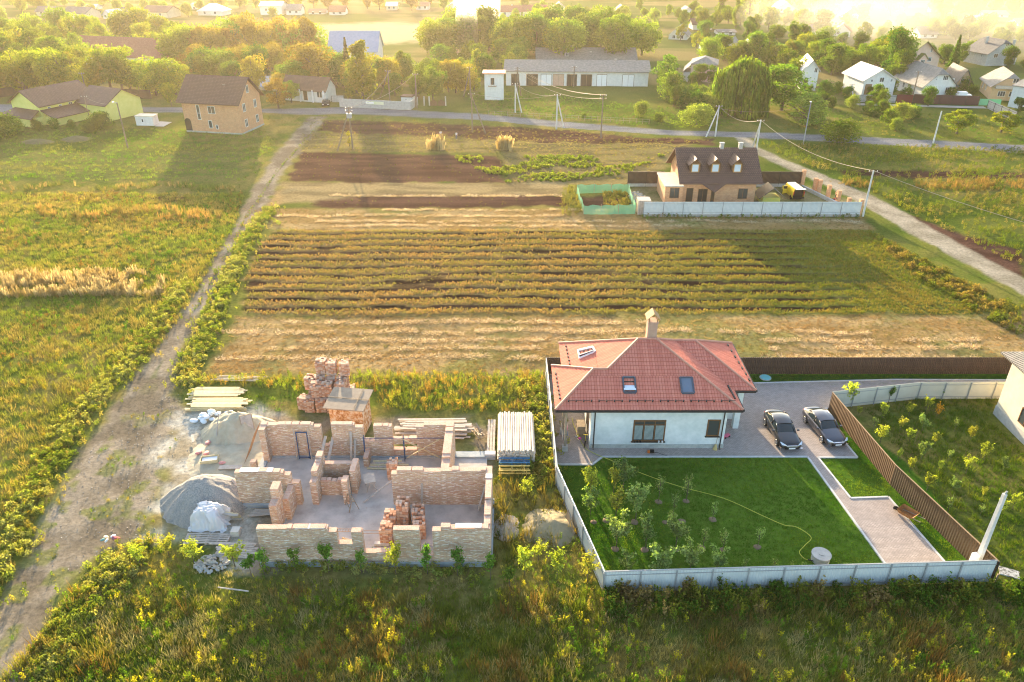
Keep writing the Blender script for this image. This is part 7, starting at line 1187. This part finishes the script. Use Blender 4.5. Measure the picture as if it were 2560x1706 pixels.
# low walls and fences by the far road
def wall_thing(name, label, a, b_, h, th, m_, cat='wall'): mb = MB(); mb.bar((*a, h/2-.1), (*b_, h/2-.1), th, h+.2); o = mb.build(name, m_); return tag(o, label, cat)
Q2 = lambda x, y: P(*Z2(x, y)); Q3 = lambda x, y: P(*Z3(x, y)); Q1 = lambda x, y: P(*Z1(x, y))
wall_thing('concrete_wall', 'long low concrete wall with a painted sign beside the far road', Q2(130, 700), Q2(592, 722), 2.0, .2, M['concrete']); wall_thing('concrete_wall', 'short end of the roadside concrete wall turning back to the white hut', Q2(592, 722), Q2(640, 690), 2.0, .2, M['concrete'])
a_, b2_ = Q2(305, 708), Q2(420, 714); mb = MB(); d = (Vector((*b2_, 0))-Vector((*a_, 0))); nn = Vector((d.y, -d.x, 0)).normalized()*.14; mb.bar(Vector((*a_, 1.35))+nn, Vector((*b2_, 1.35))+nn, .04, .7); o = mb.build('sign', mat('sign_board', [(.60, .62, .30), (.68, .70, .55)], .6, .6)); tag(o, 'long pale yellow-green sign board on the roadside concrete wall', 'sign')
for i in range(5): f = .04+i*.09; p = Vector((*a_, 1.35))+d*f+nn*1.25; mb = MB(); mb.obox(p, (.42, .04, .42), (0, 0, math.atan2(d.y, d.x))); o2 = mb.build('lettering', M['frame'], o)
fence('pale concrete panel wall before the bright-roofed white house', [Q3(1250, 668), Q3(1510, 672)], 1.8, M['concrete'], 3); fence('dark red metal fence before the clipped-gable white house', [Q3(1512, 672), Q3(1620, 676)], 2.0, mat('dark_red_sheet', (.16, .02, .025), 2, .5), 3); fence('dark maroon metal fence running to the tan house', [Q3(1622, 676), Q3(2050, 690)], 2.2, mat('maroon_sheet', (.07, .025, .03), 2, .5), 3); fence('pale concrete fence slanting along the right edge below the tan house', [Q3(2110, 710), Q3(2290, 790)], 2.0, M['concrete'], 3)
fence('green wire gate fence at the right end of the maroon fence', [Q3(2055, 690), Q3(2195, 695)], 1.6, m_net, 2.5, postm=mat('green_post', (.12, .35, .2), 3, .6)); fence('long white garden wall in front of the far cottage gardens', [Q3(225, 320), Q3(290, 355)], 1.4, M['white'], 3); fence('brown boundary fence behind the yellow house', [Q1(0, 668), Q1(200, 640)], 2.2, m_darksheet, 4, name='fence'); fence('brown boundary fence along the foot of the yellow-green grove', [Q1(720, 660), Q1(1040, 680)], 2.2, m_darksheet, 4)
fence('reddish low fence before the yellow house', [Q1(410, 860), Q1(640, 800)], 1.6, mat('red_brown_sheet', (.18, .06, .04), 2, .6), 3); fence('concrete wall behind the roadside house forecourt', [Q1(2270, 700), Q1(2353, 700)], 1.6, M['concrete'], 3); wfp = thing('wire_fence', 'thin wire fence on short stakes along the pasture edge above the road', 'fence')
for i in range(26): a = Q2(1100+i*42, 755+i*2.3); MB().tube((*a, 0), (*a, 1.1), .06, n=5).build('post', M['wood'], wfp)
mb = MB(); [mb.path([(*Q2(1100+i*42, 755+i*2.3), z) for i in range(26)], .015, 3) for z in (.5, 1.0)]; mb.build('strand', m_gr, wfp)
lane2 = MB(); lane2.bar((*Q3(1230, 682), .03), (*Q3(2100, 705), .03), 2.2, .05); o = lane2.build('village_path', mat('pale_path', [(.34, .31, .27), (.44, .41, .36)], .5, .95)); o['kind'] = 'structure'
t = thing('site_cabin', 'small white container cabin on the grass left of the brick house', 'cabin', (*Q1(935, 860), 0), R(-4)); MB().box(0, 4.0, 0, 2.4, 0, 2.0).build('wall', M['white'], t); MB().box(-.1, 4.1, -.1, 2.5, 2.0, 2.12).build('roof', M['cream'], t); window(t, side('F', 4, 2.4), 1.6, 1.1, .5, .8, mull=0)
o = MB().prism([Q1(1060, 865), Q1(1120, 868), Q1(1175, 838), Q1(1060, 832)], .0, .08).build('concrete_pad', M['concrete']); tag(o, 'pale concrete pad right of the white container cabin', 'pad')
t = thing('parked_car', 'dark car parked beside the white roadside house', 'car', (*Q1(2230, 722), 0), R(10)); mb = MB(); mb.box(-.9, .9, -2, 2, .3, .85); mb.build('body', m_rub, t); mb = MB(); mb.add([(-.8, -1.1, .85), (.8, -1.1, .85), (.8, 1.4, .85), (-.8, 1.4, .85), (-.65, -.6, 1.4), (.65, -.6, 1.4), (.65, 1.0, 1.4), (-.65, 1.0, 1.4)], [(4, 5, 6, 7), (0, 1, 5, 4), (1, 2, 6, 5), (2, 3, 7, 6), (3, 0, 4, 7)]); mb.build('windows', m_cg, t); [MB().tube((s*.75, y, .32), (s*.93, y, .32), .32, n=12).build('wheel', m_rub, t) for s in (-1, 1) for y in (-1.3, 1.3)]; [MB().box(s*.6-.2, s*.6+.2, -2.04, -2.0, .55, .72).build('headlight', m_lamp, t) for s in (-1, 1)]
q = Q3(1945, 640); t = thing('parked_car', 'white car roof showing behind the maroon fence', 'car', (*q, 0), R(80)); MB().box(-.9, .9, -2, 2, .3, .9).build('body', M['whitepaint'], t); MB().box(-.75, .75, -.9, 1.2, .9, 1.5).build('roof', M['whitepaint'], t); [MB().tube((s*.75, y, .32), (s*.93, y, .32), .32, n=12).build('wheel', m_rub, t) for s in (-1, 1) for y in (-1.3, 1.3)]
for i in range(10): q = Q2(680+i*15, 685); x = q[0]
t = thing('arched_gate', 'low dark gate panels between three concrete posts right of the white hut', 'gate', (*Q2(682, 692), 0)); w_ = Q2(822, 692)[0]-Q2(682, 692)[0]; [MB().box(x-.15, x+.15, -.15, .15, 0, 2.2).build('post', M['concrete'], t) for x in (0, w_*.24, w_)]; mb = MB()
for k in range(2): x0 = w_*(.27+.36*k); mb.add([(x0, 0, 0), (x0+w_*.34, 0, 0), (x0+w_*.34, 0, .9), (x0+w_*.17, 0, 1.5), (x0, 0, .9)], [(0, 1, 2, 3, 4)])
mb.build('gate_leaf', M['door'], t)
for i, (x, y) in enumerate(((250, 975), (520, 955))): o = mound('soil_heap', ('left of two dark weedy soil heaps on the pasture before the yellow house', 'right of two dark weedy soil heaps on the pasture before the yellow house')[i], *Q1(x, y), 3.6, 2.2, .8, mat('weedy_soil', [(.10, .11, .04), (.16, .13, .07)], 2, .95, .6), 31+i, n=30)
# ---------------------------------------------------------------- poles and wires
m_cpole = mat('concrete_pole', [(.50, .50, .49), (.62, .62, .60)], 2, .8); m_wpole = mat('tarred_pole', [(.16, .12, .09), (.26, .20, .15)], 3, .9); m_ins = mat('insulator', (.75, .75, .72), 3, .3)
TOP = {}
def pole(key, label, base, top, strut=None, m_=None, r0=.17, lamp=False, arms=1, name='power_pole'):
    x, y = P(*base); h = HT(base[0], base[1], top); m_ = m_ or m_cpole; t = thing(name, label, 'pole', (x, y, 0)); MB().tube((0, 0, -.3), (0, 0, h), r0, r0*.7, 8).build('shaft', m_, t)
    if strut: sx, sy = P(*strut); MB().tube((sx-x, sy-y, -.3), (.0, .0, h*.93), r0*.95, r0*.7, 8).build('strut', m_, t)
    ca = MB()
    for k in range(arms): ca.bar((-.7, 0, h-.25-k*.6), (.7, 0, h-.25-k*.6), .09)
    if arms:
        ca.build('crossarm', m_wpole, t); ins = MB(); [ins.tube((s*.6, 0, h-.2-k*.6), (s*.6, 0, h+.0-k*.6), .045, n=6) for s in (-1, 0.1, 1) for k in range(arms)]; ins.build('insulator', m_ins, t)
    if lamp: MB().tube((0, 0, h), (-.3, -.6, h+.25), .04).build('lamp_arm', m_cpole, t); MB().obox((-.35, -.75, h+.25), (.25, .5, .14)).build('lamp_head', m_ins, t)
    TOP[key] = Vector((x, y, h)); return t
pole('a', 'leaning wooden lamp pole on the pasture below the yellow house', (320, 371), 257, None, m_wpole, lamp=True, arms=0)
t = pole('b', 'pair of tarred poles carrying a small transformer at the end of the dirt track', (882, 373), 268, (842, 378), m_wpole, arms=2); MB().obox((0, -.25, TOP['b'].z-1.6), (.9, .6, .9)).build('transformer', m_gr, t)
pole('c', 'dark braced pole on the near side of the road below the garage tower', (1181, 331), 233, (1215, 334), m_wpole); pole('d', 'pale braced concrete pole right in front of the transformer tower', (1288, 283), 208, (1305, 283)); pole('e', 'pale A-shaped concrete pole on the near road verge, centre', (1391, 324), 236, (1410, 320)); pole('f', 'dark slim pole on the near road verge right of the pale A-shaped one', (1502, 346), 237, None, m_wpole, arms=2)
pole('g', 'double wooden pole right beside the tiny white hut', (1043, 272), 184, (1039, 270), m_wpole); pole('h', 'wooden braced pole behind the roadside concrete wall', (975, 254), 176, (949, 243), m_wpole); pole('i', 'wooden braced pole directly left of the transformer tower', (1176, 245), 168, (1158, 243), m_wpole); pole('j', 'dark double pole standing just right of the transformer tower', (1293, 243), 168, (1303, 240), m_wpole, arms=2); pole('k', 'thin dark pole in front of the garage gates', (1434, 218), 166, None, m_wpole)
pole('l', 'pale braced concrete pole at the junction below the willow', (1788, 342), 264, (1764, 343)); pole('m', 'pale braced concrete pole behind the brown dormer roof', (1889, 386), 300, (1880, 370)); pole('n', 'grey lamp pole on the near verge beside the round bush', (2008, 361), 256, None, m_gr, .13, lamp=True, arms=0); pole('o', 'leafless pale concrete post alone on the right verge', (2332, 361), 278, None, arms=0); pole('p', 'pale concrete pole at the right corner of the panel fence', (2157, 541), 426, None, arms=1)
pole('q', 'small braced pole left of the bright-roofed white house', (2123, 249), 210, (2134, 252)); pole('r', 'wooden pole in front of the clipped-gable white house', (2278, 256), 178, None, m_wpole); pole('s', 'grey pole beside the pink house', (2257, 182), 140, None); pole('t', 'braced wooden pole in the thicket right of the garages', (1689, 224), 170, (1679, 200), m_wpole); pole('u', 'thin wooden pole rising behind the yellow house roofs', (221, 250), 182, None, m_wpole, .12); pole('w', 'thin dark pole directly before the yellow house', (231, 322), 240, None, m_wpole, .09)
x, y = P(2434, 1429); t = thing('power_pole', 'thick square white concrete pole with a meter box at the front right fence corner', 'pole', (x, y, 0), .2); mb = MB(); mb.add([(-.17, -.17, -.2), (.17, -.17, -.2), (.17, .17, -.2), (-.17, .17, -.2), (-.10, -.12, 7), (.10, -.12, 7), (.10, .12, 7), (-.10, .12, 7)], [(0, 3, 2, 1), (4, 5, 6, 7), (0, 1, 5, 4), (1, 2, 6, 5), (2, 3, 7, 6), (3, 0, 4, 7)]); mb.build('shaft', mat('white_concrete', [(.52, .50, .48), (.66, .64, .62)], 3, .8, .2), t); bx = MB().box(-.55, -.2, -.2, .2, .9, 1.7).build('meter_box', M['frame'], t); MB().tube((-.05, 0, 6.8), (.1, 0, 7.2), .07).build('top_hook', m_gr, t); TOP['z'] = Vector((x, y, 6.9))
wm = mat('aluminium_wire', (.34, .28, .20), 3, .6)
def wire(label, a, b_, sag=.9, r=.03, dx=0.0, dz=-.05, group=None):
    p, q = TOP[a]+Vector((dx, 0, dz)), TOP[b_]+Vector((dx, 0, dz)) if isinstance(b_, str) else Vector(b_); mb = MB(); mb.path([p.lerp(q, k/16)-Vector((0, 0, sag*4*(k/16)*(1-k/16))) for k in range(17)], r, 4); o = mb.build('wire', wm); return tag(o, label, 'wire', group)
wire('thick sagging cable between the junction pole and the pole behind the dormer roof', 'l', 'm', 1.4, .03); wire('long cable from the dormer-roof pole to the pole at the panel fence corner', 'm', 'p', 1.6, .026); wire('cable leaving the panel fence corner pole towards the lower right', 'p', (96, 66, 6.5), 2.5, .04)
for i, (dx, dz, l) in enumerate(((-.5, 0, 'upper'), (.5, 0, 'middle'), (0, -.7, 'lowest'))): wire(l+' of three wires from the dark double pole to the slim verge pole', 'j', 'f', 1.5+.3*i, .025, dx, dz)
wire('wire sagging between the pale pole by the tower and the pale A-shaped pole', 'd', 'e', 1.2, .03); wire('wire from the double pole by the hut to the transformer poles', 'g', 'b', 1.3, .03); wire('wire crossing behind from the hut pole to the transformer poles', 'h', 'b', 1.4, .03, .5); wire('wire between the dark braced pole and the pale A-shaped pole', 'c', 'e', 1.0, .02); wire('thin line over the right verge to the round-bush lamp pole', 'l', 'n', 1.0, .02, 0, -.6); wire('service line over the pasture from the leaning lamp pole', 'a', 'w', .8, .02)
# smoke of garden fires: pale drifting volumes
def smoke(name, label, blobs, dens):
    mb = MB()
    for (x, y, z, rx, ry, rz) in blobs:
        n = 14; k = len(mb.v)
        for i in range(n+1):
            th = math.pi*i/n; mb.v += [(x+rx*math.sin(th)*math.cos(6.2832*j/20), y+ry*math.sin(th)*math.sin(6.2832*j/20), max(z+rz*math.cos(th), -.5)) for j in range(20)]
        for i in range(n):
            for j in range(20): mb.f.append((k+i*20+j, k+(i+1)*20+j, k+(i+1)*20+(j+1) % 20, k+i*20+(j+1) % 20)); mb.m.append(0)
        break
    m, nt, b = newmat(name+'_volume'); nt.nodes.remove(b); pv = N(nt, 'ShaderNodeVolumePrincipled'); pv.inputs['Color'].default_value = (1, .97, .9, 1); pv.inputs['Density'].default_value = dens; pv.inputs['Anisotropy'].default_value = .6; nt.links.new(pv.outputs[0], nt.nodes['Material Output'].inputs['Volume']); o = mb.build(name, m); o['kind'] = 'stuff'; o['label'] = label
sx, sy = P(1150, 150)
smoke('smoke', 'white smoke column rising from the far meadow, lower part', [(sx+2, sy+8, 6, 4.0, 6, 16)], .035); smoke('smoke', 'white smoke column rising from the far meadow, spreading upper part', [(sx+4, sy+45, 14, 9, 14, 20)], .018); smoke('smoke', 'broad veil of pale smoke drifting over the upper right houses', [(165, 300, 6, 60, 45, 16)], .0032); smoke('smoke', 'thin pale smoke drifting behind the pink house', [(130, 330, 6, 40, 30, 14)], .0035)
# ---------------------------------------------------------------- haze
mb = MB(); mb.box(-560, 560, -40, 740, -2.2, 42.5)
m, nt, b = newmat('haze_air'); nt.nodes.remove(b)
pv = N(nt, 'ShaderNodeVolumePrincipled'); pv.inputs['Color'].default_value = (1.0, .90, .74, 1); pv.inputs['Density'].default_value = 0.00012; pv.inputs['Anisotropy'].default_value = 0.62
nt.links.new(pv.outputs[0], nt.nodes['Material Output'].inputs['Volume'])
o = mb.build('haze', m); o['kind'] = 'stuff'; o['label'] = 'pale golden evening haze over the village and fields'
